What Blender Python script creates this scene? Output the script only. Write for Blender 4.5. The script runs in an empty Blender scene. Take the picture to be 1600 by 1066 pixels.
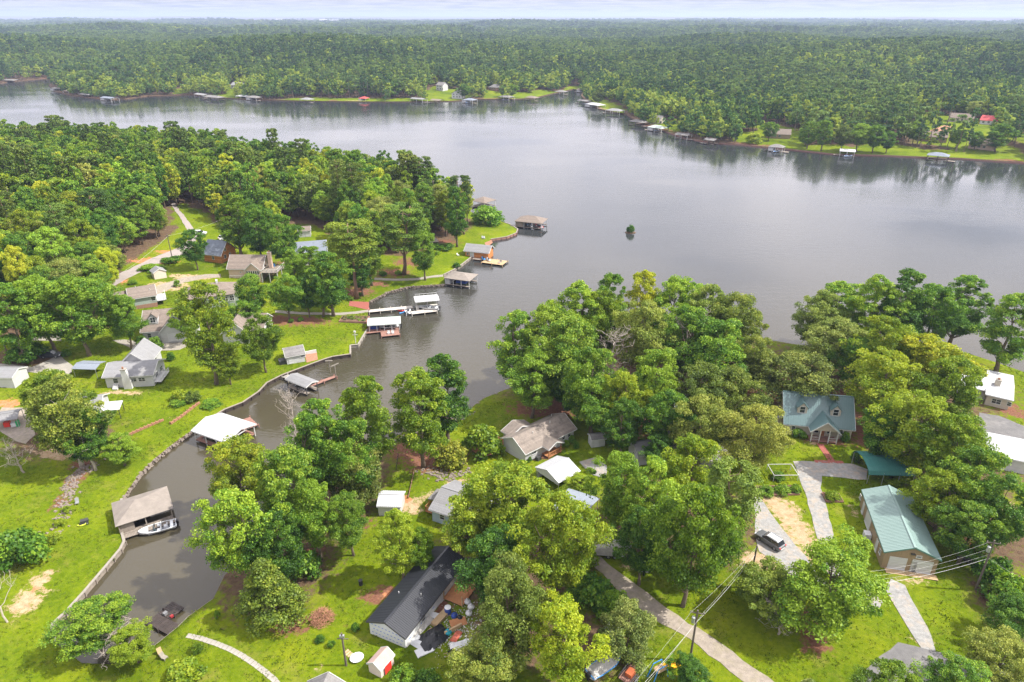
import bpy, math, random
import numpy as np
from mathutils import Vector, Matrix
from mathutils.geometry import delaunay_2d_cdt

# ------------------------------------------------------------------ camera, sky, sun, exposure
scene = bpy.context.scene
COL = scene.collection
HC = 80.0                      # camera height over the lake, metres
FPX = 1067.0                   # focal length in photo pixels (1600 wide)
PITCH = math.atan((533 - 27.5) / FPX)
cam_d = bpy.data.cameras.new('camera'); cam = bpy.data.objects.new('camera', cam_d); COL.objects.link(cam)
cam.location = (0, 0, HC); cam.rotation_euler = (math.pi / 2 - PITCH, 0, 0)
cam_d.sensor_width = 36; cam_d.lens = 36 * FPX / 1600; cam_d.clip_start = 1; cam_d.clip_end = 80000
scene.camera = cam

SUN_EL, SUN_AZ = math.radians(50), math.radians(92)     # azimuth clockwise from +Y (light comes from the right)
world = bpy.data.worlds.new('World'); scene.world = world; world.use_nodes = True
wn, wl = world.node_tree.nodes, world.node_tree.links
wn.clear()
def WN(t, **k):
    n = wn.new(t)
    for a, b in k.items(): setattr(n, a, b)
    return n
sky = WN('ShaderNodeTexSky', sky_type='NISHITA', sun_disc=False, sun_elevation=SUN_EL, sun_rotation=SUN_AZ, air_density=1.0, dust_density=1.2, ozone_density=1.0, altitude=200)
bgs = WN('ShaderNodeBackground'); bgs.inputs['Strength'].default_value = 0.05
wl.new(sky.outputs[0], bgs.inputs['Color'])
# broken cloud deck: direction projected on a flat layer overhead, so that cloud bands close up towards the horizon
tc = WN('ShaderNodeTexCoord'); sep = WN('ShaderNodeSeparateXYZ'); wl.new(tc.outputs['Generated'], sep.inputs[0])
mz = WN('ShaderNodeMath', operation='MAXIMUM'); wl.new(sep.outputs['Z'], mz.inputs[0]); mz.inputs[1].default_value = 0.0
az = WN('ShaderNodeMath', operation='ADD'); wl.new(mz.outputs[0], az.inputs[0]); az.inputs[1].default_value = 0.035
dx = WN('ShaderNodeMath', operation='DIVIDE'); wl.new(sep.outputs['X'], dx.inputs[0]); wl.new(az.outputs[0], dx.inputs[1])
dy = WN('ShaderNodeMath', operation='DIVIDE'); wl.new(sep.outputs['Y'], dy.inputs[0]); wl.new(az.outputs[0], dy.inputs[1])
cmb = WN('ShaderNodeCombineXYZ'); wl.new(dx.outputs[0], cmb.inputs[0]); wl.new(dy.outputs[0], cmb.inputs[1])
n1 = WN('ShaderNodeTexNoise'); n1.inputs['Scale'].default_value = 0.55; n1.inputs['Detail'].default_value = 9; n1.inputs['Roughness'].default_value = 0.6
wl.new(cmb.outputs[0], n1.inputs['Vector'])
cov = WN('ShaderNodeMapRange'); cov.inputs[1].default_value = 0.22; cov.inputs[2].default_value = 0.46; wl.new(n1.outputs['Fac'], cov.inputs[0])
n2 = WN('ShaderNodeTexNoise'); n2.inputs['Scale'].default_value = 1.1; n2.inputs['Detail'].default_value = 8; n2.inputs['Roughness'].default_value = 0.62; n2.inputs['Distortion'].default_value = 0.4
wl.new(cmb.outputs[0], n2.inputs['Vector'])
cr = WN('ShaderNodeValToRGB'); cr.color_ramp.elements[0].position = 0.40; cr.color_ramp.elements[0].color = (0.68, 0.68, 0.77, 1)
cr.color_ramp.elements[1].position = 0.60; cr.color_ramp.elements[1].color = (1.03, .975, .99, 1); wl.new(n2.outputs['Fac'], cr.inputs[0])
bgc = WN('ShaderNodeBackground'); bgc.inputs['Strength'].default_value = 1.2; wl.new(cr.outputs[0], bgc.inputs['Color'])
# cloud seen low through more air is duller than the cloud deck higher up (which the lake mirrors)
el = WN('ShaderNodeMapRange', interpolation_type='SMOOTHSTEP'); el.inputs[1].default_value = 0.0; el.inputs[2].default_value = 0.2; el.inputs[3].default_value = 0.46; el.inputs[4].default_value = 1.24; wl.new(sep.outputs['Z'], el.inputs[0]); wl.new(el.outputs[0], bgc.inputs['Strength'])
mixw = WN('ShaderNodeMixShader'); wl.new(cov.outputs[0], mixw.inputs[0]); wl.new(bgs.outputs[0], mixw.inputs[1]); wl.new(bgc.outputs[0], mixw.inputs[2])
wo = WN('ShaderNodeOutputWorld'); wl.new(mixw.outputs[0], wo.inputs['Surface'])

sun_d = bpy.data.lights.new('sun', 'SUN'); sun = bpy.data.objects.new('sun', sun_d); COL.objects.link(sun)
sun_d.energy = 5.0; sun_d.angle = math.radians(0.9); sun_d.color = (1.0, 0.955, 0.87)
sdir = Vector((math.sin(SUN_AZ) * math.cos(SUN_EL), math.cos(SUN_AZ) * math.cos(SUN_EL), math.sin(SUN_EL)))
sun.rotation_euler = sdir.to_track_quat('Z', 'Y').to_euler(); sun.location = (300, 0, 400)

scene.view_settings.view_transform = 'Standard'; scene.view_settings.look = 'None'
scene.view_settings.exposure = 0.78; scene.view_settings.gamma = 1.0; scene.view_settings.use_curve_mapping = False
scene.render.engine = 'CYCLES'
cy = scene.cycles
cy.max_bounces = 5; cy.diffuse_bounces = 2; cy.glossy_bounces = 2; cy.transmission_bounces = 2; cy.transparent_max_bounces = 4; cy.volume_bounces = 0
cy.use_denoising = True; cy.denoiser = 'OPENIMAGEDENOISE'; cy.denoising_input_passes = 'RGB_ALBEDO_NORMAL'; cy.denoising_prefilter = 'NONE'; cy.caustics_reflective = False; cy.caustics_refractive = False
cy.sample_clamp_indirect = 6.0; cy.use_adaptive_sampling = True; cy.adaptive_threshold = 0.015

# ------------------------------------------------------------------ helpers: pixel -> place
CF = np.array((0, math.cos(PITCH), -math.sin(PITCH))); CU = np.array((0, math.sin(PITCH), math.cos(PITCH)))
def ray(px, py):
    return CF + np.array((1.0, 0, 0)) * ((px - 800) / FPX) + CU * ((533 - py) / FPX)
def G(px, py, z=0.0):                                   # the point of height z seen at a pixel
    d = ray(px, py); t = (z - HC) / d[2]
    return (d[0] * t, d[1] * t)
def proj(x, y, z):
    v = np.array((x, y, z - HC)); k = v @ CF
    return 800 + FPX * v[0] / k, 533 - FPX * (v @ CU) / k
def lin(r, g, b):                                       # sRGB 0-255 -> linear
    return tuple(((c / 255 + 0.055) / 1.055) ** 2.4 if c > 10 else c / 255 / 12.92 for c in (r, g, b))

# ------------------------------------------------------------------ shorelines (traced where the water meets the bank)
SH_B = [(-900, 262), (-420, 240), (-200, 235), (0, 232), (150, 230), (250, 235), (330, 245), (400, 255), (530, 272), (600, 285), (690, 312), (732, 331), (748, 341),
        (778, 347), (798, 354), (809, 361), (807, 367), (792, 373), (767, 377), (752, 392), (738, 404), (720, 418), (709, 425), (693, 433), (696, 447), (637, 451), (606, 459), (577, 474), (575, 492), (574, 519),
        (560, 543), (548, 544), (548, 558), (520, 562), (507, 566), (475, 578), (441, 591), (418, 603), (405, 617), (380, 634), (352, 645), (304, 675), (274, 696), (243, 721),
        (220, 744), (203, 768), (192, 785), (190, 815), (192, 836), (196, 852), (190, 864), (166, 893), (133, 932), (104, 964), (84, 982), (88, 1010), (130, 1042), (190, 1045)]
SH_A = [(234, 1022), (258, 1003), (280, 985), (296, 969), (335, 941), (352, 905), (395, 862), (440, 828), (485, 792), (540, 742), (590, 706), (612, 691), (640, 674), (690, 661), (735, 643), (746, 634),
        (758, 626), (788, 614), (802, 609), (815, 588), (850, 556), (900, 530), (1000, 512), (1100, 513), (1200, 535), (1260, 545), (1330, 538), (1400, 535), (1480, 546), (1526, 561),
        (1560, 572), (1600, 586), (1700, 615), (2100, 740)]
SH_C = [(-900, 160), (-300, 138), (0, 131), (30, 127), (78, 123), (92, 126), (76, 134), (84, 143), (111, 150), (150, 155), (170, 157), (200, 155), (230, 151), (300, 149), (340, 153), (400, 157), (500, 159), (600, 160), (700, 159),
        (746, 156), (800, 156), (834, 154), (867, 146), (895, 140), (911, 142), (908, 150), (915, 160), (935, 171), (979, 180), (1003, 197), (1030, 203), (1070, 217), (1111, 224), (1154, 227), (1229, 234), (1303, 242),
        (1377, 244), (1445, 247), (1502, 249), (1600, 256), (1720, 262), (2000, 275), (2600, 330)]
SHB = np.array([G(*p) for p in SH_B]); SHA = np.array([G(*p) for p in SH_A]); SHC = np.array([G(*p) for p in SH_C])
def segdist(P, L):
    P = np.atleast_2d(P)
    if len(P) <= 64:
        A_, d = L[:-1][None], (L[1:] - L[:-1])[None]; q = P[:, None] - A_; t = np.clip((q * d).sum(2) / (d * d).sum(2), 0, 1); q = q - t[..., None] * d
        return np.sqrt((q * q).sum(2)).min(1)
    best = np.full(len(P), 1e9)
    for a, b in zip(L[:-1], L[1:]):
        d = b - a; t = np.clip(((P - a) @ d) / (d @ d), 0, 1)
        best = np.minimum(best, np.hypot(*(P - a - t[:, None] * d).T))
    return best
def inpoly(P, poly):
    P = np.atleast_2d(P); x, y = P[:, 0], P[:, 1]; r = np.zeros(len(P), bool); n = len(poly)
    for i in range(n):
        x0, y0 = poly[i]; x1, y1 = poly[(i + 1) % n]
        if y0 == y1: continue
        c = ((y0 > y) != (y1 > y)) & (x < (x1 - x0) * (y - y0) / (y1 - y0) + x0)
        r ^= c
    return r
AB_POLY = np.vstack([[(-1500, SHB[0][1] + 10)], SHB, SHA, [(700, 120), (700, -80), (-1500, -80)]])
C_POLY = np.vstack([[(-9000, 700)], SHC, [(12000, 300), (60000, 9000), (60000, 60000), (-60000, 60000), (-60000, 9000)]])
_r = np.random.RandomState(5)
_ph = _r.uniform(0, 6.28, (24, 2)); _an = _r.uniform(0, 6.28, 24)
def snoise(x, y, wl_, k0, n=6):                          # smooth sum-of-sines relief, about -1..1
    s = 0
    for i in range(n):
        a = _an[(k0 + i) % 24]; w = wl_ * (0.6 + 0.16 * i)
        s = s + np.sin((x * math.cos(a) + y * math.sin(a)) * 6.283 / w + _ph[(k0 + i) % 24, 0])
    return s / n * 1.6
def hA(x, y):
    x = np.asarray(x, float); y = np.asarray(y, float); P = np.stack([x.ravel(), y.ravel()], 1)
    dA = segdist(P, SHA); dB = segdist(P, SHB)
    near = np.clip((dB - dA) / 60 + 0.5, 0, 1)           # 1 on the far bank side B is 0
    d = np.minimum(dA, dB)
    rb = 0.75 + 0.055 * np.clip(d, 0, 70) + 0.085 * np.clip(d - 70, 0, 110)
    ra = 0.75 + 0.035 * np.clip(d, 0, 60)
    w = np.where(dA < dB, 1.0, 0.0) if False else near
    h = rb * (1 - w) + ra * w + 0.22 * snoise(P[:, 0], P[:, 1], 34, 3) * np.clip(d / 12, 0, 1)
    return h.reshape(x.shape)
def hC(x, y):
    x = np.asarray(x, float); y = np.asarray(y, float); P = np.stack([x.ravel(), y.ravel()], 1)
    d = segdist(P, SHC); X, Y = P[:, 0], P[:, 1]; R = np.hypot(X, Y)
    h = 0.8 + 0.045 * np.clip(d, 0, 60) + 0.055 * np.clip(d - 40, 0, 170)
    h = h + (8 * snoise(X, Y, 680, 0) + 3 * snoise(X, Y, 260, 9)) * np.clip((d - 30) / 220, 0, 1)
    rg = np.sin(6.283 * (Y + 130 * np.sin(X / 420 + .8) + 60 * np.sin(X / 170)) / 720 - 2.2) * 5 + np.sin(6.283 * (Y + 260 * np.sin(X / 900 + 2)) / 1350 + 1.0) * 6
    h = h + rg * np.clip((d - 60) / 260, 0, 1)
    k = np.clip((R - 1500) / 2500, 0, 1)
    h = h + k * (11 * snoise(X, Y, 1700, 5) + 4) + np.clip((R - 4500) / 9000, 0, 1) * (26 * snoise(X, Y * 1.7, 5200, 12) + 26) + np.clip((R - 15000) / 12000, 0, 1) * 55
    return np.maximum(h, 0.8).reshape(x.shape)
def h1(x, y): return float(hA(np.array([x]), np.array([y]))[0])
def hc1(x, y): return float(hC(np.array([x]), np.array([y]))[0])
def T(px, py, up=0.0, far=False):                       # pixel -> terrain point (up metres above the soil)
    z = 1.5; f = hc1 if far else h1
    for _ in range(7):
        x, y = G(px, py, z + up); z = f(x, y)
    return x, y, z

# ------------------------------------------------------------------ helpers: meshes and objects
def link(o, parent=None):
    COL.objects.link(o)
    if parent: o.parent = parent
    return o
def meshobj(name, V, F, m, parent=None, smooth=False):
    me = bpy.data.meshes.new(name); me.from_pydata([tuple(v) for v in V], [], F); me.update()
    if isinstance(m, (list, tuple)):
        for q in m: me.materials.append(q)
    elif m: me.materials.append(m)
    if smooth: me.polygons.foreach_set('use_smooth', [True] * len(me.polygons))
    return link(bpy.data.objects.new(name, me), parent)
def tag(o, label, cat, group=None, kind=None):
    if label: o['label'] = label
    if cat: o['category'] = cat
    if group: o['group'] = group
    if kind: o['kind'] = kind
    return o
def thing(name, label, cat, loc=(0, 0, 0), rz=0.0, group=None):
    o = bpy.data.objects.new(name, None); o.empty_display_size = 0.3; link(o)
    o.location = loc; o.rotation_euler = (0, 0, rz)
    return tag(o, label, cat, group)
class MB:
    """collects shapes for ONE mesh"""
    def __init__(s): s.v = []; s.f = []
    def add(s, V, F):
        n = len(s.v); s.v += [tuple(v) for v in V]; s.f += [tuple(i + n for i in f) for f in F]; return s
    def box(s, x0, x1, y0, y1, z0, z1):
        return s.add([(x0, y0, z0), (x1, y0, z0), (x1, y1, z0), (x0, y1, z0), (x0, y0, z1), (x1, y0, z1), (x1, y1, z1), (x0, y1, z1)],
                     [(0, 3, 2, 1), (4, 5, 6, 7), (0, 1, 5, 4), (1, 2, 6, 5), (2, 3, 7, 6), (3, 0, 4, 7)])
    def bar(s, a, b, w, h=None):                         # square bar between two points
        a = Vector(a); b = Vector(b); d = (b - a).normalized(); up = Vector((0, 0, 1)) if abs(d.z) < .95 else Vector((0, 1, 0))
        u = d.cross(up).normalized() * w / 2; v = u.normalized().cross(d) * (h or w) / 2
        return s.add([a - u - v, a + u - v, a + u + v, a - u + v, b - u - v, b + u - v, b + u + v, b - u + v],
                     [(0, 1, 2, 3), (7, 6, 5, 4), (0, 4, 5, 1), (1, 5, 6, 2), (2, 6, 7, 3), (3, 7, 4, 0)])
    def tube(s, pts, rad, n=7, cap=True):
        pts = [Vector(p) for p in pts]; base = len(s.v); prev = None
        for i, p in enumerate(pts):
            d = (pts[min(i + 1, len(pts) - 1)] - pts[max(i - 1, 0)]).normalized()
            if prev is None: u = d.orthogonal().normalized()
            else:
                u = prev - d * prev.dot(d); u = u.normalized() if u.length > 1e-6 else d.orthogonal().normalized()
            prev = u; w = d.cross(u); r = rad[i] if hasattr(rad, '__len__') else rad
            for k in range(n):
                a = 6.28318 * k / n; s.v.append(tuple(p + (u * math.cos(a) + w * math.sin(a)) * r))
        for i in range(len(pts) - 1):
            for k in range(n):
                s.f.append((base + i * n + k, base + i * n + (k + 1) % n, base + (i + 1) * n + (k + 1) % n, base + (i + 1) * n + k))
        if cap:
            s.f.append(tuple(base + k for k in range(n))[::-1]); s.f.append(tuple(base + (len(pts) - 1) * n + k for k in range(n)))
        return s
    def prism(s, prof, axis, a, b):                      # profile of 2D points swept along an axis
        n = len(prof)
        def P(p, t): return {'x': (t, p[0], p[1]), 'y': (p[0], t, p[1]), 'z': (p[0], p[1], t)}[axis]
        return s.add([P(p, a) for p in prof] + [P(p, b) for p in prof],
                     [tuple(range(n))[::-1], tuple(range(n, 2 * n))] + [(i, (i + 1) % n, n + (i + 1) % n, n + i) for i in range(n)])
    def build(s, name, m, parent=None, smooth=False, bevel=0):
        o = meshobj(name, s.v, s.f, m, parent, smooth)
        if bevel:
            b = o.modifiers.new('bevel', 'BEVEL'); b.width = bevel; b.segments = 1; b.limit_method = 'ANGLE'
        return o
def box(name, m, parent, x0, x1, y0, y1, z0, z1, bevel=0): return MB().box(x0, x1, y0, y1, z0, z1).build(name, m, parent, bevel=bevel)

# ------------------------------------------------------------------ helpers: procedural materials
MATS = {}
def newmat(name):
    m = bpy.data.materials.new(name); m.use_nodes = True; nt = m.node_tree; b = nt.nodes['Principled BSDF']
    MATS[name] = m; return m, nt.nodes, nt.links, b
def mat(name, col, rough=0.75, var=0.25, scale=1.2, bump=0.0, bscale=6.0, metal=0.0, spec=0.35, stripes=None, sdepth=0.3, dirt=None, dirtamt=0.0):
    """noise-mottled surface; stripes=(axis, period_m) adds fine board or rib relief; dirt=second colour in blotches"""
    if name in MATS: return MATS[name]
    m, N, L, b = newmat(name)
    b.inputs['Roughness'].default_value = rough; b.inputs['Metallic'].default_value = metal; b.inputs['Specular IOR Level'].default_value = spec
    t = N.new('ShaderNodeTexCoord'); no = N.new('ShaderNodeTexNoise'); no.inputs['Scale'].default_value = scale; no.inputs['Detail'].default_value = 6; no.inputs['Roughness'].default_value = 0.65
    L.new(t.outputs['Object'], no.inputs['Vector'])
    rp = N.new('ShaderNodeValToRGB'); rp.color_ramp.elements[0].position = 0.25; rp.color_ramp.elements[1].position = 0.75
    lo = [max(0, c * (1 - var)) for c in col]; hi = [min(0.95, c * (1 + var)) for c in col]
    rp.color_ramp.elements[0].color = (*lo, 1); rp.color_ramp.elements[1].color = (*hi, 1)
    L.new(no.outputs['Fac'], rp.inputs[0]); out = rp.outputs[0]
    if dirt:
        n3 = N.new('ShaderNodeTexNoise'); n3.inputs['Scale'].default_value = scale * 0.35; n3.inputs['Detail'].default_value = 8; n3.inputs['Roughness'].default_value = .7
        L.new(t.outputs['Object'], n3.inputs['Vector'])
        mr = N.new('ShaderNodeMapRange'); mr.inputs[1].default_value = 0.48; mr.inputs[2].default_value = 0.68; mr.inputs[4].default_value = dirtamt; L.new(n3.outputs['Fac'], mr.inputs[0])
        mx = N.new('ShaderNodeMix'); mx.data_type = 'RGBA'; L.new(mr.outputs[0], mx.inputs[0]); L.new(out, mx.inputs[6]); mx.inputs[7].default_value = (*dirt, 1); out = mx.outputs[2]
    h = None
    if stripes:
        sp = N.new('ShaderNodeSeparateXYZ'); L.new(t.outputs['Object'], sp.inputs[0])
        fr = N.new('ShaderNodeMath'); fr.operation = 'MULTIPLY'; L.new(sp.outputs[stripes[0]], fr.inputs[0]); fr.inputs[1].default_value = 1 / stripes[1]
        f2 = N.new('ShaderNodeMath'); f2.operation = 'FRACT'; L.new(fr.outputs[0], f2.inputs[0])
        sm = N.new('ShaderNodeMapRange'); sm.inputs[1].default_value = 0.0; sm.inputs[2].default_value = 0.18; L.new(f2.outputs[0], sm.inputs[0])
        wn_ = N.new('ShaderNodeTexWhiteNoise'); wn_.noise_dimensions = '1D'; fl = N.new('ShaderNodeMath'); fl.operation = 'FLOOR'; L.new(fr.outputs[0], fl.inputs[0]); L.new(fl.outputs[0], wn_.inputs['W'])
        k = N.new('ShaderNodeMapRange'); k.inputs[3].default_value = 1 - sdepth * .5; k.inputs[4].default_value = 1.0 + sdepth * .25; L.new(wn_.outputs['Value'], k.inputs[0])
        mv = N.new('ShaderNodeMix'); mv.data_type = 'RGBA'; mv.blend_type = 'MULTIPLY'; mv.inputs[0].default_value = 1.0; L.new(out, mv.inputs[6]); L.new(k.outputs[0], mv.inputs[7]); out = mv.outputs[2]
        h = sm.outputs[0]
    L.new(out, b.inputs['Base Color'])
    if bump or stripes:
        n2 = N.new('ShaderNodeTexNoise'); n2.inputs['Scale'].default_value = bscale; n2.inputs['Detail'].default_value = 5; L.new(t.outputs['Object'], n2.inputs['Vector'])
        bp = N.new('ShaderNodeBump'); bp.inputs['Strength'].default_value = max(bump, 0.02) if not stripes else 0.6; bp.inputs['Distance'].default_value = 0.12 if not stripes else 0.04
        if h is not None:
            ad = N.new('ShaderNodeMath'); ad.operation = 'MULTIPLY_ADD'; L.new(n2.outputs['Fac'], ad.inputs[0]); ad.inputs[1].default_value = bump; L.new(h, ad.inputs[2]); L.new(ad.outputs[0], bp.inputs['Height'])
        else: L.new(n2.outputs['Fac'], bp.inputs['Height'])
        L.new(bp.outputs[0], b.inputs['Normal'])
    return m
# ------------------------------------------------------------------ ground material (grass, soil and leaf litter by where they lie)
def ground_mat(name, far=False):
    m, N, L, b = newmat(name)
    b.inputs['Roughness'].default_value = 0.9; b.inputs['Specular IOR Level'].default_value = 0.05
    t = N.new('ShaderNodeTexCoord')
    def noise(sc, det=6, r=.6):
        n = N.new('ShaderNodeTexNoise'); n.inputs['Scale'].default_value = sc; n.inputs['Detail'].default_value = det; n.inputs['Roughness'].default_value = r
        L.new(t.outputs['Object'], n.inputs['Vector']); return n.outputs['Fac']
    def ramp(f, *st):
        r = N.new('ShaderNodeValToRGB'); e = r.color_ramp.elements
        while len(e) < len(st): e.new(0.5)
        for i, (p, c) in enumerate(st): e[i].position = p; e[i].color = (*c, 1)
        L.new(f, r.inputs[0]); return r.outputs[0]
    def mix(f, a, c):
        x = N.new('ShaderNodeMix'); x.data_type = 'RGBA'; L.new(f, x.inputs[0]); L.new(a, x.inputs[6]); L.new(c, x.inputs[7]); return x.outputs[2]
    def attr(nm):
        a = N.new('ShaderNodeAttribute'); a.attribute_name = nm; return a.outputs['Fac']
    def edge(a, nz, k=1.1):                              # ragged border of a patch
        x = N.new('ShaderNodeMath'); x.operation = 'MULTIPLY_ADD'; L.new(nz, x.inputs[0]); x.inputs[1].default_value = k; x.inputs[2].default_value = -k * .5
        y = N.new('ShaderNodeMath'); y.operation = 'ADD'; L.new(a, y.inputs[0]); L.new(x.outputs[0], y.inputs[1])
        r = N.new('ShaderNodeMapRange'); r.inputs[1].default_value = 0.38; r.inputs[2].default_value = 0.62; L.new(y.outputs[0], r.inputs[0]); return r.outputs[0]
    g1 = ramp(noise(0.11, 7, .62), (.30, (.050, .092, .004)), (.5, (.110, .158, .004)), (.68, (.185, .215, .007)))
    g2 = ramp(noise(1.3, 6, .7), (.28, (.034, .070, .003)), (.5, (.110, .158, .005)), (.74, (.215, .235, .016)))
    grass = N.new('ShaderNodeMix'); grass.data_type = 'RGBA'; grass.inputs[0].default_value = .5; L.new(g1, grass.inputs[6]); L.new(g2, grass.inputs[7]); col = grass.outputs[2]
    g3 = ramp(noise(0.035, 6, .6), (.32, (.62, .70, .55)), (.5, (1.0, 1.0, 1.0)), (.68, (1.18, 1.08, 1.3)))
    mm = N.new('ShaderNodeMix'); mm.data_type = 'RGBA'; mm.blend_type = 'MULTIPLY'; mm.inputs[0].default_value = 1; L.new(col, mm.inputs[6]); L.new(g3, mm.inputs[7]); col = mm.outputs[2]
    # dry / worn spots everywhere in the lawns
    w = N.new('ShaderNodeMapRange'); w.inputs[1].default_value = .54; w.inputs[2].default_value = .72; w.inputs[4].default_value = .6; L.new(noise(0.23, 9, .72), w.inputs[0])
    dry = ramp(noise(2.0), (.3, (.16, .165, .022)), (.7, (.27, .22, .07)))
    col = mix(w.outputs[0], col, dry)
    nz = noise(0.8, 10, .78)
    litter = ramp(noise(1.0, 8, .7), (.3, (.055, .036, .022)), (.55, (.13, .085, .055)), (.75, (.085, .10, .03)))
    col = mix(edge(attr('litter'), nz, 2.0), col, litter)
    mulch = ramp(noise(2.2, 8, .7), (.3, (.10, .045, .028)), (.7, (.24, .115, .075)))
    col = mix(edge(attr('mulch'), nz, 2.6), col, mulch)
    dirt = ramp(noise(1.1, 8, .7), (.25, (.26, .15, .08)), (.5, (.39, .28, .17)), (.75, (.46, .37, .26)))
    col = mix(edge(attr('dirt'), nz, 2.6), col, dirt)
    clay = ramp(noise(1.4, 8, .7), (.3, (.36, .12, .055)), (.7, (.52, .24, .12)))
    col = mix(edge(attr('clay'), nz, 2.4), col, clay)
    L.new(col, b.inputs['Base Color'])
    bp = N.new('ShaderNodeBump'); bp.inputs['Strength'].default_value = .55; bp.inputs['Distance'].default_value = .35; L.new(noise(2.6, 9, .75), bp.inputs['Height']); L.new(bp.outputs[0], b.inputs['Normal'])
    return m
GROUND = ground_mat('lawn_and_soil')
EARTH = mat('bank_earth', (.12, .075, .045), .95, .4, .9, .5)

# patches by photo pixel: (x, y, radius_x px, radius_y px)
PATCH = {
 'dirt': [(45, 935, 22, 16), (65, 905, 16, 12), (30, 955, 16, 10), (260, 712, 10, 16), (130, 705, 22, 6), (88, 706, 30, 10), (190, 614, 30, 3), (265, 655, 9, 3), (1228, 800, 20, 22), (1250, 835, 22, 26), (1262, 862, 14, 18), (1210, 788, 16, 14), (1195, 880, 40, 16), (1215, 902, 44, 14), (1245, 890, 20, 16),
          (640, 792, 20, 12), (665, 775, 16, 5), (690, 757, 18, 3), (720, 750, 14, 3), (985, 883, 10, 5), (975, 858, 8, 5), (925, 920, 4, 3), (300, 433, 34, 4), (265, 447, 30, 7), (1445, 1005, 16, 6), (1270, 690, 8, 4), (880, 735, 10, 3), (320, 1000, 8, 4), (460, 560, 4, 3), (1425, 905, 24, 4), (90, 715, 22, 6), (520, 1040, 30, 4), (1130, 1035, 6, 8),
          (1340, 800, 6, 10), (1470, 760, 14, 8), (1585, 800, 14, 16), (800, 612, 6, 4), (420, 560, 5, 3), (1050, 700, 20, 8)],
 'clay': [(15, 632, 16, 6), (188, 440, 10, 5), (60, 920, 8, 6), (1436, 948, 8, 5), (235, 408, 40, 5), (262, 395, 25, 4), (762, 380, 8, 4), (10, 630, 18, 6), (600, 930, 10, 3), (630, 780, 12, 6)],
 'mulch': [(452, 500, 62, 8), (560, 456, 22, 9), (612, 428, 28, 7), (590, 444, 18, 4), (680, 715, 50, 22), (640, 700, 30, 18), (860, 640, 60, 14), (850, 715, 16, 6), (870, 698, 14, 5), (1300, 690, 45, 5), (1340, 660, 18, 30), (1360, 690, 22, 20), (1200, 610, 60, 20), (1230, 600, 60, 18), (1270, 610, 70, 16),
           (120, 745, 12, 16), (105, 775, 8, 30), (130, 725, 20, 8), (600, 925, 22, 10), (575, 938, 14, 7), (540, 985, 16, 6), (485, 865, 14, 10), (455, 980, 30, 14), (1000, 690, 30, 8), (1262, 978, 20, 32), (1275, 1010, 24, 14), (545, 820, 40, 8), (640, 960, 16, 6), (880, 630, 50, 14), (960, 680, 30, 8), (1480, 800, 20, 30), (1500, 850, 20, 20), (430, 412, 10, 4), (1580, 640, 20, 14), (670, 990, 12, 6), (690, 950, 18, 14), (560, 990, 14, 4), (1420, 890, 26, 4), (640, 410, 30, 6), (700, 380, 20, 5)],
 'litter': [(430, 880, 90, 70), (500, 800, 80, 50), (560, 740, 50, 40), (1000, 560, 240, 60), (1080, 640, 130, 50), (1400, 590, 140, 60), (1480, 700, 110, 60), (1540, 820, 60, 70), (1060, 810, 120, 70), (800, 870, 110, 80), (1580, 960, 40, 60), (790, 990, 60, 40), (900, 1010, 80, 50), (100, 690, 80, 30), (40, 560, 60, 16)],
}
FOREST_B = [(-900, 262), (-200, 236), (0, 233), (150, 231), (250, 236), (330, 246), (400, 256), (530, 273), (600, 286), (690, 313), (730, 332), (735, 345), (690, 374), (640, 388), (590, 392), (545, 386), (515, 366), (495, 354), (455, 352), (440, 372), (385, 372), (340, 356), (312, 342), (287, 330),
            (277, 345), (284, 372), (240, 400), (192, 425), (178, 470), (170, 515), (90, 515), (20, 530), (-200, 560), (-900, 700)]
FB = np.array([G(x, y, 4.0) for x, y in FOREST_B])
def patch_values(P, h):
    out = {}
    for k, L in PATCH.items():
        v = np.zeros(len(P))
        for (x, y, rx, ry) in L:
            cx, cy_, cz = T(x, y)
            ex = abs(T(x + rx, y)[0] - cx); ey = abs(T(x, y - ry)[1] - T(x, y + ry)[1]) / 2
            d = np.sqrt(((P[:, 0] - cx) / ex) ** 2 + ((P[:, 1] - cy_) / ey) ** 2)
            v = np.maximum(v, np.clip(1.75 - d, 0, 1.25) * .66)
        out[k] = v
    f = inpoly(P, FB); out['litter'] = np.maximum(out['litter'], np.where(f, 1.0, 0.0))
    return out

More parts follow.
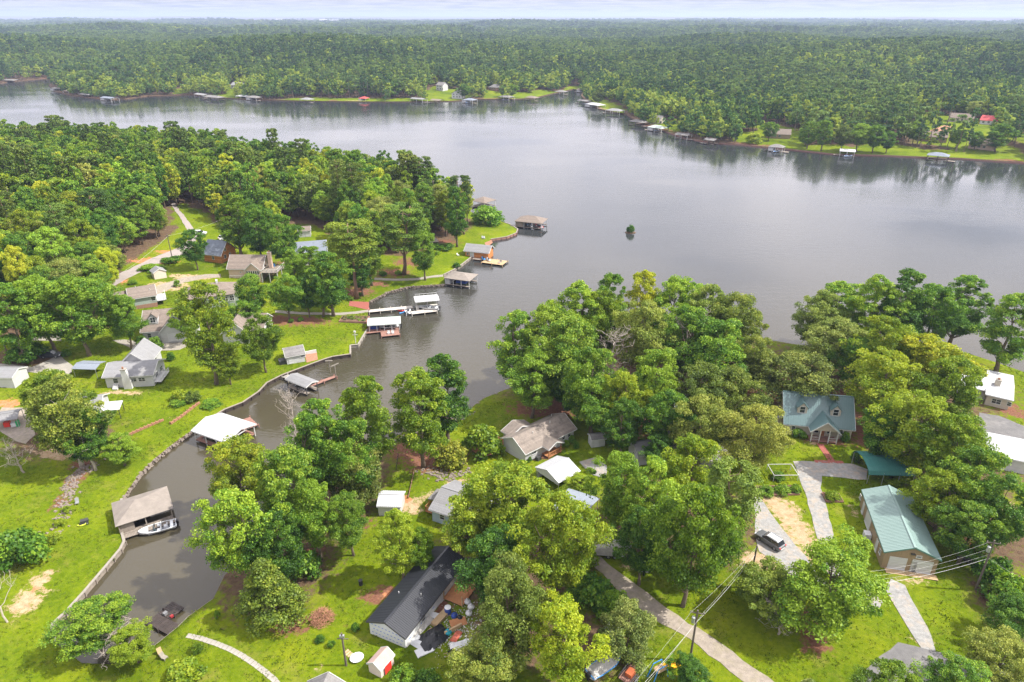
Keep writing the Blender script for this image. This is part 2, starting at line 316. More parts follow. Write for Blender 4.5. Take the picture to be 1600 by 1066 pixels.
def land(name, poly, shore, pts, hf, patches=None, skirt=(0, 0)):
    allp = [Vector((float(x), float(y))) for x, y in poly]; n = len(allp)
    inside = inpoly(pts, poly) & (segdist(pts, np.vstack([poly, poly[:1]])) > 0.8)
    allp += [Vector((float(x), float(y))) for x, y in pts[inside]]
    V, E, F, *_ = delaunay_2d_cdt(allp, [(i, (i + 1) % n) for i in range(n)], [], 0, 1e-4)
    P = np.array([(v.x, v.y) for v in V]); F = [tuple(f) for f in F]
    cen = np.array([P[list(f)].mean(0) for f in F]); keep = inpoly(cen, poly)
    F = [f for f, k in zip(F, keep) if k]
    h = hf(P[:, 0], P[:, 1]); V3 = [(p[0], p[1], z) for p, z in zip(P, h)]
    nv = len(V3); low = {}
    s = set(range(*skirt)); F2 = []
    edges = {}
    for f in F:
        for a, b2 in zip(f, f[1:] + f[:1]): edges[(a, b2)] = edges.get((a, b2), 0) + 1
    for (a, b2) in edges:
        if (b2, a) not in edges and segdist(P[[a, b2]].mean(0), shore)[0] < 0.5:
            for q in (a, b2):
                if q not in low: low[q] = len(V3); V3.append((V3[q][0], V3[q][1], -1.6))
            F2.append((b2, a, low[a], low[b2]))
    o = meshobj(name, V3, F + F2, [GROUND, EARTH]); me = o.data
    sm = np.ones(len(me.polygons), bool); sm[len(F):] = False; me.polygons.foreach_set('use_smooth', sm)
    mi = np.zeros(len(me.polygons), np.int32); mi[len(F):] = 1; me.polygons.foreach_set('material_index', mi)
    if patches:
        PP = np.array([(v[0], v[1]) for v in V3])
        for k, v in patches(PP, None).items():
            a = me.attributes.new(k, 'FLOAT', 'POINT'); a.data.foreach_set('value', v.astype(np.float32))
    o['kind'] = 'structure'; return o
def grid(x0, x1, y0, y1, st, jit=.25, seed=1):
    r = np.random.RandomState(seed); X, Y = np.meshgrid(np.arange(x0, x1, st), np.arange(y0, y1, st)); P = np.stack([X.ravel(), Y.ravel()], 1)
    return P + r.uniform(-jit, jit, P.shape) * st
_near = grid(-150, 130, 45, 215, 1.8); _mid = grid(-340, 130, 30, 420, 5.0, seed=2); _far = grid(-800, 680, -70, 460, 22, seed=3)
inn = lambda P, x0, x1, y0, y1: (P[:, 0] > x0) & (P[:, 0] < x1) & (P[:, 1] > y0) & (P[:, 1] < y1)
_mid = _mid[~inn(_mid, -150, 130, 45, 215)]; _far = _far[~inn(_far, -342, 132, 28, 422)]
land('ground', AB_POLY, np.vstack([SHB, SHA]), np.vstack([_near, _mid, _far]), hA, patch_values)
# far side: rings that widen with distance, out to the horizon
_rr = [320.0]
while _rr[-1] < 52000: _rr.append(_rr[-1] * 1.035 + 4)
_az = np.radians(np.arange(-58, 58, .8)); _rj = np.random.RandomState(4)
PC = np.array([(r * (1 + _rj.uniform(-.008, .008)) * math.sin(a), r * (1 + _rj.uniform(-.008, .008)) * math.cos(a)) for r in _rr for a in _az + _rj.uniform(-.004, .004)])
# clearings on the far shore: lawns and roofs that show between the trees (pixel x, y, rx, ry)
CLEAR = [(295, 141, 9, 7), (365, 147, 12, 9), (370, 138, 10, 5), (690, 150, 24, 8), (715, 152, 12, 8), (685, 141, 10, 6), (770, 148, 14, 7), (812, 150, 20, 5), (850, 147, 18, 5), (900, 139, 14, 3), (945, 165, 14, 9), (955, 172, 16, 6), (1045, 196, 18, 8), (560, 157, 40, 2.5), (480, 157, 40, 2.5), (630, 157, 20, 2.5),
         (1215, 205, 26, 14), (1180, 218, 28, 10), (1230, 228, 26, 7), (1300, 234, 36, 7), (1395, 235, 40, 9), (1350, 238, 34, 6), (1470, 242, 40, 6), (1560, 245, 46, 8), (1470, 204, 40, 18), (1500, 190, 34, 12), (1540, 200, 30, 18), (1465, 215, 34, 12), (1530, 230, 44, 12), (1300, 112, 8, 4), (1410, 57, 40, 4), (1000, 58, 20, 2), (620, 50, 30, 2), (250, 48, 40, 2), (1180, 70, 14, 3), (760, 62, 18, 2), (1290, 152, 3, 3)]
CLX = []
for (x, y, rx, ry) in CLEAR:
    a = T(x, y, 0, True); l, r_ = T(x - rx, y, 0, True), T(x + rx, y, 0, True); t_, b_ = T(x, y - ry, 0, True), T(x, y + ry, 0, True)
    CLX.append((a[0], a[1], (r_[0] - l[0]) / 2, (t_[1] - b_[1]) / 2))
def clear_val(P):
    v = np.zeros(len(P))
    for cx, cy_, ex, ey in CLX: v = np.maximum(v, np.clip(1.6 - np.hypot((P[:, 0] - cx) / ex, (P[:, 1] - cy_) / ey), 0, 1))
    return v
extra = [np.array([(cx + ex * 1.5 * math.sin(a) * k, cy_ + ey * 1.5 * math.cos(a) * k) for a in np.arange(0, 6.28, .6) for k in (.15, .4, .7, 1)]) for cx, cy_, ex, ey in CLX]
def patch_far(P, h):
    c = clear_val(P); d = segdist(P, SHC)
    return {'litter': np.where((c > .3), 0.0, 1.0), 'mulch': np.where((d < 5) & (snoise(P[:, 0], P[:, 1], 70, 4) > .35), .7, 0), 'dirt': np.where((d < 4) & (snoise(P[:, 0], P[:, 1], 90, 8) > .5), .7, 0), 'clay': np.zeros(len(P))}
land('far_shore', C_POLY, SHC, np.vstack([PC] + extra), hC, patch_far)

# ------------------------------------------------------------------ lake
m, N, L, b = newmat('lake_water')
b.inputs['Base Color'].default_value = (.055, .048, .031, 1); b.inputs['Roughness'].default_value = .07; b.inputs['IOR'].default_value = 1.5
t = N.new('ShaderNodeTexCoord')
def _nz(sx, sy, det):
    mp = N.new('ShaderNodeMapping'); mp.inputs['Scale'].default_value = (sx, sy, 1); mp.inputs['Rotation'].default_value = (0, 0, .35); L.new(t.outputs['Object'], mp.inputs[0])
    n = N.new('ShaderNodeTexNoise'); n.inputs['Scale'].default_value = 1; n.inputs['Detail'].default_value = det; L.new(mp.outputs[0], n.inputs['Vector']); return n.outputs['Fac']
wind = N.new('ShaderNodeMapRange'); wind.inputs[1].default_value = .38; wind.inputs[2].default_value = .62; wind.inputs[3].default_value = .04; wind.inputs[4].default_value = .32; L.new(_nz(.009, .02, 5), wind.inputs[0])
dp = N.new('ShaderNodeSeparateXYZ'); L.new(t.outputs['Object'], dp.inputs[0])      # silty water in the shallow cove, clearer out in the lake
mr_ = N.new('ShaderNodeMapRange'); mr_.interpolation_type = 'SMOOTHSTEP'; mr_.inputs[1].default_value = 110; mr_.inputs[2].default_value = 270; L.new(dp.outputs['Y'], mr_.inputs[0])
mxw = N.new('ShaderNodeMix'); mxw.data_type = 'RGBA'; L.new(mr_.outputs[0], mxw.inputs[0]); mxw.inputs[6].default_value = (.056, .048, .029, 1); mxw.inputs[7].default_value = (.030, .033, .034, 1); L.new(mxw.outputs[2], b.inputs['Base Color'])
ad = N.new('ShaderNodeMath'); ad.operation = 'ADD'; L.new(_nz(.9, 1.6, 3), ad.inputs[0]); L.new(_nz(.22, .5, 3), ad.inputs[1])
bp = N.new('ShaderNodeBump'); bp.inputs['Distance'].default_value = .15; L.new(wind.outputs[0], bp.inputs['Strength']); L.new(ad.outputs[0], bp.inputs['Height']); L.new(bp.outputs[0], b.inputs['Normal'])
WATER = m
WV = [(x, y, 0) for y in (-100, 100, 300, 600, 1200, 3200) for x in (-3500, -800, -200, 200, 800, 3500)]
lake = meshobj('lake', WV, [(j * 6 + i, j * 6 + i + 1, j * 6 + i + 7, j * 6 + i + 6) for j in range(5) for i in range(5)], WATER); lake['kind'] = 'structure'
bed = meshobj('lake_bed', [(-3500, -100, -2.5), (3500, -100, -2.5), (3500, 3200, -2.5), (-3500, 3200, -2.5)], [(0, 1, 2, 3)], EARTH); bed['kind'] = 'structure'
# ------------------------------------------------------------------ foliage
def leaf_mat(name, c0, c1, c2, trans=.35, patchy=False):
    """c0 darkest leaf .. c1 .. c2 youngest leaf; varies by leaf, by clump and by tree"""
    m, N, L, b = newmat(name); N.remove(b); out = N['Material Output']
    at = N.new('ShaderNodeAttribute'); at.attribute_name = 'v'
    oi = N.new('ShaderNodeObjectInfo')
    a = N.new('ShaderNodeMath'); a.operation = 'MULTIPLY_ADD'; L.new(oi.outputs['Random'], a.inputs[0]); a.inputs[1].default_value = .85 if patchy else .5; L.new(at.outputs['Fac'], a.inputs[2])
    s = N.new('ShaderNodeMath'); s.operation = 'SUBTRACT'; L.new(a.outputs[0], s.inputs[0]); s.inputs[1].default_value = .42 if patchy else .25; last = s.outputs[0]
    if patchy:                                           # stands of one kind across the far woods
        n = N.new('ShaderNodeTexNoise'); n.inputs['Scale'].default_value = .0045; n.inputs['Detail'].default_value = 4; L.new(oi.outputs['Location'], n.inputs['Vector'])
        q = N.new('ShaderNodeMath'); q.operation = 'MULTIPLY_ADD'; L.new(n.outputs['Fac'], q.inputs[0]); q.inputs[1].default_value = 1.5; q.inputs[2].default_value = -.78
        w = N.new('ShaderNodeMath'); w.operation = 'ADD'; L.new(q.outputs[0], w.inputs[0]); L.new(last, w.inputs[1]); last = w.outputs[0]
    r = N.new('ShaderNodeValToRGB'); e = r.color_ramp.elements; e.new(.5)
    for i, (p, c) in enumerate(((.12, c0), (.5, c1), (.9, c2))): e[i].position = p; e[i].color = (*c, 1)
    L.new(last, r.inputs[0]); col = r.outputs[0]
    mu = N.new('ShaderNodeMix'); mu.data_type = 'RGBA'; mu.blend_type = 'MULTIPLY'; mu.inputs[0].default_value = 1; L.new(col, mu.inputs[6]); L.new(oi.outputs['Color'], mu.inputs[7]); col = mu.outputs[2]
    d = N.new('ShaderNodeBsdfDiffuse'); t = N.new('ShaderNodeBsdfTranslucent'); L.new(col, d.inputs[0]); L.new(col, t.inputs[0])
    g = N.new('ShaderNodeBsdfGlossy'); g.inputs['Roughness'].default_value = .55; g.inputs['Color'].default_value = (.9, .95, .9, 1)
    mx = N.new('ShaderNodeMixShader'); mx.inputs[0].default_value = trans; L.new(d.outputs[0], mx.inputs[1]); L.new(t.outputs[0], mx.inputs[2])
    m2 = N.new('ShaderNodeMixShader'); m2.inputs[0].default_value = .02; L.new(mx.outputs[0], m2.inputs[1]); L.new(g.outputs[0], m2.inputs[2])
    L.new(m2.outputs[0], out.inputs[0]); return m
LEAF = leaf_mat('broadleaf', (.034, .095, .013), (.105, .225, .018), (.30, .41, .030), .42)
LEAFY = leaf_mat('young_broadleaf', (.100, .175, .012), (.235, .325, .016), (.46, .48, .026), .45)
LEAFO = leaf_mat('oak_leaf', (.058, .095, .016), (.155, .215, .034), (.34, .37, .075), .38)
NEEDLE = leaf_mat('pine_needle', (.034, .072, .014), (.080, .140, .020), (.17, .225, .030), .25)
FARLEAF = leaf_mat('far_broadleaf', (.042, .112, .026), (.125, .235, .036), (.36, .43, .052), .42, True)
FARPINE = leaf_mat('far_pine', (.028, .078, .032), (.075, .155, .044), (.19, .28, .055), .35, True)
BARK = mat('bark', (.15, .115, .085), .9, .35, 2.5, .5, 9)
PINEBARK = mat('pine_bark', (.21, .135, .10), .9, .35, 2.5, .5, 9)
PALEBARK = mat('pale_bark', (.42, .37, .31), .85, .3, 2.5, .4, 9)
DEADWOOD = mat('dead_wood', (.33, .285, .245), .9, .25, 2.0, .3, 9)
REDTWIG = mat('dead_leaf', (.34, .17, .10), .9, .4, 1.5)

def leaves_mesh(name, C, CR, nleaf, size, rs, up=.35, flat=.75, cv=None, hang=0.0, axis=None):
    """many leaf-sized faces round clump centres C with radii CR"""
    n = len(C); idx = np.repeat(np.arange(n), nleaf); k = len(idx)
    d = rs.normal(size=(k, 3)); d /= np.linalg.norm(d, axis=1)[:, None]
    flip = (d[:, 2] < -.15) & (rs.rand(k) < .7); d[flip, 2] *= -1
    rad = CR[idx] * (.40 + .78 * rs.rand(k) ** .75)
    P = C[idx] + d * rad[:, None] * np.array([1, 1, flat])
    if hang: P[:, 2] -= rs.rand(k) ** 2 * hang * CR[idx]
    nr = d * .55 + rs.normal(size=(k, 3)) * .6; nr[:, 2] += up; nr /= np.linalg.norm(nr, axis=1)[:, None]
    tmp = rs.normal(size=(k, 3)); u = np.cross(nr, tmp); u /= np.linalg.norm(u, axis=1)[:, None]; w = np.cross(nr, u)
    s = size * (.55 + .8 * rs.rand(k))[:, None]
    bend = nr * s * .16
    Q = np.stack([P - u * s * .62, P - w * s * .42 + bend, P + u * s * .62, P + w * s * .42 + bend], 1).reshape(-1, 3)
    me = bpy.data.meshes.new(name); me.vertices.add(4 * k); me.vertices.foreach_set('co', Q.astype(np.float32).ravel())
    me.loops.add(4 * k); me.loops.foreach_set('vertex_index', np.arange(4 * k, dtype=np.int32))
    me.polygons.add(k); me.polygons.foreach_set('loop_start', np.arange(0, 4 * k, 4, dtype=np.int32)); me.polygons.foreach_set('loop_total', np.full(k, 4, np.int32))
    me.update(calc_edges=True)
    c = (cv if cv is not None else rs.rand(n))
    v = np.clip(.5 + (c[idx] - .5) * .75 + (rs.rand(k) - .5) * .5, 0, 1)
    a = me.attributes.new('v', 'FLOAT', 'FACE'); a.data.foreach_set('value', v.astype(np.float32))
    return me
def limb(mb, a, b, r0, r1, rs, seg=4, wob=.06, n=6):
    a = np.array(a, float); b = np.array(b, float); ln = np.linalg.norm(b - a)
    pts = [a + (b - a) * t + (rs.normal(size=3) * ln * wob if 0 < t < 1 else 0) for t in np.linspace(0, 1, seg + 1)]
    mb.tube(pts, [r0 + (r1 - r0) * t for t in np.linspace(0, 1, seg + 1)], n, cap=False); return pts
def proto(kind, seed, nclump, nleaf, leaf, H=16.0, R=5.5, limbs=14):
    """returns (crown mesh, trunk mesh) for a tree of height H and crown radius R standing at the origin"""
    rs = np.random.RandomState(seed); mb = MB(); hang = 0
    if kind == 'broad' or kind == 'oak' or kind == 'willow' or kind == 'tall':
        lo = {'broad': .20, 'oak': .18, 'willow': .12, 'tall': .16}[kind]; wide = {'broad': .5, 'oak': .55, 'willow': .45, 'tall': .42}[kind]
        lob = rs.uniform(0, 6.28, 3); C = []; CR = []
        while len(C) < nclump:
            t = rs.rand(); a = rs.rand() * 6.28
            e = (1 - (abs(t - wide) / (wide if t < wide else 1 - wide)) ** 2.3) ** .5
            e *= 1 + .24 * math.sin(2 * a + lob[0]) + .22 * math.sin(3 * a + 5 * t + lob[1]) + .18 * math.sin(9 * t + 2 * a + lob[2])
            rr = e * R * (.28 + .72 * rs.rand() ** .45) * .86
            c = np.array((math.cos(a) * rr, math.sin(a) * rr, H * (lo + (1 - lo) * (.05 + .9 * t)))); cr = R * rs.uniform(.085, .24) * (1.12 - .3 * t) * (1 if nclump > 60 else 1.35)
            if any(np.linalg.norm((c - o) / (1, 1, .8)) < .62 * min(cr, q) for o, q in zip(C, CR)) and rs.rand() < .8: continue
            C.append(c); CR.append(cr)
        if kind == 'willow': hang = 1.3
    elif kind == 'pine':
        C = []; CR = []
        while len(C) < nclump:
            t = rs.rand() ** .85; a = rs.rand() * 6.28; lay = math.floor(t * 7) / 7 + rs.uniform(0, .07)
            e = R * (.50 + .5 * math.sin(min(1, 1.25 - lay) * 1.9)) * (.35 + .65 * rs.rand() ** .5) * .85
            C.append(np.array((math.cos(a) * e, math.sin(a) * e, H * (.42 + .545 * lay)))); CR.append(R * rs.uniform(.20, .33) * (1.1 - .45 * lay))
    elif kind == 'cedar':
        C = []; CR = []
        for i in range(nclump):
            t = (i + rs.rand()) / nclump; a = rs.rand() * 6.28; e = R * ((1 - t) ** .75) * (.5 + .5 * rs.rand() ** .5) * .9
            C.append(np.array((math.cos(a) * e, math.sin(a) * e, H * (.07 + .91 * t)))); CR.append(R * rs.uniform(.18, .28) * (1.15 - .6 * t))
    elif kind == 'bush':
        C = []; CR = []
        for i in range(nclump):
            a = rs.rand() * 6.28; t = rs.rand(); e = R * math.sqrt(1 - (t * .95) ** 2) * (.4 + .6 * rs.rand() ** .5) * .8
            C.append(np.array((math.cos(a) * e, math.sin(a) * e, H * (.16 + .68 * t)))); CR.append(R * rs.uniform(.24, .36))
    C = np.array(C); CR = np.array(CR)
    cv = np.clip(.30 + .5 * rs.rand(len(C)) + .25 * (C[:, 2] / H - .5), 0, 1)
    cm = leaves_mesh(kind + '_crown', C, CR, nleaf, leaf, rs, .35, .55 if kind == 'pine' else .75, cv, hang)
    tr = {'pine': .24, 'bush': .10, 'cedar': .16}.get(kind, .32) * H / 16
    top = .93 if kind in ('pine', 'cedar') else .74
    if kind == 'bush':
        for c in C[:5]: limb(mb, (c[0] * .12, c[1] * .12, -.2), c, tr, tr * .35, rs, 3)
    else:
        z = np.linspace(0, top, 8); wx = np.cumsum(rs.normal(0, .012 * H, 8)); wy = np.cumsum(rs.normal(0, .012 * H, 8)); wx -= wx[0]; wy -= wy[0]
        tp = [np.array((wx[i], wy[i], z[i] * H - (.5 if i == 0 else 0))) for i in range(8)]
        mb.tube(tp, [tr * (1.35 if i == 0 else 1) * (1 - .8 * i / 7) for i in range(8)], 8)
        for c in C[rs.permutation(len(C))[:limbs]]:
            zt = max(H * .15, c[2] - np.hypot(c[0], c[1]) * rs.uniform(.35, .9)); i = min(6, max(1, int(zt / (H * top) * 7)))
            limb(mb, tp[i], c, tr * .42 * (1 - .08 * i), tr * .08, rs, 4, .07, 5)
    tm = bpy.data.meshes.new(kind + '_trunk'); tm.from_pydata(mb.v, [], mb.f); tm.polygons.foreach_set('use_smooth', [True] * len(tm.polygons)); tm.update()
    return cm, tm
def dead_proto(seed, H=16.0, R=4.5):
    rs = np.random.RandomState(seed); mb = MB(); tp = limb(mb, (0, 0, -.4), (rs.normal() * .6, rs.normal() * .6, H * .8), .26, .07, rs, 7, .015, 7)
    for i in range(16):
        a = rs.rand() * 6.28; k = rs.randint(2, 8); p = tp[k]; ln = R * rs.uniform(.5, 1.05) * (1.1 - .06 * k)
        q = p + np.array((math.cos(a) * ln, math.sin(a) * ln, ln * rs.uniform(.5, 1.3)))
        sub = limb(mb, p, q, .11 - .006 * k, .035, rs, 4, .07, 5)
        for j in range(6):
            s = sub[rs.randint(1, 5)]; dd = rs.normal(size=3); dd[2] = abs(dd[2]) + .4; dd /= np.linalg.norm(dd); e = s + dd * rs.uniform(.8, 2.2)
            sb = limb(mb, s, e, .045, .018, rs, 3, .09, 4)
            for j2 in range(3):
                dd = rs.normal(size=3); dd[2] += .6; dd /= np.linalg.norm(dd); s2 = sb[rs.randint(1, 4)]; limb(mb, s2, s2 + dd * rs.uniform(.4, 1.1), .022, .010, rs, 2, .1, 3)
    tm = bpy.data.meshes.new('dead_tree'); tm.from_pydata(mb.v, [], mb.f); tm.polygons.foreach_set('use_smooth', [True] * len(tm.polygons)); tm.update(); return tm
PR = {}
PR['broad'] = [proto('broad', s, 175, 190, .245) for s in (11, 12, 13, 14)]
PR['tall'] = [proto('tall', s, 165, 190, .245, 18, 4.8) for s in (21, 22, 23)]
PR['oak'] = [proto('oak', s, 185, 190, .245, 14, 6.2) for s in (31, 32)]
PR['willow'] = [proto('willow', s, 135, 190, .225, 12, 5.0) for s in (41,)]
PR['pine'] = [proto('pine', s, 95, 190, .25, 24, 4.6) for s in (51, 52)]
PR['cedar'] = [proto('cedar', s, 120, 140, .22, 10, 3.6) for s in (61,)]
PR['bush'] = [proto('bush', s, 34, 80, .22, 2.4, 1.8) for s in (71, 72, 73)]
PR['dead'] = [(None, dead_proto(s)) for s in (81, 82)]
MID = [proto(k, s, 95, 44, .60, H, R, 6) for k, s, H, R in (('broad', 111, 17, 5.4), ('tall', 112, 18, 4.8), ('broad', 113, 16, 5.4), ('oak', 114, 16, 5.8), ('pine', 115, 23, 4.3), ('tall', 116, 19, 4.8))]
BASE = {'broad': (16, 5.5), 'tall': (18, 4.8), 'oak': (14, 6.2), 'willow': (12, 5.0), 'pine': (24, 4.6), 'cedar': (10, 3.6), 'bush': (2.4, 1.8), 'dead': (16, 4.5)}
LM = {'y': LEAFY, 'g': LEAF, 'o': LEAFO, 'n': NEEDLE}
_tid = [0]
def tree(kind, top_px, H, wpx, leaf='g', label=None, tint=(1, 1, 1), base_px=None, name=None, cat=None, group=None, bark=None, rz=None, variant=None):
    """a tree whose top shows at top_px; H metres tall, crown wpx photo pixels wide (base_px: where the trunk meets the soil)"""
    _tid[0] += 1; rs = np.random.RandomState(_tid[0] * 7 + 3)
    if base_px:
        x, y, z = T(*base_px)
        if top_px:                                       # height read off the photo: foot and top both show
            for _ in range(12): H = min(30, max(5, H + (proj(x, y, z + H)[1] - top_px[1]) / (H * -1 + 1e-9) * 0 + (proj(x, y, z + H)[1] - top_px[1]) / ((proj(x, y, z)[1] - proj(x, y, z + H)[1]) / H)))
    else: x, y, z = T(*top_px, up=H)
    k = (np.array((x, y, z + H * .6 - HC)) @ CF); w = wpx * k / FPX
    h0, r0 = BASE[kind]; sx = w / 2 / r0; sz = H / h0
    cm, tm = PR[kind][(_tid[0] if variant is None else variant) % len(PR[kind])]
    name = name or {'pine': 'pine_tree', 'cedar': 'cedar_tree', 'oak': 'oak_tree', 'dead': 'dead_tree', 'bush': 'shrub', 'willow': 'willow_tree'}.get(kind, 'leafy_tree')
    r = thing(name, label, cat or ('shrub' if kind == 'bush' else 'tree'), (x, y, z), rs.rand() * 6.28 if rz is None else rz, group)
    lean = rs.normal(0, .03, 2); r.rotation_euler = (lean[0], lean[1], r.rotation_euler[2]); r.scale = (sx, sx, sz)
    if cm:
        c = bpy.data.objects.new('crown', cm if False else cm.copy() if not cm.materials else cm)
        c.parent = r; COL.objects.link(c)
        if not c.data.materials: c.data.materials.append(None)
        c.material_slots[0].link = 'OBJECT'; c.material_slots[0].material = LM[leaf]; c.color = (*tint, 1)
    t = bpy.data.objects.new('trunk' if cm or kind == 'dead' else 'stem', tm); t.parent = r; COL.objects.link(t)
    if not tm.materials: tm.materials.append(None)
    t.material_slots[0].link = 'OBJECT'; t.material_slots[0].material = bark or (DEADWOOD if kind == 'dead' else PINEBARK if kind == 'pine' else BARK)
    return r
for k in PR:
    for cm, tm in PR[k]:
        if cm: cm.materials.append(LEAF)
        tm.materials.append(BARK)
for cm, tm in MID: cm.materials.append(LEAF); tm.materials.append(BARK)
# ------------------------------------------------------------------ woods that read as one mass (instances on points)
def proto_collection(name, items):
    c = bpy.data.collections.new(name)
    for i, (me, m) in enumerate(items):
        o = bpy.data.objects.new('%s_%02d' % (name, i), me); c.objects.link(o); me.materials.clear(); me.materials.append(m)
    return c
def merge_tree(cm, tm, leaf, bark, name):
    """crown and trunk of one distant tree in one mesh with two materials"""
    nc = len(cm.vertices); co = np.empty(nc * 3, np.float32); cm.vertices.foreach_get('co', co); V = co.reshape(-1, 3).tolist()
    V += [tuple(v.co) for v in tm.vertices]
    F = [tuple(range(4 * i, 4 * i + 4)) for i in range(len(cm.polygons))] + [tuple(i + nc for i in p.vertices) for p in tm.polygons]
    me = bpy.data.meshes.new(name); me.from_pydata(V, [], F); me.materials.append(leaf); me.materials.append(bark)
    mi = np.zeros(len(F), np.int32); mi[len(cm.polygons):] = 1; me.polygons.foreach_set('material_index', mi)
    v = np.zeros(len(F), np.float32); src = np.empty(len(cm.polygons), np.float32); cm.attributes['v'].data.foreach_get('value', src); v[:len(src)] = src
    a = me.attributes.new('v', 'FLOAT', 'FACE'); a.data.foreach_set('value', v); me.update(); return me
def scatter(name, P, S, rot, idx, coll, label, cat):
    me = bpy.data.meshes.new(name); me.vertices.add(len(P)); me.vertices.foreach_set('co', np.asarray(P, np.float32).ravel())
    a = me.attributes.new('sc', 'FLOAT_VECTOR', 'POINT'); a.data.foreach_set('vector', np.asarray(S, np.float32).ravel())
    a = me.attributes.new('ro', 'FLOAT_VECTOR', 'POINT'); a.data.foreach_set('vector', np.stack([rot * 0, rot * 0, rot], 1).astype(np.float32).ravel())
    a = me.attributes.new('ix', 'INT', 'POINT'); a.data.foreach_set('value', np.asarray(idx, np.int32))
    o = link(bpy.data.objects.new(name, me)); ng = bpy.data.node_groups.new(name, 'GeometryNodeTree')
    ng.interface.new_socket('Geometry', in_out='INPUT', socket_type='NodeSocketGeometry'); ng.interface.new_socket('Geometry', in_out='OUTPUT', socket_type='NodeSocketGeometry')
    N, L = ng.nodes, ng.links; gi = N.new('NodeGroupInput'); go = N.new('NodeGroupOutput'); ip = N.new('GeometryNodeInstanceOnPoints'); ci = N.new('GeometryNodeCollectionInfo')
    ci.inputs['Collection'].default_value = coll; ci.inputs['Separate Children'].default_value = True; ci.inputs['Reset Children'].default_value = True; ip.inputs['Pick Instance'].default_value = True
    def at(nm, ty):
        n = N.new('GeometryNodeInputNamedAttribute'); n.data_type = ty; n.inputs['Name'].default_value = nm; return n.outputs['Attribute']
    L.new(gi.outputs[0], ip.inputs['Points']); L.new(ci.outputs[0], ip.inputs['Instance']); L.new(at('ix', 'INT'), ip.inputs['Instance Index']); L.new(at('sc', 'FLOAT_VECTOR'), ip.inputs['Scale'])
    e2 = N.new('FunctionNodeEulerToRotation'); L.new(at('ro', 'FLOAT_VECTOR'), e2.inputs[0]); L.new(e2.outputs[0], ip.inputs['Rotation']); L.new(ip.outputs[0], go.inputs[0])
    md = o.modifiers.new('scatter', 'NODES'); md.node_group = ng
    return tag(o, label, cat, None, 'stuff')
rs = np.random.RandomState(77)
def in_view(P, z, mx=60, my=60):
    v = np.stack([P[:, 0], P[:, 1], np.full(len(P), 0) + z - HC], 1); k = v @ CF; px = 800 + FPX * v[:, 0] / k; py = 533 - FPX * (v @ CU) / k
    return (k > 5) & (px > -mx) & (px < 1600 + mx) & (py > -my) & (py < 1066 + my)
def jgrid(x0, x1, y0, y1, st, seed): return grid(x0, x1, y0, y1, st, .42, seed)
# --- wooded peninsula on the left
PB = jgrid(-560, 20, 150, 470, 6.9, 9); PB = PB[inpoly(PB, FB)]; zB = hA(PB[:, 0], PB[:, 1]); PB = PB[in_view(PB, zB + 9, 90, 60)]
KEEP_OUT = [G(x, y, 5) for x, y in ((290, 360), (284, 345), (300, 372), (475, 362), (295, 350))]
PB = PB[[all((p[0] - q[0]) ** 2 + (p[1] - q[1]) ** 2 > 81 for q in KEEP_OUT) for p in PB]]
PB = PB[np.argsort(np.hypot(PB[:, 0], PB[:, 1]))]; zB = hA(PB[:, 0], PB[:, 1])
NB = min(285, len(PB)); kinds = rs.choice(6, len(PB), p=[.26, .22, .2, .12, .08, .12]); leafB = [LEAF, LEAF, LEAFY, LEAFO, NEEDLE, LEAF]
SB = np.stack([rs.uniform(.72, 1.12, len(PB))] * 2 + [rs.uniform(.82, 1.22, len(PB))], 1); SB[:, 1] = SB[:, 0]
edge_d = segdist(PB, FB); SB[edge_d < 7] *= .85
FINE = {0: PR['broad'][0], 1: PR['tall'][0], 2: PR['broad'][2], 3: PR['oak'][0], 4: PR['pine'][0], 5: PR['tall'][1]}
LABB = {'leafy_tree': 'leafy green tree in the near rows of the dense wood left of the lake', 'oak_tree': 'spreading olive green oak in the near rows of the dense wood left of the lake', 'pine_tree': 'dark tall pine in the near rows of the dense wood left of the lake'}
for i in range(NB):
    k = kinds[i]; nm = {3: 'oak_tree', 4: 'pine_tree'}.get(k, 'leafy_tree'); yel = k in (0, 1) and rs.rand() < .12; tn = .85 + .5 * rs.rand()
    ax, ay = proj(PB[i, 0], PB[i, 1], zB[i] + 12 * SB[i, 2])
    col_ = 'yellow green' if (yel or k == 2) else 'olive' if k == 3 else 'dark' if (k == 4 or tn < 1.0) else 'fresh green' if tn > 1.18 else 'green'
    place = ('at the left picture edge' if ax < 90 else 'above the left driveway' if ay > 420 else 'left of the road' if ax < 300 and ay > 300 else 'deep left of the road' if ax < 300 else 'behind the log house' if ax < 420 else 'behind the white garden shed' if ax < 540 else 'behind the two tall pines' if ax < 660 else 'near the peninsula tip')
    size_ = 'tall ' if SB[i, 2] > 1.08 else 'low ' if SB[i, 2] < .88 else 'wide ' if SB[i, 0] > 1.0 else ''
    lab_ = size_ + col_ + {'leafy_tree': ' leafy tree', 'oak_tree': ' oak', 'pine_tree': ' pine'}[nm] + ' of the wood, ' + place
    r = thing(nm, lab_, 'tree', (PB[i, 0], PB[i, 1], zB[i]), rs.rand() * 6.28, 'trees of the near rows of the left wood')
    r.scale = SB[i]; cm, tm = FINE[k] if i < 130 else MID[k]
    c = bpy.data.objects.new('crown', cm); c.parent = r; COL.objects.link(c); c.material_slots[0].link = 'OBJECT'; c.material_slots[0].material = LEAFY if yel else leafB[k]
    c.color = (tn * rs.uniform(.9, 1.12), tn, tn * rs.uniform(.85, 1.1), 1)
    t = bpy.data.objects.new('trunk', tm); t.parent = r; COL.objects.link(t); t.material_slots[0].link = 'OBJECT'; t.material_slots[0].material = PINEBARK if k == 4 else BARK
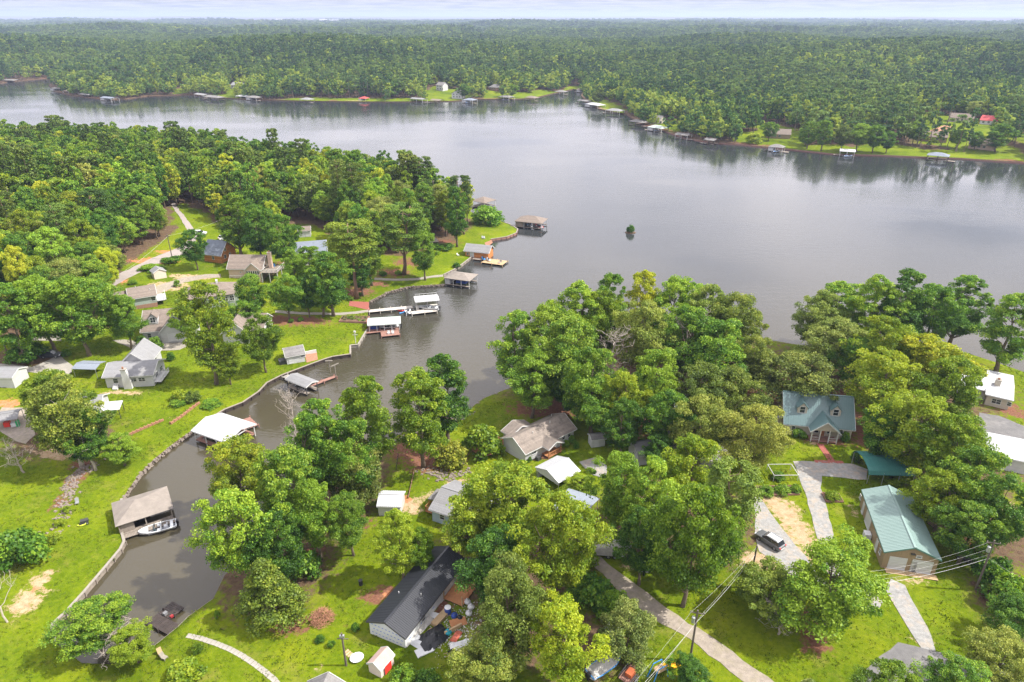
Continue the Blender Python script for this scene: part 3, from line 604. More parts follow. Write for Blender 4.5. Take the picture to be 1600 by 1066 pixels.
mid_items = [merge_tree(MID[i][0], MID[i][1], leafB[i], BARK, 'wood_tree') for i in range(6)]
cMid = bpy.data.collections.new('mid_trees')
for i, me in enumerate(mid_items): cMid.objects.link(bpy.data.objects.new('mid_%02d' % i, me))
q = slice(NB, None)
scatter('woodland', np.column_stack([PB[q], zB[q]]), SB[q], rs.rand(len(PB) - NB) * 6.28, kinds[q], cMid, 'dense green wood filling the back of the left peninsula', 'woodland')
# --- far woods
FAR = [proto(k, s, 26, 16, 1.5, H, R, 2) for k, s, H, R in (('broad', 211, 17, 5.6), ('tall', 212, 18, 5.0), ('broad', 213, 15, 5.6), ('oak', 214, 15, 6.0))]
FARP = [proto('pine', s, 20, 14, 1.4, 21, 4.4, 2) for s in (221, 222)]
cFar = bpy.data.collections.new('far_trees')
for i, (cm, tm) in enumerate(FAR + FARP): cFar.objects.link(bpy.data.objects.new('far_%02d' % i, merge_tree(cm, tm, FARLEAF if i < 4 else FARPINE, BARK, 'far_tree')))
sets = []
for r0, r1, st, sc in ((380, 1000, 6.6, .92), (1000, 2300, 9.2, 1.08), (2300, 4300, 19, 2.1), (4300, 8500, 38, 3.4)):
    half = r1 * math.tan(math.radians(41)); P = jgrid(-half, half, 150, r1, st, int(r0)); R_ = np.hypot(P[:, 0], P[:, 1]); a = np.abs(np.arctan2(P[:, 0], P[:, 1]))
    P = P[(R_ > r0) & (R_ <= r1) & (a < math.radians(40.5))]; P = P[inpoly(P, C_POLY)]
    d = segdist(P, SHC); P = P[(d > 1.0) & (clear_val(P) < .45)]
    sets.append((P, sc))
PF = np.vstack([p for p, s in sets]); sf = np.concatenate([np.full(len(p), s) for p, s in sets]); zF = hC(PF[:, 0], PF[:, 1]); dF = segdist(PF, SHC)
pine_zone = .5 + .5 * snoise(PF[:, 0], PF[:, 1], 520, 2) + np.clip((np.hypot(PF[:, 0], PF[:, 1]) - 900) / 1500, 0, .35) - .25 * np.clip(1 - dF / 60, 0, 1)
isP = rs.rand(len(PF)) < np.clip(pine_zone, .08, .92); ix = np.where(isP, rs.randint(4, 6, len(PF)), rs.randint(0, 4, len(PF)))
w = rs.uniform(.65, 1.3, len(PF)); S = np.stack([w * sf, w * sf, rs.uniform(.7, 1.3, len(PF)) * np.minimum(sf, 1.25)], 1); S[dF < 14] *= .8
scatter('far_woodland', np.column_stack([PF, zF - .2]), S, rs.rand(len(PF)) * 6.28, ix, cFar, 'endless green woods covering the hills beyond the lake', 'woodland')
print('far trees', len(PF), 'left wood', len(PB))
# ------------------------------------------------------------------ air
hz = MB().box(-50000, 50000, -300, 50000, -4, 215).build('haze', None); hz['kind'] = 'stuff'; hz['label'] = 'thin pale blue summer haze over the far woods'; hz['category'] = 'haze'
m = bpy.data.materials.new('haze_air'); m.use_nodes = True; m.node_tree.nodes.clear()
v = m.node_tree.nodes.new('ShaderNodeVolumePrincipled'); v.inputs['Density'].default_value = 1.0e-4; v.inputs['Color'].default_value = (.55, .66, .94, 1); v.inputs['Anisotropy'].default_value = .1
o_ = m.node_tree.nodes.new('ShaderNodeOutputMaterial'); m.node_tree.links.new(v.outputs[0], o_.inputs['Volume']); hz.data.materials.append(m)
# ------------------------------------------------------------------ trees one can tell apart: (kind, top pixel, height m, crown width px, leaf, label, tint, trunk-foot pixel)
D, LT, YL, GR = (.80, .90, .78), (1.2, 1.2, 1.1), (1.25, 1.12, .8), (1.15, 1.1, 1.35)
TREES = [
 # right bank of the cove
 ('broad', (362, 686), 16, 108, 'y', 'yellow green tree leaning over the cove opposite the white roofed boathouse', (1.05, 1, .9)),
 ('broad', (368, 768), 16, 118, 'g', 'broad green tree on the cove bank nearest the open dark dock', LT),
 ('cedar', (408, 878), 11, 112, 'o', 'bushy conical olive cedar at the foot of the cove trees', (1.0, 1.05, .6)),
 ('broad', (440, 700), 18, 110, 'g', 'medium green tree behind the olive cedar on the cove bank', (1, 1, 1)),
 ('tall', (475, 648), 18, 84, 'g', 'leafy green tree right behind the bare pale cove tree', LT),
 ('dead', (452, 606), 17, 62, 'g', 'bare pale dead tree rising from the cove bank trees', (1, 1, 1)),
 ('tall', (560, 586), 20, 92, 'y', 'tall tree with yellowing top beside the cove in front of the grey boat shelter', (.85, .95, .9)),
 ('tall', (500, 622), 19, 92, 'g', 'tall green tree left of the one with the yellowing top', LT),
 ('broad', (545, 655), 16, 90, 'g', 'dark green tree below the tall yellowing cove tree', D),
 ('willow', (553, 694), 13, 100, 'o', 'drooping grey green willow at the lawn edge by the cove', (1.15, 1.08, 1.1)),
 ('broad', (482, 748), 14, 80, 'g', 'deep green tree between the willow and the cove bank', D),
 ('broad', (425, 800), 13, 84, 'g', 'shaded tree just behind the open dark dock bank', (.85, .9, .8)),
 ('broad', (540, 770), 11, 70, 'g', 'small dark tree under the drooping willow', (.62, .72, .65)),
 ('bush', (470, 862), 4.5, 60, 'g', 'dark shrub at the lawn edge below the cove trees', D),
 ('tall', (634, 575), 18, 98, 'y', 'bright tall tree standing in the mulch bed on the small point', (.80, .92, .85), (662, 730)),
 ('tall', (712, 555), 18, 92, 'g', 'taller dark tree right of the bright one on the mulch bed', (.9, .95, .9), (697, 698)),
 ('bush', (704, 694), 4.6, 56, 'o', 'small olive round tree in front of the mulch bed', (1.2, 1.1, .6)),
 ('bush', (755, 668), 6.0, 68, 'y', 'rounded light green tree left of the ranch house', (.72, .85, .75)),
 ('tall', (619, 795), 14, 66, 'y', 'slim bright green tree left of the black roofed building', (.80, .95, .9)),
 ('broad', (655, 830), 9, 50, 'y', 'low bright tree beside the slim one near the black roof', (.72, .9, .8)),
 # around the black roof and the carports
 ('broad', (795, 728), 18, 150, 'y', 'largest yellow green tree in the middle below the ranch house', (.80, .9, .8)),
 ('broad', (868, 775), 17, 128, 'y', 'yellow green tree right of the largest middle tree beside the gravel lane', (.74, .85, .75)),
 ('broad', (735, 775), 13, 92, 'g', 'olive tree hanging over the far end of the black roof', (1.15, 1.0, .8)),
 ('broad', (775, 835), 13, 110, 'g', 'dark tree over the scrap yard beside the black roof', D),
 ('oak', (800, 893), 14, 128, 'o', 'round dark oak beside the scrap heap', (.62, .72, .55)),
 ('broad', (888, 955), 12, 118, 'y', 'bright yellow tree at the bottom of the lane', (1.0, 1.08, .75)),
 ('willow', (985, 952), 9, 96, 'o', 'grey green olive tree left of the gravel lane', (1.05, 1.05, 1.25)),
 ('oak', (758, 1004), 8.5, 112, 'o', 'pale olive tree at the lower edge by the scrap heap', (1.15, 1.15, .9)),
 ('bush', (925, 905), 4, 74, 'g', 'big leaved dark shrub by the trailers', (.8, .95, .8)),
 ('bush', (960, 930), 3.5, 60, 'g', 'dark shrub between the yellow tree and the lane', (.75, .9, .75)),
 ('bush', (905, 855), 4, 60, 'y', 'light green shrub at the upper end of the gravel lane', (.62, .75, .6)),
 ('tall', (905, 742), 4.5, 42, 'y', 'small round tree between the two metal carports', (.75, .9, .8)),
 # cluster right of the lane
 ('broad', (1088, 682), 15, 104, 'y', 'yellow tree standing out of the clump right of the lane', (.88, .96, .7)),
 ('broad', (972, 706), 15, 92, 'g', 'dark tree at the left edge of the clump right of the lane', D),
 ('tall', (1022, 715), 17, 94, 'g', 'mid green tree in the clump above the grey camper', LT),
 ('broad', (1078, 758), 17, 122, 'y', 'big leafy tree with a visible trunk beside the gravel lane', (.66, .82, .75), (1066, 948)),
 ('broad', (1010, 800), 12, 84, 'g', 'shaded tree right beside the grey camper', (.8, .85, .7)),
 ('pine', (1152, 716), 19, 92, 'n', 'stout dark pine left of the parked car', (1.1, 1.15, 1)),
 ('broad', (1125, 800), 11, 80, 'g', 'dark tree in front of the stout pine', (.75, .85, .75)),
 ('oak', (1190, 640), 13, 104, 'o', 'olive oak above the vegetable garden', (1.1, 1.05, .85)),
 # wooded point in the middle
 ('tall', (806, 484), 18, 84, 'g', 'open crowned tree at the left tip of the middle point', LT),
 ('broad', (858, 476), 19, 96, 'g', 'large green tree second from the tip of the middle point', (1, 1, 1)),
 ('tall', (905, 434), 21, 82, 'g', 'tall crown on the left skyline of the middle point', LT),
 ('tall', (954, 427), 21, 66, 'g', 'dark tall crown left of the yellow one on the middle point', D),
 ('tall', (1004, 419), 20, 60, 'y', 'brightest yellow crown on the back of the middle point', (1.15, 1.1, .7)),
 ('broad', (1060, 432), 19, 90, 'g', 'green crown right of the brightest yellow one on the middle point', LT),
 ('broad', (1112, 446), 19, 84, 'o', 'olive crown on the right skyline of the middle point', (1.0, 1.1, .8)),
 ('oak', (1152, 460), 18, 92, 'o', 'wide rounded olive crown at the right end of the middle point', (1.15, 1.15, .85)),
 ('broad', (946, 452), 19, 76, 'y', 'yellowish crown just below the brightest yellow one', (.78, .88, .7)),
 ('broad', (890, 495), 19, 104, 'g', 'broad green crown in the left middle of the point', (1, 1, 1)),
 ('broad', (1010, 470), 19, 92, 'o', 'olive crown behind the bare limbed tree on the point', (1, 1.05, .8)),
 ('broad', (1080, 478), 18, 96, 'g', 'green crown behind the right bare tree on the point', (.95, 1, .9)),
 ('broad', (1135, 500), 17, 100, 'g', 'lush crown right of the bare trees on the point', LT),
 ('oak', (1178, 524), 15, 68, 'o', 'olive crown above the spreading oak by the teal roofed house', (1.05, 1.05, .8)),
 ('broad', (832, 550), 16, 92, 'g', 'dark tree overhanging the lawn tip by the ranch house', D),
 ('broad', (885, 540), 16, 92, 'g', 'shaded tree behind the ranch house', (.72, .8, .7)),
 ('broad', (930, 545), 17, 92, 'g', 'dark crown left of the bare trees', (.82, .88, .75)),
 ('broad', (978, 582), 14, 70, 'y', 'yellow green tree low in the middle of the point', (.82, .92, .7)),
 ('dead', (1075, 496), 18, 112, 'g', 'large bare grey tree in the middle of the wooded point', (1, 1, 1)),
 ('dead', (952, 508), 18, 84, 'g', 'smaller bare tree left of the large bare one on the point', (1, 1, 1)),
 ('broad', (1030, 545), 16, 90, 'g', 'green tree below the two bare trees', (.9, .95, .8)),
 ('broad', (1105, 570), 15, 96, 'o', 'olive tree below the right bare tree', (.95, 1, .75)),
 ('oak', (1148, 575), 14, 100, 'o', 'pale olive tree behind the olive oak over the garden', (1.1, 1.1, .85)),
 ('broad', (932, 588), 14, 84, 'g', 'dark tree behind the small white shed with brown roof', D),
 ('broad', (905, 600), 9, 56, 'g', 'dark low tree beyond the ranch house roof end', (.7, .78, .7)),
 ('broad', (978, 622), 12, 64, 'g', 'dark tree left of the wooden stairs', (.68, .78, .7)),
 ('broad', (1048, 610), 13, 76, 'g', 'green tree over the wooden stairs', (.85, .95, .8)),
 ('oak', (1105, 622), 13, 96, 'o', 'rounded pale oak right of the wooden stairs', (1.1, 1.1, .9)),
 ('broad', (1030, 680), 8, 50, 'g', 'small dark tree above the grey metal shed', D),
 # right side
 ('oak', (1246, 556), 13, 136, 'o', 'spreading thin oak in front of the teal roofed house', (1.0, .95, .85)),
 ('broad', (1290, 456), 18, 74, 'o', 'olive crown left on the shore behind the teal roofed house', (.95, 1.05, .9)),
 ('tall', (1322, 440), 19, 84, 'g', 'green crown second from left behind the teal roofed house', LT),
 ('tall', (1376, 428), 20, 76, 'g', 'tall green crown on the right shore skyline', LT),
 ('tall', (1432, 420), 21, 88, 'g', 'tallest crown on the right shore skyline', (.95, 1, .95)),
 ('dead', (1410, 455), 18, 50, 'g', 'thin bare tree among the right shore crowns', (1, 1, 1)),
 ('broad', (1470, 445), 17, 84, 'g', 'green crown between the two tallest on the right shore', LT),
 ('tall', (1515, 430), 20, 84, 'g', 'open crowned tall tree above the white roofed house', LT),
 ('tall', (1590, 456), 17, 92, 'g', 'dark trunked tree at the right edge by the lake lawn', (1, 1.05, .9), (1556, 582)),
 ('oak', (1318, 500), 15, 104, 'o', 'grey olive oak behind the teal roof ridge', (.95, 1.0, .95)),
 ('broad', (1352, 530), 14, 80, 'g', 'dark tree right behind the teal roofed house', D),
 ('broad', (1395, 495), 17, 90, 'y', 'yellow topped tree on the shore right of the teal house', (.9, .95, .7)),
 ('broad', (1452, 525), 17, 126, 'y', 'great yellow tree between the teal roof and the white roof', (1.12, 1.02, .65)),
 ('broad', (1395, 548), 16, 110, 'y', 'yellow green tree left of the great yellow one', (.80, .88, .65)),
 ('broad', (1500, 560), 16, 100, 'y', 'yellow green tree right of the great yellow one', (.74, .85, .65)),
 ('broad', (1448, 612), 16, 116, 'y', 'wide light green tree below the great yellow one', (.66, .80, .62)),
 ('broad', (1398, 628), 12, 76, 'g', 'dark green tree beside the red path lawn', (.85, .95, .75)),
 ('broad', (1508, 648), 15, 104, 'y', 'light green tree behind the teal carport', (.62, .78, .6)),
 ('broad', (1472, 690), 7, 50, 'g', 'low tree touching the teal carport', (.8, .95, .75)),
 ('broad', (1540, 705), 14, 110, 'g', 'olive green tree right of the teal carport', (1.1, 1.05, .85)),
 ('broad', (1490, 740), 11, 90, 'y', 'yellow green bush tree beside the green garage', (.66, .8, .55)),
 ('broad', (1575, 745), 13, 100, 'g', 'dark tree at the right edge above the utility pole', (.85, .92, .8)),
 ('broad', (1530, 790), 10, 90, 'g', 'dark low tree behind the flat trailer', (.78, .85, .72)),
 ('oak', (1322, 862), 12, 160, 'g', 'big spreading tree in front of the green garage', (.92, .98, .8)),
 ('oak', (1210, 895), 8, 112, 'o', 'scrubby tree with bare twigs right of the lane', (.9, 1.0, .6)),
 ('dead', (1228, 940), 6, 70, 'g', 'bare twiggy bush at the foot of the scrubby tree', (1, 1, 1)),
 ('broad', (1405, 1046), 8, 90, 'y', 'yellow green tree at the bottom edge over the road', (.72, .86, .6)),
 ('broad', (1505, 1030), 8, 90, 'g', 'green tree at the bottom right corner of the lawn', LT),
 ('oak', (1580, 1000), 8, 100, 'o', 'olive tree in the bottom right corner', (1.05, 1.05, .85)),
 ('bush', (1585, 905), 5, 70, 'g', 'dark shrub below the right utility pole', (.85, .95, .8)),
 ('bush', (1560, 870), 5, 60, 'g', 'green shrub right beside the utility pole', (.8, .9, .75)),
 ('oak', (1596, 935), 7, 84, 'g', 'dark tree on the right edge of the lower lawn', (.75, .85, .7)),
 ('broad', (1080, 1030), 5, 60, 'g', 'small tree at the foot of the lower utility pole', (.9, 1, .75)),
 ('cedar', (1265, 1062), 5, 60, 'o', 'grey tipped conifer at the bottom edge', (1.2, 1.2, 1.5)),
 # left side
 ('broad', (72, 580), 13, 92, 'y', 'yellow green tree by the left gravel yard', (.82, .88, .7)),
 ('broad', (118, 592), 15, 116, 'o', 'thin olive tree with a leaning pale trunk on the left lawn', (1.2, 1.15, .75), (128, 728)),
 ('broad', (158, 640), 13, 74, 'g', 'dark tree right of the leaning pale trunk', D, (150, 735)),
 ('broad', (182, 680), 7, 56, 'g', 'low green tree at the end of the brick edged terrace', (.95, 1, .8)),
 ('tall', (318, 440), 20, 84, 'y', 'large yellow green tree on the left lawn near the white gabled house', (.78, .85, .65), (338, 600)),
 ('broad', (350, 548), 9, 40, 'y', 'lower limbs tree beside the large yellow green lawn tree', (.66, .78, .55)),
 ('broad', (130, 432), 19, 108, 'g', 'big dark oak shaped tree above the left driveway', (.95, 1.0, .9), (140, 556)),
 ('broad', (420, 490), 14, 58, 'y', 'airy tree with twin trunks above the white cottage', (.7, .82, .6), (416, 582)),
 ('broad', (301, 358), 12, 40, 'g', 'neat round crowned tree on the roadside lawn', (.75, .9, .8), (309, 422)),
 ('tall', (518, 392), 20, 74, 'g', 'tall shade tree with bare trunk on the path lawn', (.9, .98, .9), (521, 494)),
 ('tall', (492, 412), 16, 50, 'g', 'slender tree in the mulch bed left of the tall shade tree', (.85, .95, .85), (505, 495)),
 ('pine', (552, 338), 25, 84, 'n', 'tall pine with red brown trunk in the mulch bed', (1.5, 1.4, .9), (557, 467)),
 ('pine', (632, 314), 25, 80, 'n', 'lone tall pine on the green lakeside lawn', (1.5, 1.5, 1.1), (631, 429)),
 ('tall', (598, 342), 21, 56, 'y', 'light green tree between the two tall pines', (.68, .8, .65), (581, 446)),
 ('broad', (660, 360), 15, 50, 'g', 'dark tree right of the lone tall pine', D),
 ('tall', (718, 290), 20, 44, 'g', 'dark slim tree at the end of the peninsula lawn', (.85, .95, .85), (714, 386)),
 ('pine', (722, 268), 25, 40, 'n', 'pine on the very tip of the wooded peninsula', (1, 1, 1)),
 ('pine', (655, 240), 26, 48, 'n', 'dark pine rising above the wood against the lake', (.85, .9, .9)),
 ('broad', (400, 428), 13, 56, 'g', 'round dark tree below the peach house', (.85, .95, .85), (402, 500)),
 ('broad', (440, 428), 13, 54, 'g', 'round tree beside the white deck of the peach house', (.95, 1.05, .95), (453, 500)),
 ('broad', (476, 430), 12, 42, 'g', 'small bluish dark tree in the long mulch bed', (.6, .75, .8), (484, 496)),
 ('broad', (478, 385), 13, 50, 'g', 'dark bushy tree hiding the grey roofed house', (.72, .85, .7)),
 ('broad', (395, 320), 18, 60, 'g', 'dark tree behind the log house', D),
 ('broad', (440, 335), 17, 56, 'g', 'dark tree left of the white garden shed', (.8, .9, .8)),
 ('bush', (762, 322), 7, 52, 'g', 'round dark bush tree at the tip of the lakeside lawn', (.75, .95, .85), (762, 350)),
 ('dead', (8, 860), 9, 60, 'g', 'white trunked bare tree on the left edge', (1, 1, 1), (12, 972)),
 ('bush', (20, 832), 6, 80, 'g', 'dark leafy tree on the left edge of the lawn', (.85, .95, .8)),
 ('dead', (20, 690), 7, 60, 'g', 'bare forked tree by the left gravel yard', (1, 1, 1)),
 ('broad', (135, 948), 8, 104, 'g', 'green tree over the head of the cove', (1.05, 1.05, .9)),
 ('broad', (200, 985), 6, 70, 'y', 'light shrub tree at the right of the cove head', (.62, .78, .6)),
 ('broad', (48, 430), 18, 90, 'g', 'large dark green tree above the pale pad at the left', (.85, .95, .8)),
 ('tall', (2, 440), 18, 80, 'g', 'large green tree at the left edge above the driveway bushes', (.85, .95, .8)),
 ('broad', (182, 462), 13, 60, 'g', 'dark green tree touching the sage house', (.8, .9, .75)),
 ('tall', (360, 300), 20, 64, 'y', 'light green tree right behind the log house', (.75, .9, .7)),
 ('tall', (560, 392), 13, 40, 'g', 'low tree beside the tall pine with red brown trunk', (.8, .95, .8)),
 ('broad', (455, 390), 12, 40, 'g', 'dark tree right of the peach house deck', (.8, .9, .8)),
 ('broad', (285, 470), 10, 50, 'y', 'small light tree between the sage houses', (.7, .85, .65)),
 ('broad', (375, 470), 9, 44, 'g', 'tree between the long sage house and the white walled house', (.9, 1, .85)),
 ('dead', (165, 985), 5, 100, 'g', 'pale twiggy bush at the head of the cove', (1, 1, 1)),
 ('bush', (185, 470), 5, 40, 'g', 'dark shrub by the grey green house', D),
]
for tr in TREES:
    kind, top, H, w_, lf, lab, tint = tr[:7]
    if len(tr) < 8 and kind in ('broad', 'tall', 'oak') and H > 9 and 'roof' not in lab and 'ranch' not in lab: H *= 1.14
    tree(kind, top, H, w_, lf, lab, tint, tr[7] if len(tr) > 7 else None, bark=PALEBARK if 'pale trunk' in lab or 'white trunk' in lab else None)
SHRUBS = [  # low garden shrubs: foot pixel, height m, width px, leaf, label
 ((238, 421), 1.6, 40, 'g', 'clipped hedge left of the little tan shed', 'clipped_hedge'), ((268, 409), 1.8, 34, 'g', 'hedge between the little tan shed and the road', 'clipped_hedge'), ((208, 444), 1.6, 14, 'g', 'dark round bush at the hedge end by the road', None),
 ((278, 448), 2.2, 12, 'g', 'narrow dark bush on the sandy drive', None), ((45, 562), 4.2, 58, 'g', 'large light bush beside the left concrete drive', None), ((104, 556), 1.8, 16, 'g', 'round bush by the dark parked car', None),
 ((245, 545), 3.4, 22, 'g', 'flowering shrub in front of the white garage door', None), ((222, 540), 2.8, 18, 'g', 'shrub at the corner of the brick drive', None), ((268, 563), 2.2, 14, 'g', 'single round bush on the left lawn', None),
 ((282, 625), 2.6, 26, 'y', 'light green shrub behind the brick edged steps', None), ((302, 626), 2.4, 26, 'o', 'grey green shrub behind the brick edged steps', None), ((278, 632), 1.2, 26, 'g', 'low dark hedge left of the brick steps', 'clipped_hedge'), ((330, 634), 1.2, 32, 'g', 'low dark hedge right of the brick steps', 'clipped_hedge'),
 ((455, 504), 1.2, 9, 'g', 'small bush at the left in the long mulch bed', None), ((470, 502), 1.3, 10, 'g', 'small bush at the right in the long mulch bed', None), ((548, 470), 1.2, 9, 'g', 'small bush beside the tall pine trunk', None), ((563, 462), 1.2, 9, 'g', 'small bush right of the tall pine trunk', None),
 ((598, 430), 1.4, 14, 'g', 'low bush left under the lone pine', None), ((622, 429), 1.4, 12, 'g', 'low bush right under the lone pine', None), ((697, 390), 2.4, 26, 'g', 'dark hedge bush behind the orange boathouse lawn', None), ((680, 388), 2.0, 22, 'g', 'hedge bush near the garden shelter', None),
 ((714, 418), 1.8, 13, 'g', 'round bush on the seawall by the dock roof', None), ((826, 722), 1.3, 11, 'g', 'bush at the near corner of the ranch house', None), ((884, 697), 1.4, 12, 'g', 'bush at the ranch house front windows', None), ((893, 691), 1.6, 14, 'g', 'bush at the far corner of the ranch house', None),
 ((1248, 683), 1.9, 24, 'g', 'leafy bush left of the teal house porch', None), ((1320, 690), 2.2, 14, 'g', 'conical bush right of the teal house porch', None), ((1336, 720), 2.0, 16, 'g', 'bush beside the bicycles at the carport', None),
 ((1005, 700), 2.2, 22, 'o', 'dry thorny bush beside the grey metal shed', None), ((308, 1018), 1.5, 18, 'y', 'little bush beside the stepping stone path', None), ((290, 1060), 2.2, 60, 'y', 'light feathery shrub at the lower edge by the path', None),
 ((632, 1066), 2.4, 44, 'g', 'green shrub beside the small red doored shed', None), ((668, 1072), 2.2, 46, 'g', 'shrub right of the small red doored shed', None), ((555, 985), 1.4, 14, 'g', 'weedy bush at the corner of the black roofed building', None), ((518, 1010), 1.0, 14, 'g', 'weedy tuft near the leaning pole', None), ((500, 1002), 1.0, 16, 'g', 'weedy tuft left of the leaning pole', None),
 ((340, 965), 1.4, 10, 'g', 'thin sapling by the sunken boards', None), ((105, 800), 1.2, 14, 'y', 'low plants along the rocky bed', None), ((85, 845), 1.4, 24, 'y', 'low plants at the end of the rocky bed', None), ((95, 820), 1.2, 18, 'y', 'bright plants beside the rocky bed', None), ((50, 870), 2.0, 40, 'g', 'leafy bush at the bare soil on the left', None),
 ((1300, 780), 1.6, 26, 'y', 'leafy plants in the raised bed by the garage', None), ((1215, 748), 1.4, 22, 'g', 'vegetable plants inside the white garden frame', None), ((1196, 772), 1.5, 28, 'g', 'leafy crop at the left of the garden bed', None), ((1222, 770), 1.5, 28, 'g', 'leafy crop in the middle of the garden bed', None), ((1242, 768), 1.4, 20, 'g', 'leafy crop at the right of the garden bed', None),
 ((1395, 752), 1.6, 40, 'y', 'weeds along the back of the green garage', None), ((900, 700), 1.5, 10, 'g', 'end bush along the ranch house wall', None), ((870, 660), 1.6, 10, 'g', 'round bush by the ranch house deck', None), ((540, 380), 2.5, 26, 'g', 'undergrowth bush at the wood edge above the lawn', None), ((985, 362), 3.2, 13, 'g', 'lone bush on the tiny islet in the lake', None),
]
for (fx, fy), H, w_, lf, lab, nm in SHRUBS:
    if 'islet' in lab: continue
    tree('bush', None, H, w_, lf, lab, (.85, .95, .8) if lf == 'g' else (.8, .9, .7), (fx, fy), name=nm, cat='hedge' if nm else 'shrub')
# ------------------------------------------------------------------ materials of built things
W_WHITE = mat('white_siding', (0.480, 0.480, 0.488), .6, .06, .8, 0, stripes=(2, .2), sdepth=.10, dirt=(.50, .48, .43), dirtamt=.35)
W_CREAM = mat('cream_siding', (0.464, 0.416, 0.344), .6, .06, .8, 0, stripes=(2, .2), sdepth=.10, dirt=(.42, .37, .30), dirtamt=.35)
W_PEACH = mat('peach_siding', (0.528, 0.392, 0.312), .65, .06, .8, 0, stripes=(2, .2), sdepth=.10)
W_SAGE = mat('sage_siding', (0.304, 0.352, 0.320), .65, .08, .8, 0, stripes=(2, .2), sdepth=.10)
W_LOG = mat('orange_log', (.50, .20, .065), .6, .2, 1.5, 0, stripes=(2, .28), sdepth=.45)
W_TAN = mat('tan_metal_wall', (0.288, 0.208, 0.132), .5, .06, .8, 0, stripes=(0, .3), sdepth=.08)
W_TAN2 = mat('tan_metal_wall_side', (.36, .26, .165), .5, .06, .8, 0, stripes=(1, .3), sdepth=.08)
W_BRICK = mat('brick_base', (.30, .17, .12), .85, .25, 3.0, .2, stripes=(2, .12), sdepth=.35)
W_BLUE = mat('pale_blue_siding', (0.360, 0.440, 0.528), .6, .06, .8, 0, stripes=(2, .2), sdepth=.1)
R_BROWN = mat('brown_shingle', (0.188, 0.152, 0.128), .9, .22, 1.6, .15, stripes=(1, .35), sdepth=.28, dirt=(.17, .14, .12), dirtamt=.5)
R_GREY = mat('grey_shingle', (0.188, 0.180, 0.176), .9, .22, 1.6, .15, stripes=(1, .35), sdepth=.25, dirt=(.11, .10, .095), dirtamt=.75)
R_LGREY = mat('light_grey_roof', (0.216, 0.216, 0.224), .8, .12, 1.2, .1, stripes=(1, .4), sdepth=.15, dirt=(.19, .185, .18), dirtamt=.6)
R_BLUEG = mat('blue_grey_roof', (0.172, 0.196, 0.240), .8, .15, 1.2, .1, stripes=(1, .4), sdepth=.2)
R_TAUPE = mat('weathered_taupe_roof', (0.216, 0.188, 0.164), .85, .2, .9, .1, dirt=(.22, .19, .17), dirtamt=.6)
R_TEAL = mat('teal_metal', (.095, .16, .165), .35, .07, .5, 0, spec=.5, dirt=(.14, .19, .195), dirtamt=.5)
R_GREEN = mat('pale_green_metal', (.20, .285, .265), .38, .06, .4, 0, spec=.5, dirt=(.25, .335, .31), dirtamt=.5)
R_BLACK = mat('black_metal', (.028, .030, .037), .34, .15, .5, 0, spec=.5)
R_WHITE = mat('white_metal', (0.448, 0.456, 0.472), .45, .06, .5, 0, dirt=(.62, .61, .57), dirtamt=.35)
R_SILVER = mat('silver_metal', (0.272, 0.304, 0.360), .4, .10, .5, 0, metal=.25, dirt=(.46, .50, .56), dirtamt=.4)
R_SAGE = mat('pale_sage_roof', (0.400, 0.464, 0.424), .5, .06, .5, 0, stripes=(0, .4), sdepth=.1)
R_RED = mat('red_roof', (.45, .07, .07), .6, .15, .6)
TRIM = mat('white_trim', (0.528, 0.528, 0.520), .5, .05, 1)
DKTRIM = mat('dark_trim', (.05, .05, .052), .5, .1, 1)
R_CARP = mat('bright_teal_metal', (.055, .185, .17), .35, .07, .5, 0, spec=.5)
GLASS = mat('window_glass', (.022, .028, .036), .06, .3, .7, 0, spec=.8)
DOORW = mat('white_door', (0.528, 0.528, 0.544), .45, .04, .6, 0, stripes=(2, .55), sdepth=.05)
WOOD = mat('weathered_wood', (0.240, 0.204, 0.172), .85, .28, 2.0, .2)
WOODN = mat('new_lumber', (0.416, 0.296, 0.168), .75, .18, 2.0, .1)
WOODO = mat('stained_deck', (.37, .165, .07), .75, .2, 2.0, .1)
WOODR = mat('red_brown_deck', (.26, .14, .11), .85, .3, 1.8, .2)
WOODD = mat('wet_dark_wood', (.045, .034, .030), .6, .4, 1.6, .2)
CONC = mat('concrete', (0.288, 0.268, 0.240), .9, .15, .7, .1, dirt=(.38, .34, .29), dirtamt=.5)
GRAVEL = mat('grey_gravel', (0.248, 0.244, 0.236), .95, .32, 1.8, .5, 9, dirt=(.40, .31, .22), dirtamt=.7)
SANDGR = mat('sandy_gravel', (0.272, 0.232, 0.192), .95, .28, 1.6, .5, 9, dirt=(.22, .20, .11), dirtamt=.6)
ASPHALT = mat('old_asphalt', (0.136, 0.132, 0.132), .92, .22, .8, .3, 12, dirt=(.26, .245, .235), dirtamt=.6)
PINKRD = mat('worn_road', (0.288, 0.248, 0.228), .92, .15, .8, .3, 12, dirt=(.27, .24, .23), dirtamt=.6)
REDBRICK = mat('red_paver', (.27, .085, .065), .85, .25, 3.0, .2)
STONE = mat('field_stone', (.20, .165, .14), .9, .35, 2.2, .4)
PALESTONE = mat('pale_stone', (0.26, 0.235, 0.20), .9, .25, 2.0, .2)
BRICKW = mat('terracotta_wall', (.30, .15, .09), .85, .25, 2.5, .2)
BLKTARP = mat('black_tarp', (.018, .019, .022), .45, .3, 2, .3)
BLUEPL = mat('blue_tarp', (.03, .07, .30), .5, .2, 2, .2)
WHTPL = mat('white_sheet', (0.576, 0.584, 0.592), .55, .1, 2, .1)
RUBBER = mat('rubber', (.02, .02, .021), .8, .2, 3)
STEEL = mat('galvanised_steel', (.45, .46, .47), .4, .1, 2, 0, metal=.7)
CARGREY = mat('grey_car_paint', (.16, .165, .175), .25, .05, 1, 0, metal=.4, spec=.6)
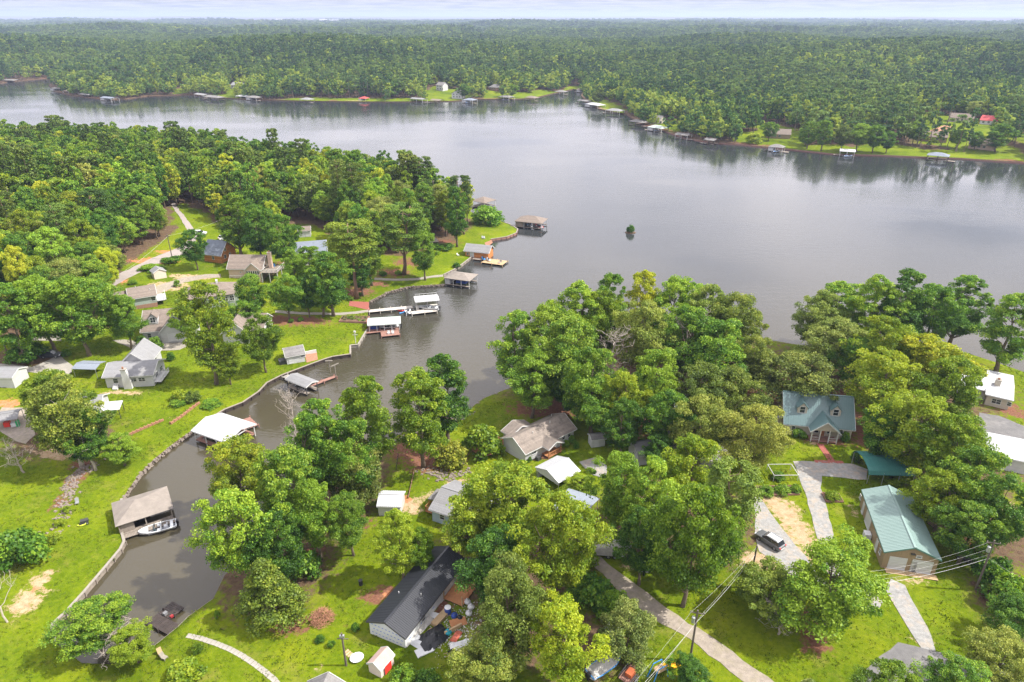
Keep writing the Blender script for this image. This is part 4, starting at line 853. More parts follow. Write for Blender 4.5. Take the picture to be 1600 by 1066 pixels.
CARDARK = mat('dark_car_paint', (.03, .033, .04), .25, .05, 1, 0, spec=.6)
REDP = mat('red_plastic', (.62, .04, .03), .4, .1, 2)
YELP = mat('yellow_plastic', (.80, .42, .02), .4, .1, 2)
BLUEP = mat('blue_plastic', (.05, .25, .60), .4, .1, 2)
TEALP = mat('teal_gelcoat', (.02, .30, .38), .25, .05, 2, spec=.6)
WHITEG = mat('white_gelcoat', (0.640, 0.656, 0.672), .25, .04, 2, spec=.6)
POLEW = mat('pole_wood', (.115, .095, .08), .9, .25, 2, .2)
WIRE = mat('bare_wire', (.52, .52, .50), .5, .05, 1, 0, metal=.2)

# ------------------------------------------------------------------ roads, drives and paths: sheets draped on the soil
SHEETS = []
def sheet(name, px, m, up=.05, step=1.6, far=False, label=None, th=.12):
    hf = hC if far else hA
    poly = np.array([T(x, y, 0, far)[:2] for x, y in px])
    if ((poly[:, 0] * np.roll(poly[:, 1], -1)) - (np.roll(poly[:, 0], -1) * poly[:, 1])).sum() < 0: poly = poly[::-1]
    # round the outline with extra points and a little wander
    rp = []; r_ = np.random.RandomState(len(px) * 13 + int(abs(poly[0, 0])))
    for a, b_ in zip(poly, np.roll(poly, -1, 0)):
        n = max(1, int(np.hypot(*(b_ - a)) / step))
        for i in range(n): rp.append(a + (b_ - a) * i / n + (r_.normal(0, .10, 2) if i else 0))
    poly = np.array(rp); SHEETS.append(poly); x0, y0 = poly.min(0); x1, y1 = poly.max(0); pts = grid(x0, x1, y0, y1, step, .2, 5)
    ins = inpoly(pts, poly) & (segdist(pts, np.vstack([poly, poly[:1]])) > .35)
    allp = [Vector(map(float, p)) for p in poly] + [Vector(map(float, p)) for p in pts[ins]]; n = len(poly)
    V, E, F, *_ = delaunay_2d_cdt(allp, [(i, (i + 1) % n) for i in range(n)], [], 0, 1e-4)
    P = np.array([(v.x, v.y) for v in V]); F = [tuple(f) for f in F if inpoly(P[list(f)].mean(0), poly)[0]]
    z = hf(P[:, 0], P[:, 1]); V3 = [(p[0], p[1], q + up) for p, q in zip(P, z)]
    ed = {}
    for f in F:
        for a, b_ in zip(f, f[1:] + f[:1]): ed[(a, b_)] = 1
    low = {}
    for (a, b_) in list(ed):
        if (b_, a) not in ed:
            for q in (a, b_):
                if q not in low: low[q] = len(V3); V3.append((V3[q][0], V3[q][1], V3[q][2] - th))
            F.append((b_, a, low[a], low[b_]))
    o = meshobj(name, V3, F, m); o['kind'] = 'structure'
    if label: o['label'] = label
    return o
def ribbon(pts, w):                                      # centre line in pixels -> outline in pixels (w = half width in px, per point)
    P = np.array(pts, float); d = np.gradient(P, axis=0); n = np.stack([-d[:, 1], d[:, 0]], 1); n /= np.linalg.norm(n, axis=1)[:, None]; w = np.asarray(w)[:, None] if hasattr(w, '__len__') else w
    return [tuple(p) for p in P + n * w] + [tuple(p) for p in (P - n * w)[::-1]]
sheet('gravel_lane', [(915, 862), (930, 858), (950, 882), (982, 905), (1042, 951), (1108, 993), (1200, 1058), (1240, 1090), (1200, 1095), (1158, 1063), (1077, 998), (1016, 964), (964, 922), (930, 888)], SANDGR, .06)
sheet('concrete_drive', [(1239, 721), (1276, 722), (1332, 725), (1356, 734), (1354, 750), (1320, 747), (1284, 744), (1282, 763), (1301, 830), (1313, 870), (1340, 905), (1380, 940), (1365, 960), (1325, 930), (1290, 890), (1286, 866), (1273, 828), (1258, 770), (1247, 740)], GRAVEL, .06)
sheet('gravel_drive', [(1176, 768), (1186, 776), (1212, 813), (1232, 838), (1258, 868), (1285, 905), (1310, 930), (1280, 935), (1235, 900), (1208, 876), (1186, 862), (1180, 835), (1180, 800)], GRAVEL, .055)
sheet('garage_drive', [(1392, 905), (1414, 915), (1455, 994), (1462, 1018), (1440, 1014), (1424, 990), (1400, 950), (1384, 922)], GRAVEL, .065)
sheet('road', [(1325, 1075), (1374, 1026), (1403, 1004), (1463, 1019), (1521, 1030), (1620, 1045), (1620, 1075), (1560, 1085), (1440, 1090)], ASPHALT, .07)
sheet('road', ribbon([(60, 512), (120, 473), (160, 449), (196, 430), (240, 409), (286, 391), (300, 378), (303, 370), (297, 358), (288, 344), (279, 332), (270, 318)], [8, 7.5, 7, 6, 6, 6, 6, 5.5, 5, 4, 3, 3]), PINKRD, .08)
sheet('asphalt_drive', [(1530, 645), (1560, 650), (1605, 668), (1640, 690), (1640, 715), (1600, 700), (1560, 690), (1532, 672)], ASPHALT, .06)
sheet('concrete_drive', [(-30, 567), (20, 570), (50, 574), (78, 562), (92, 554), (100, 562), (114, 572), (112, 582), (104, 588), (82, 585), (50, 582), (-30, 578)], CONC, .07)
sheet('brick_drive', [(176, 532), (195, 531), (226, 536), (275, 532), (300, 538), (280, 547), (240, 549), (205, 545)], PALESTONE, .07)
sheet('sandy_drive', ribbon([(228, 462), (255, 450), (285, 438), (320, 432), (345, 431)], [7, 6, 4, 3, 2.5]), SANDGR, .06)
sheet('gravel_yard', [(3, 637), (44, 638), (52, 660), (55, 680), (40, 694), (25, 690), (-10, 668)], SANDGR, .06)
sheet('concrete_pad', [(40, 526), (95, 525), (96, 533), (44, 532)], PALESTONE, .07)
sheet('gravel_pad', [(905, 722), (930, 715), (948, 728), (946, 748), (925, 742)], GRAVEL, .06)
sheet('gravel_pad', [(1020, 668), (1045, 665), (1060, 700), (1120, 690), (1150, 715), (1110, 735), (1050, 715)], GRAVEL, .06)
sheet('garden_path', ribbon([(430, 487), (470, 490), (520, 491), (555, 489), (576, 486)], [1.8] * 5), PALESTONE, .07, 1.0)
sheet('garden_path', ribbon([(585, 436), (620, 437.5), (655, 436), (680, 432), (692, 431)], [1.7] * 5), PALESTONE, .07, 1.0)
sheet('garden_path', ribbon([(425, 414), (445, 420), (470, 428)], [1.8] * 3), PALESTONE, .07, 1.0)
sheet('brick_landing', [(546, 471), (576, 472), (578, 485), (545, 478)], REDBRICK, .06)
sheet('patio', [(476, 553), (495, 550), (497, 562), (479, 567)], BRICKW, .07)
sheet('boat_ramp', [(757, 380), (768, 375), (770, 379), (760, 388)], BRICKW, .07)
# brick walk to the teal roofed house: courses laid one by one
def strip_pieces(name, m, a, b, wid, n_along, n_across, root_label=None, gap=.03, up=.06, thick=.10, label=None):
    A_ = np.array(T(*a)); B_ = np.array(T(*b)); d = (B_ - A_)[:2]; ln = np.hypot(*d); ang = math.atan2(d[1], d[0])
    root = thing(name, label, None, tuple(A_), ang); root['kind'] = 'structure'
    pw, ph = ln / n_along, wid / n_across
    me = MB().box(-pw / 2 + gap / 2, pw / 2 - gap / 2, -ph / 2 + gap / 2, ph / 2 - gap / 2, -thick, 0); mesh = None
    for i in range(n_along):
        for j in range(n_across):
            if mesh is None: o = me.build('paver', m, root); mesh = o.data
            else: o = link(bpy.data.objects.new('paver', mesh), root)
            lx, ly = (i + .5) * pw, (j + .5) * ph - wid / 2
            wx, wy = A_[0] + lx * math.cos(ang) - ly * math.sin(ang), A_[1] + lx * math.sin(ang) + ly * math.cos(ang)
            o.location = (lx, ly, h1(wx, wy) - A_[2] + up + random.Random(i * 31 + j).uniform(-.012, .012))
    return root
strip_pieces('brick_walk', REDBRICK, (1281, 694), (1300, 721), 1.3, 12, 3)
strip_pieces('brick_walk', REDBRICK, (1273, 721.5), (1318, 723), 1.1, 10, 2)
# stepping stone path on the near lawn
pp = [(292, 993), (314, 998), (338, 1006), (360, 1015), (380, 1026), (398, 1038), (414, 1050), (428, 1062), (436, 1072)]
sp = thing('stepping_stone_path', None, None, T(*pp[0])); sp['kind'] = 'structure'
Q = np.array([T(*p) for p in pp]); seg = np.hypot(*np.diff(Q[:, :2], axis=0).T); cum = np.concatenate([[0], np.cumsum(seg)]); smesh = None
for i in range(int(cum[-1] / .72)):
    s_ = i * .72 + .36; k = np.searchsorted(cum, s_) - 1; t_ = (s_ - cum[k]) / seg[k]; p = Q[k] * (1 - t_) + Q[k + 1] * t_; dd = Q[k + 1] - Q[k]
    if smesh is None: o = MB().box(-.32, .32, -.38, .38, -.08, .0).build('paving_stone', CONC, sp, bevel=.03); smesh = o.data
    else: o = link(bpy.data.objects.new('paving_stone', smesh), sp); 
    o.location = (p[0] - Q[0][0], p[1] - Q[0][1], h1(p[0], p[1]) - Q[0][2] + .06); o.rotation_euler = (0, 0, math.atan2(dd[1], dd[0]) + random.Random(i).uniform(-.12, .12))

# ------------------------------------------------------------------ seawalls: boards between posts under a cap, or laid stone
def seawall(pts_px, label, kind='board', m=WOOD, cap=PALESTONE, hgt=.85):
    P = np.array([G(x, y, 0) for x, y in pts_px]); root = thing('seawall', label, 'seawall', (P[0, 0], P[0, 1], 0))
    rs_ = np.random.RandomState(int(abs(P[0, 0] * 10)) % 9999); k = 0
    for a, b_ in zip(P[:-1], P[1:]):
        d = b_ - a; ln = np.hypot(*d); u = d / ln; nrm = np.array((-u[1], u[0])); ang = math.atan2(d[1], d[0]); o0 = a - P[0]
        # water lies to the left of the traced line for the left bank, to the right for the other: wall straddles the edge
        if kind == 'board':
            n = max(1, int(round(ln / 2.4))); L_ = ln / n
            bm = MB()
            for i in range(n):
                bm.box(i * L_ + .02, (i + 1) * L_ - .02, -.16, .10, -1.2, hgt)
            w_ = bm.build('board_panel', m, root) if False else None
            for i in range(n):
                o = MB().box(.02, L_ - .02, -.17, .12, -1.2, hgt + rs_.uniform(-.03, .03)).build('wall_panel', m, root); o.location = (o0[0] + u[0] * i * L_, o0[1] + u[1] * i * L_, 0); o.rotation_euler = (0, 0, ang)
                o = MB().box(.0, L_ - .015, -.24, .20, hgt + .02, hgt + .10).build('cap_board', cap, root); o.location = (o0[0] + u[0] * i * L_, o0[1] + u[1] * i * L_, 0); o.rotation_euler = (0, 0, ang)
                o = MB().box(-.09, .09, -.32, .30, -1.2, hgt - .05).build('post', m, root); o.location = (o0[0] + u[0] * i * L_, o0[1] + u[1] * i * L_, 0); o.rotation_euler = (0, 0, ang)
        else:
            n = max(1, int(ln / .55)); sm_ = MB(); rows = 3
            for i in range(n):
                for r in range(rows):
                    c = a - P[0] + u * ((i + rs_.uniform(.2, .8)) * ln / n) + nrm * rs_.uniform(-.22, .22); zz = -.1 + r * .33 + rs_.uniform(-.05, .05); s3 = rs_.uniform(.24, .40)
                    V = [(c[0] + s3 * x * rs_.uniform(.8, 1.2), c[1] + s3 * y * rs_.uniform(.8, 1.2), zz + s3 * .62 * z * rs_.uniform(.8, 1.15)) for x, y, z in ((-1, -.6, -.8), (.8, -1, -.8), (1, .7, -.8), (-.7, 1, -.8), (-.8, -.5, .8), (.6, -.8, .9), (.9, .5, .75), (-.5, .8, .85))]
                    sm_.add(V, [(0, 3, 2, 1), (4, 5, 6, 7), (0, 1, 5, 4), (1, 2, 6, 5), (2, 3, 7, 6), (3, 0, 4, 7)])
            o = sm_.build('stonework', m, root); o['kind'] = 'stuff'
    return root
seawall(SH_B[46:56], 'pale capped board seawall along the near left lawn below the taupe boathouse')
seawall(SH_B[41:47], 'tumbled stone seawall between the white roofed and the taupe boathouse', 'stone', STONE)
seawall(SH_B[32:42], 'dark board seawall curving from the cottage to the white roofed boathouse', 'board', WOODD, WOOD)
seawall(SH_B[29:33], 'pale capped seawall with a corner at the green lawn', 'board', PALESTONE, PALESTONE)
seawall(SH_B[24:28], 'low stone seawall behind the boat lift pier', 'stone', STONE)
seawall(SH_B[20:24], 'board seawall between the orange boathouse and the hip roofed dock', 'board', WOOD, PALESTONE)
seawall(SH_B[13:19], 'curved brown seawall round the lakeside lawn tip', 'board', WOODR, PALESTONE)
seawall(SH_A[0:5], 'thin pale timber edge along the right bank of the cove head', 'board', PALESTONE, PALESTONE, .5)
seawall(SH_A[14:19], 'low stone edge of the lawn below the ranch house', 'stone', STONE)
seawall([(x, y) for x, y in SH_C[29:42]], 'long low seawall edging the far right lawns', 'board', WOODR, WOOD, .7)

# terraces with brick edging on the left lawn: blocks laid one by one
def brick_edge(px, label, n, hgt=.42):
    P = np.array([T(*p) for p in px]); root = thing('retaining_wall', label, 'wall', tuple(P[0])); sg = np.hypot(*np.diff(P[:, :2], axis=0).T); cu = np.concatenate([[0], np.cumsum(sg)]); L_ = cu[-1] / n; me = None
    for i in range(n):
        s_ = (i + .5) * L_; k = min(len(sg) - 1, np.searchsorted(cu, s_) - 1); t_ = (s_ - cu[k]) / sg[k]; p = P[k] * (1 - t_) + P[k + 1] * t_; dd = P[k + 1] - P[k]
        if me is None: o = MB().box(-L_ / 2 + .03, L_ / 2 - .03, -.16, .16, -.5, hgt).build('brick_panel', BRICKW, root); me = o.data
        else: o = link(bpy.data.objects.new('brick_panel', me), root)
        o.location = tuple(p - P[0]); o.rotation_euler = (0, 0, math.atan2(dd[1], dd[0]))
        o2 = MB().box(-L_ / 2 - .1, -L_ / 2 + .14, -.24, .24, -.5, hgt + .14).build('pier', BRICKW, root); o2.location = o.location; o2.rotation_euler = o.rotation_euler
    return root
brick_edge([(184, 689), (205, 679), (230, 668), (256, 657)], 'terracotta terrace edging on the left lawn nearer the leaning pale trunk', 12)
brick_edge([(267, 663), (285, 651), (300, 639), (312, 630)], 'terracotta terrace edging running up to the low dark hedges', 9)
# rocky dry bed on the left lawn
def rocks(name, label, px, n, size, m, spread):
    P = np.array([T(*p) for p in px]); root = MB(); r_ = np.random.RandomState(n); o0 = P[0]
    for i in range(n):
        k = r_.randint(len(P) - 1); t_ = r_.rand(); p = P[k] * (1 - t_) + P[k + 1] * t_; x, y = p[0] + r_.normal(0, spread), p[1] + r_.normal(0, spread); z = h1(x, y); s = size * r_.uniform(.5, 1.2)
        root.add([(x + s * a * r_.uniform(.7, 1.2), y + s * b_ * r_.uniform(.7, 1.2), z + s * c * r_.uniform(.5, .9)) for a, b_, c in ((-1, -.6, -.6), (.8, -1, -.6), (1, .7, -.6), (-.7, 1, -.6), (-.6, -.4, .7), (.5, -.6, .8), (.7, .4, .65), (-.4, .6, .7))],
                 [(0, 3, 2, 1), (4, 5, 6, 7), (0, 1, 5, 4), (1, 2, 6, 5), (2, 3, 7, 6), (3, 0, 4, 7)])
    return tag(root.build(name, m), label, 'rocks', None, 'stuff')
rocks('rock_bed', 'dry bed of brown stones winding down the left lawn', [(150, 725), (128, 735), (112, 752), (105, 775), (100, 800), (85, 840)], 260, .33, STONE, .7)
rocks('rock_bed', 'stones round the mulch bed on the small point', [(665, 735), (685, 742), (705, 748), (725, 735)], 90, .38, STONE, .8)
rocks('rock_bed', 'stones at the shore below the ranch house', [(612, 693), (640, 678), (690, 664), (735, 646)], 120, .4, STONE, .7)
# ------------------------------------------------------------------ rough grass and weeds over the near lawns
gm = []
for s_ in range(4):
    r_ = np.random.RandomState(300 + s_); V = []; F = []
    for i in range(16):
        a = r_.rand() * 6.28; o = r_.normal(0, .17, 2); h_ = r_.uniform(.10, .26); t_ = r_.uniform(.03, .12); w_ = .05
        V += [(o[0] - w_ * math.sin(a), o[1] + w_ * math.cos(a), -.03), (o[0] + w_ * math.sin(a), o[1] - w_ * math.cos(a), -.03), (o[0] + math.cos(a) * t_, o[1] + math.sin(a) * t_, h_)]; F.append((3 * i, 3 * i + 1, 3 * i + 2))
    me = bpy.data.meshes.new('tuft'); me.from_pydata(V, [], F); a_ = me.attributes.new('v', 'FLOAT', 'FACE'); a_.data.foreach_set('value', r_.rand(16).astype(np.float32)); gm.append(me)
GRASSL = leaf_mat('grass_blade', (.046, .092, .004), (.120, .175, .006), (.24, .26, .024), .35)
cG = bpy.data.collections.new('tufts')
for i, me in enumerate(gm): me.materials.append(GRASSL); cG.objects.link(bpy.data.objects.new('tuft_%d' % i, me))
PGr = grid(-150, 130, 50, 200, .82, .5, 21); PGr = PGr[inpoly(PGr, AB_POLY)]; zG = hA(PGr[:, 0], PGr[:, 1]); ok = in_view(PGr, zG, 30, 30)
for q_ in SHEETS: ok &= ~inpoly(PGr, q_)
PGr, zG = PGr[ok], zG[ok]
pv = patch_values(PGr, None); bare = np.maximum(np.maximum(pv['dirt'], pv['clay']), np.maximum(pv['mulch'], pv['litter']))
cl = .5 + .5 * snoise(PGr[:, 0], PGr[:, 1], 9, 14); ok = (bare < .35) & (rs.rand(len(PGr)) < .25 + .75 * np.clip(cl, 0, 1)); PGr, zG, cl = PGr[ok], zG[ok], cl[ok]
sG = rs.uniform(.5, 1.0, len(PGr)) * (.6 + .7 * np.clip(cl, 0, 1)); scatter('meadow_grass', np.column_stack([PGr, zG]), np.stack([sG * 1.3, sG * 1.3, sG], 1), rs.rand(len(PGr)) * 6.28, rs.randint(0, 4, len(PGr)), cG, 'rough green grass and weeds over the near lawns', 'grass')
print('tufts', len(PGr))
# ------------------------------------------------------------------ buildings
def frame_of(A, B, far=False, up=0.0):
    a = np.array(T(*A, up=up, far=far)); b_ = np.array(T(*B, up=up, far=far)); d = (b_ - a)[:2]
    return a, float(np.hypot(*d)), math.atan2(d[1], d[0])
def depth_to(A, B, C, up=0.0, far=False):
    a, W, ang = frame_of(A, B, far); x, y, z = T(*C, up=up, far=far)
    return abs(-(x - a[0]) * math.sin(ang) + (y - a[1]) * math.cos(ang))
def plate(name, m, parent, pts, th=.14):                # a sloped slab from 3-4 corners
    pts = [Vector(p) for p in pts]; n = (pts[1] - pts[0]).cross(pts[2] - pts[0]).normalized()
    if n.z < 0: n = -n
    k = len(pts); V = pts + [p - n * th for p in pts]
    F = [tuple(range(k)), tuple(range(2 * k - 1, k - 1, -1))] + [(i, k + i, k + (i + 1) % k, (i + 1) % k) for i in range(k)]
    return meshobj(name, V, F, m, parent)
def roof_parts(root, W, D, z, rh, kind, m, oh=.45, th=.16, x0=0, y0=0, name='roof', trim=TRIM, panels=None):
    """roof slabs over the rectangle x0..x0+W, y0..y0+D with eaves at z; returns the roof object (slabs joined at the ridge)"""
    X0, X1, Y0, Y1 = x0 - oh, x0 + W + oh, y0 - oh, y0 + D + oh; xm, ym = x0 + W / 2, y0 + D / 2
    mb = MB()
    def slab(pts):
        pts = [Vector(p) for p in pts]; n = (pts[1] - pts[0]).cross(pts[2] - pts[0]).normalized(); n = -n if n.z < 0 else n; k = len(pts)
        mb.add(pts + [p - n * th for p in pts], [tuple(range(k)), tuple(range(2 * k - 1, k - 1, -1))] + [(i, k + i, k + (i + 1) % k, (i + 1) % k) for i in range(k)])
    if kind == 'gx':
        dz = rh * oh / (D / 2); e = z - dz; faces = [[(X0, Y0, e), (X1, Y0, e), (X1, ym, z + rh), (X0, ym, z + rh)], [(X1, Y1, e), (X0, Y1, e), (X0, ym, z + rh), (X1, ym, z + rh)]]
    elif kind == 'gy':
        dz = rh * oh / (W / 2); e = z - dz; faces = [[(X0, Y1, e), (X0, Y0, e), (xm, Y0, z + rh), (xm, Y1, z + rh)], [(X1, Y0, e), (X1, Y1, e), (xm, Y1, z + rh), (xm, Y0, z + rh)]]
    elif kind == 'hip':
        s = min(W, D) / 2; dz = rh * oh / s; e = z - dz; rx0, rx1, ry0, ry1 = (x0 + s, x0 + W - s, ym, ym) if W >= D else (xm, xm, y0 + s, y0 + D - s)
        if W >= D: faces = [[(X0, Y0, e), (X1, Y0, e), (rx1, ym, z + rh), (rx0, ym, z + rh)], [(X1, Y1, e), (X0, Y1, e), (rx0, ym, z + rh), (rx1, ym, z + rh)], [(X0, Y1, e), (X0, Y0, e), (rx0, ym, z + rh)], [(X1, Y0, e), (X1, Y1, e), (rx1, ym, z + rh)]]
        else: faces = [[(X0, Y1, e), (X0, Y0, e), (xm, ry0, z + rh), (xm, ry1, z + rh)], [(X1, Y0, e), (X1, Y1, e), (xm, ry1, z + rh), (xm, ry0, z + rh)], [(X0, Y0, e), (X1, Y0, e), (xm, ry0, z + rh)], [(X1, Y1, e), (X0, Y1, e), (xm, ry1, z + rh)]]
    elif kind == 'shed':
        faces = [[(X0, Y0, z), (X1, Y0, z), (X1, Y1, z + rh), (X0, Y1, z + rh)]]
    for f in faces: slab(f)
    r = mb.build(name, m, root)
    if trim and kind in ('gx', 'gy'):
        for f in faces:
            v = [Vector(p) for p in f]
            for a, b_ in ((v[0], v[3]), (v[1], v[2])):
                MB().bar(a - Vector((0, 0, .10)), b_ - Vector((0, 0, .10)), .07, .22).build('barge_board', trim, r)
            MB().bar(v[0] - Vector((0, 0, .14)), v[1] - Vector((0, 0, .14)), .10, .12).build('gutter', trim, r)
    if panels:                                           # raised-rib sheets laid side by side, each a piece
        for f in faces:
            v = [Vector(p) for p in f]; n = max(1, int(round((v[1] - v[0]).length / panels))); nn = (v[1] - v[0]).cross(v[3] - v[0]).normalized(); nn = -nn if nn.z < 0 else nn
            u = (v[1] - v[0]) / n; s_ = v[3] - v[0]; me = None; rib = .035
            for i in range(n):
                if me is None:
                    p0 = nn * .006; g = u.normalized() * .012
                    V = [g + p0, u - g + p0, u - g + s_ + p0, g + s_ + p0, g + nn * .03, u - g + nn * .03, u - g + s_ + nn * .03, g + s_ + nn * .03]
                    q = MB().add(V, [(0, 3, 2, 1), (4, 5, 6, 7), (0, 1, 5, 4), (1, 2, 6, 5), (2, 3, 7, 6), (3, 0, 4, 7)])
                    for w_ in (.0, .33, .66):
                        a = u * w_ + g * 2 + nn * .045; q.bar(a, a + s_, .05, .05)
                    o = q.build('roof_sheet', m, r); me = o.data
                else: o = link(bpy.data.objects.new('roof_sheet', me), r)
                o.location = v[0] + u * i
        if kind == 'gx': MB().bar((X0, ym, z + rh + .05), (X1, ym, z + rh + .05), .34, .05).build('ridge_cap', m, r)
        if kind == 'gy': MB().bar((xm, Y0, z + rh + .05), (xm, Y1, z + rh + .05), .34, .05).build('ridge_cap', m, r)
    return r
def walls(root, W, D, hw, rh, kind, m, x0=0, y0=0, name='wall', base=1.3, th=.2):
    x1, y1 = x0 + W, y0 + D; z0 = -base; mb = MB()
    if kind == 'gx':
        prof = [(y0, z0), (y1, z0), (y1, hw), ((y0 + y1) / 2, hw + rh), (y0, hw)]; mb.prism(prof, 'x', x0, x1)
    elif kind == 'gy':
        prof = [(x0, z0), (x1, z0), (x1, hw), ((x0 + x1) / 2, hw + rh), (x0, hw)]; mb.prism(prof[::-1], 'y', y0, y1)
    else: mb.box(x0, x1, y0, y1, z0, hw)
    # lower the body a little below the roof slabs
    mb.v = [(x, y, z - (.17 if z > hw - .01 else 0)) for x, y, z in mb.v]
    return mb.build(name, m, root)
def opening(root, face, u, z, w_, h_, W, D, x0=0, y0=0, name='window', frame=TRIM, fill=GLASS, mull=True):
    """a framed window or door proud of its wall: face F (front) B L R, u along the wall, z sill height"""
    def tr(a0, a1, d0, d1, z0, z1):
        if face == 'F': return (x0 + a0, x0 + a1, y0 - d1, y0 - d0, z0, z1)
        if face == 'B': return (x0 + a0, x0 + a1, y0 + D + d0, y0 + D + d1, z0, z1)
        if face == 'L': return (x0 - d1, x0 - d0, y0 + a0, y0 + a1, z0, z1)
        return (x0 + W + d0, x0 + W + d1, y0 + a0, y0 + a1, z0, z1)
    f = .10; mb = MB()
    mb.box(*tr(u, u + f, 0, .07, z, z + h_)); mb.box(*tr(u + w_ - f, u + w_, 0, .07, z, z + h_)); mb.box(*tr(u + f, u + w_ - f, 0, .07, z + h_ - f, z + h_)); mb.box(*tr(u - .05, u + w_ + .05, 0, .11, z - .06, z + f * .6))
    if mull and fill is GLASS:
        mb.box(*tr(u + f, u + w_ - f, 0, .055, z + h_ / 2 - .03, z + h_ / 2 + .03))
        if w_ > 1.3: mb.box(*tr(u + w_ / 2 - .04, u + w_ / 2 + .04, 0, .06, z + f, z + h_ - f))
    o = mb.build(name, frame, root); MB().box(*tr(u + f, u + w_ - f, .005, .03, z + f * .6, z + h_ - f)).build('pane' if fill is GLASS else 'leaf', fill, o)
    return o
def house(name, label, A, B, D, hw, rh, kind, wm, rm, cat='house', oh=.45, wins=(), doors=(), garage=(), chim=None, panels=None, base=1.3, far=False, trim=TRIM, up=0.0, W=None):
    a, W_, ang = frame_of(A, B, far, up); W = W or W_
    if isinstance(D, tuple): D = depth_to(A, B, D[:2], D[2] if len(D) > 2 else 0.0, far)
    f = hc1 if far else h1; cx, cy_ = a[0] + math.cos(ang) * W / 2 - math.sin(ang) * D / 2, a[1] + math.sin(ang) * W / 2 + math.cos(ang) * D / 2
    z = max(a[2], f(cx, cy_) - .3) + .1 if not up else a[2]
    root = thing(name, label, cat, (a[0], a[1], z), ang)
    walls(root, W, D, hw, rh, kind, wm, base=base); r = roof_parts(root, W, D, hw, rh, kind, rm, oh, trim=trim, panels=panels)
    for fc, u, zz, w_, h_ in wins: opening(root, fc, u if u >= 0 else (W if fc in 'FB' else D) + u, zz, w_, h_, W, D)
    for fc, u, zz, w_, h_ in doors:
        o = opening(root, fc, u if u >= 0 else (W if fc in 'FB' else D) + u, zz, w_, h_, W, D, name='door', fill=DOORW)
    for fc, u, zz, w_, h_ in garage: opening(root, fc, u if u >= 0 else (W if fc in 'FB' else D) + u, zz, w_, h_, W, D, name='garage_door', fill=DOORW)
    if chim:
        x, y, w_, d_, top, cm_ = chim; c = MB().box(x, x + w_, y, y + d_, 0, top).build('chimney', cm_, root); MB().box(x - .08, x + w_ + .08, y - .08, y + d_ + .08, top, top + .12).build('chimney_cap', CONC, c); MB().box(x + w_ * .3, x + w_ * .7, y + d_ * .3, y + d_ * .7, top + .12, top + .5).build('flue', BRICKW, c)
    return root, W, D
def wing(root, x0, y0, W, D, hw, rh, kind, wm, rm, name='wing', oh=.4, wins=(), base=1.3, trim=TRIM):
    w_ = walls(root, W, D, hw, rh, kind, wm, x0, y0, name + '_wall', base); roof_parts(root, W, D, hw, rh, kind, rm, oh, x0=x0, y0=y0, name=name + '_roof', trim=trim)
    for fc, u, zz, ww, h_ in wins: opening(root, fc, u, zz, ww, h_, W, D, x0, y0)
def dormer(root, x, yf, z0, w_, h_, dep, wm, rm):
    d = walls(root, w_, dep, z0 + h_, w_ * .55, 'gy', wm, x, yf, 'dormer', base=-z0 + .2); 
    roof_parts(d, w_, dep, z0 + h_, w_ * .55, 'gy', rm, .18, .10, x, yf, 'dormer_roof', trim=None); opening(d, 'F', w_ * .2, z0 + h_ * .25, w_ * .6, h_ * .8, w_, dep, x, yf)
def vent_pipe(root, x, y, z, n=1): MB().tube([(x, y, z - .3), (x, y, z + .45)], .07, 8).build('vent_pipe', TRIM, root)
def railing(root, pts, h_=1.0, m=TRIM, step=1.4, name='railing'):
    mb = MB(); pts = [Vector(p) for p in pts]
    for a, b_ in zip(pts[:-1], pts[1:]):
        n = max(1, int((b_ - a).length / step))
        for i in range(n + 1): p = a.lerp(b_, i / n); mb.bar(p, p + Vector((0, 0, h_)), .09)
        mb.bar(a + Vector((0, 0, h_)), b_ + Vector((0, 0, h_)), .10, .06); mb.bar(a + Vector((0, 0, h_ * .35)), b_ + Vector((0, 0, h_ * .35)), .05)
        k = int((b_ - a).length / .25)
        for i in range(1, k): p = a.lerp(b_, i / k); mb.bar(p + Vector((0, 0, h_ * .35)), p + Vector((0, 0, h_)), .03)
    return mb.build(name, m, root)
def planks(root, x0, x1, y0, y1, z, m, along='x', w_=.22, th=.06, name='deck'):
    mb = MB(); r_ = random.Random(int(x1 * 100 + y1))
    a0, a1 = (y0, y1) if along == 'x' else (x0, x1); n = max(1, int((a1 - a0) / w_)); s = (a1 - a0) / n
    for i in range(n):
        dz = r_.uniform(-.012, .012); e = r_.uniform(0, .05)
        if along == 'x': mb.box(x0, x1 - e, a0 + i * s + .012, a0 + (i + 1) * s - .012, z - th, z + dz)
        else: mb.box(a0 + i * s + .012, a0 + (i + 1) * s - .012, y0, y1 - e, z - th, z + dz)
    o = mb.build(name, m, root); o['kind'] = 'stuff'; MB().box(x0 + .08, x1 - .08, y0 + .08, y1 - .08, z - th - .16, z - th - .01).build('joists', WOODD, root); return o
def posts(root, pts, z0, z1, m, w_=.16, name='post'):
    for x, y in pts: MB().box(x - w_ / 2, x + w_ / 2, y - w_ / 2, y + w_ / 2, z0, z1).build(name, m, root)

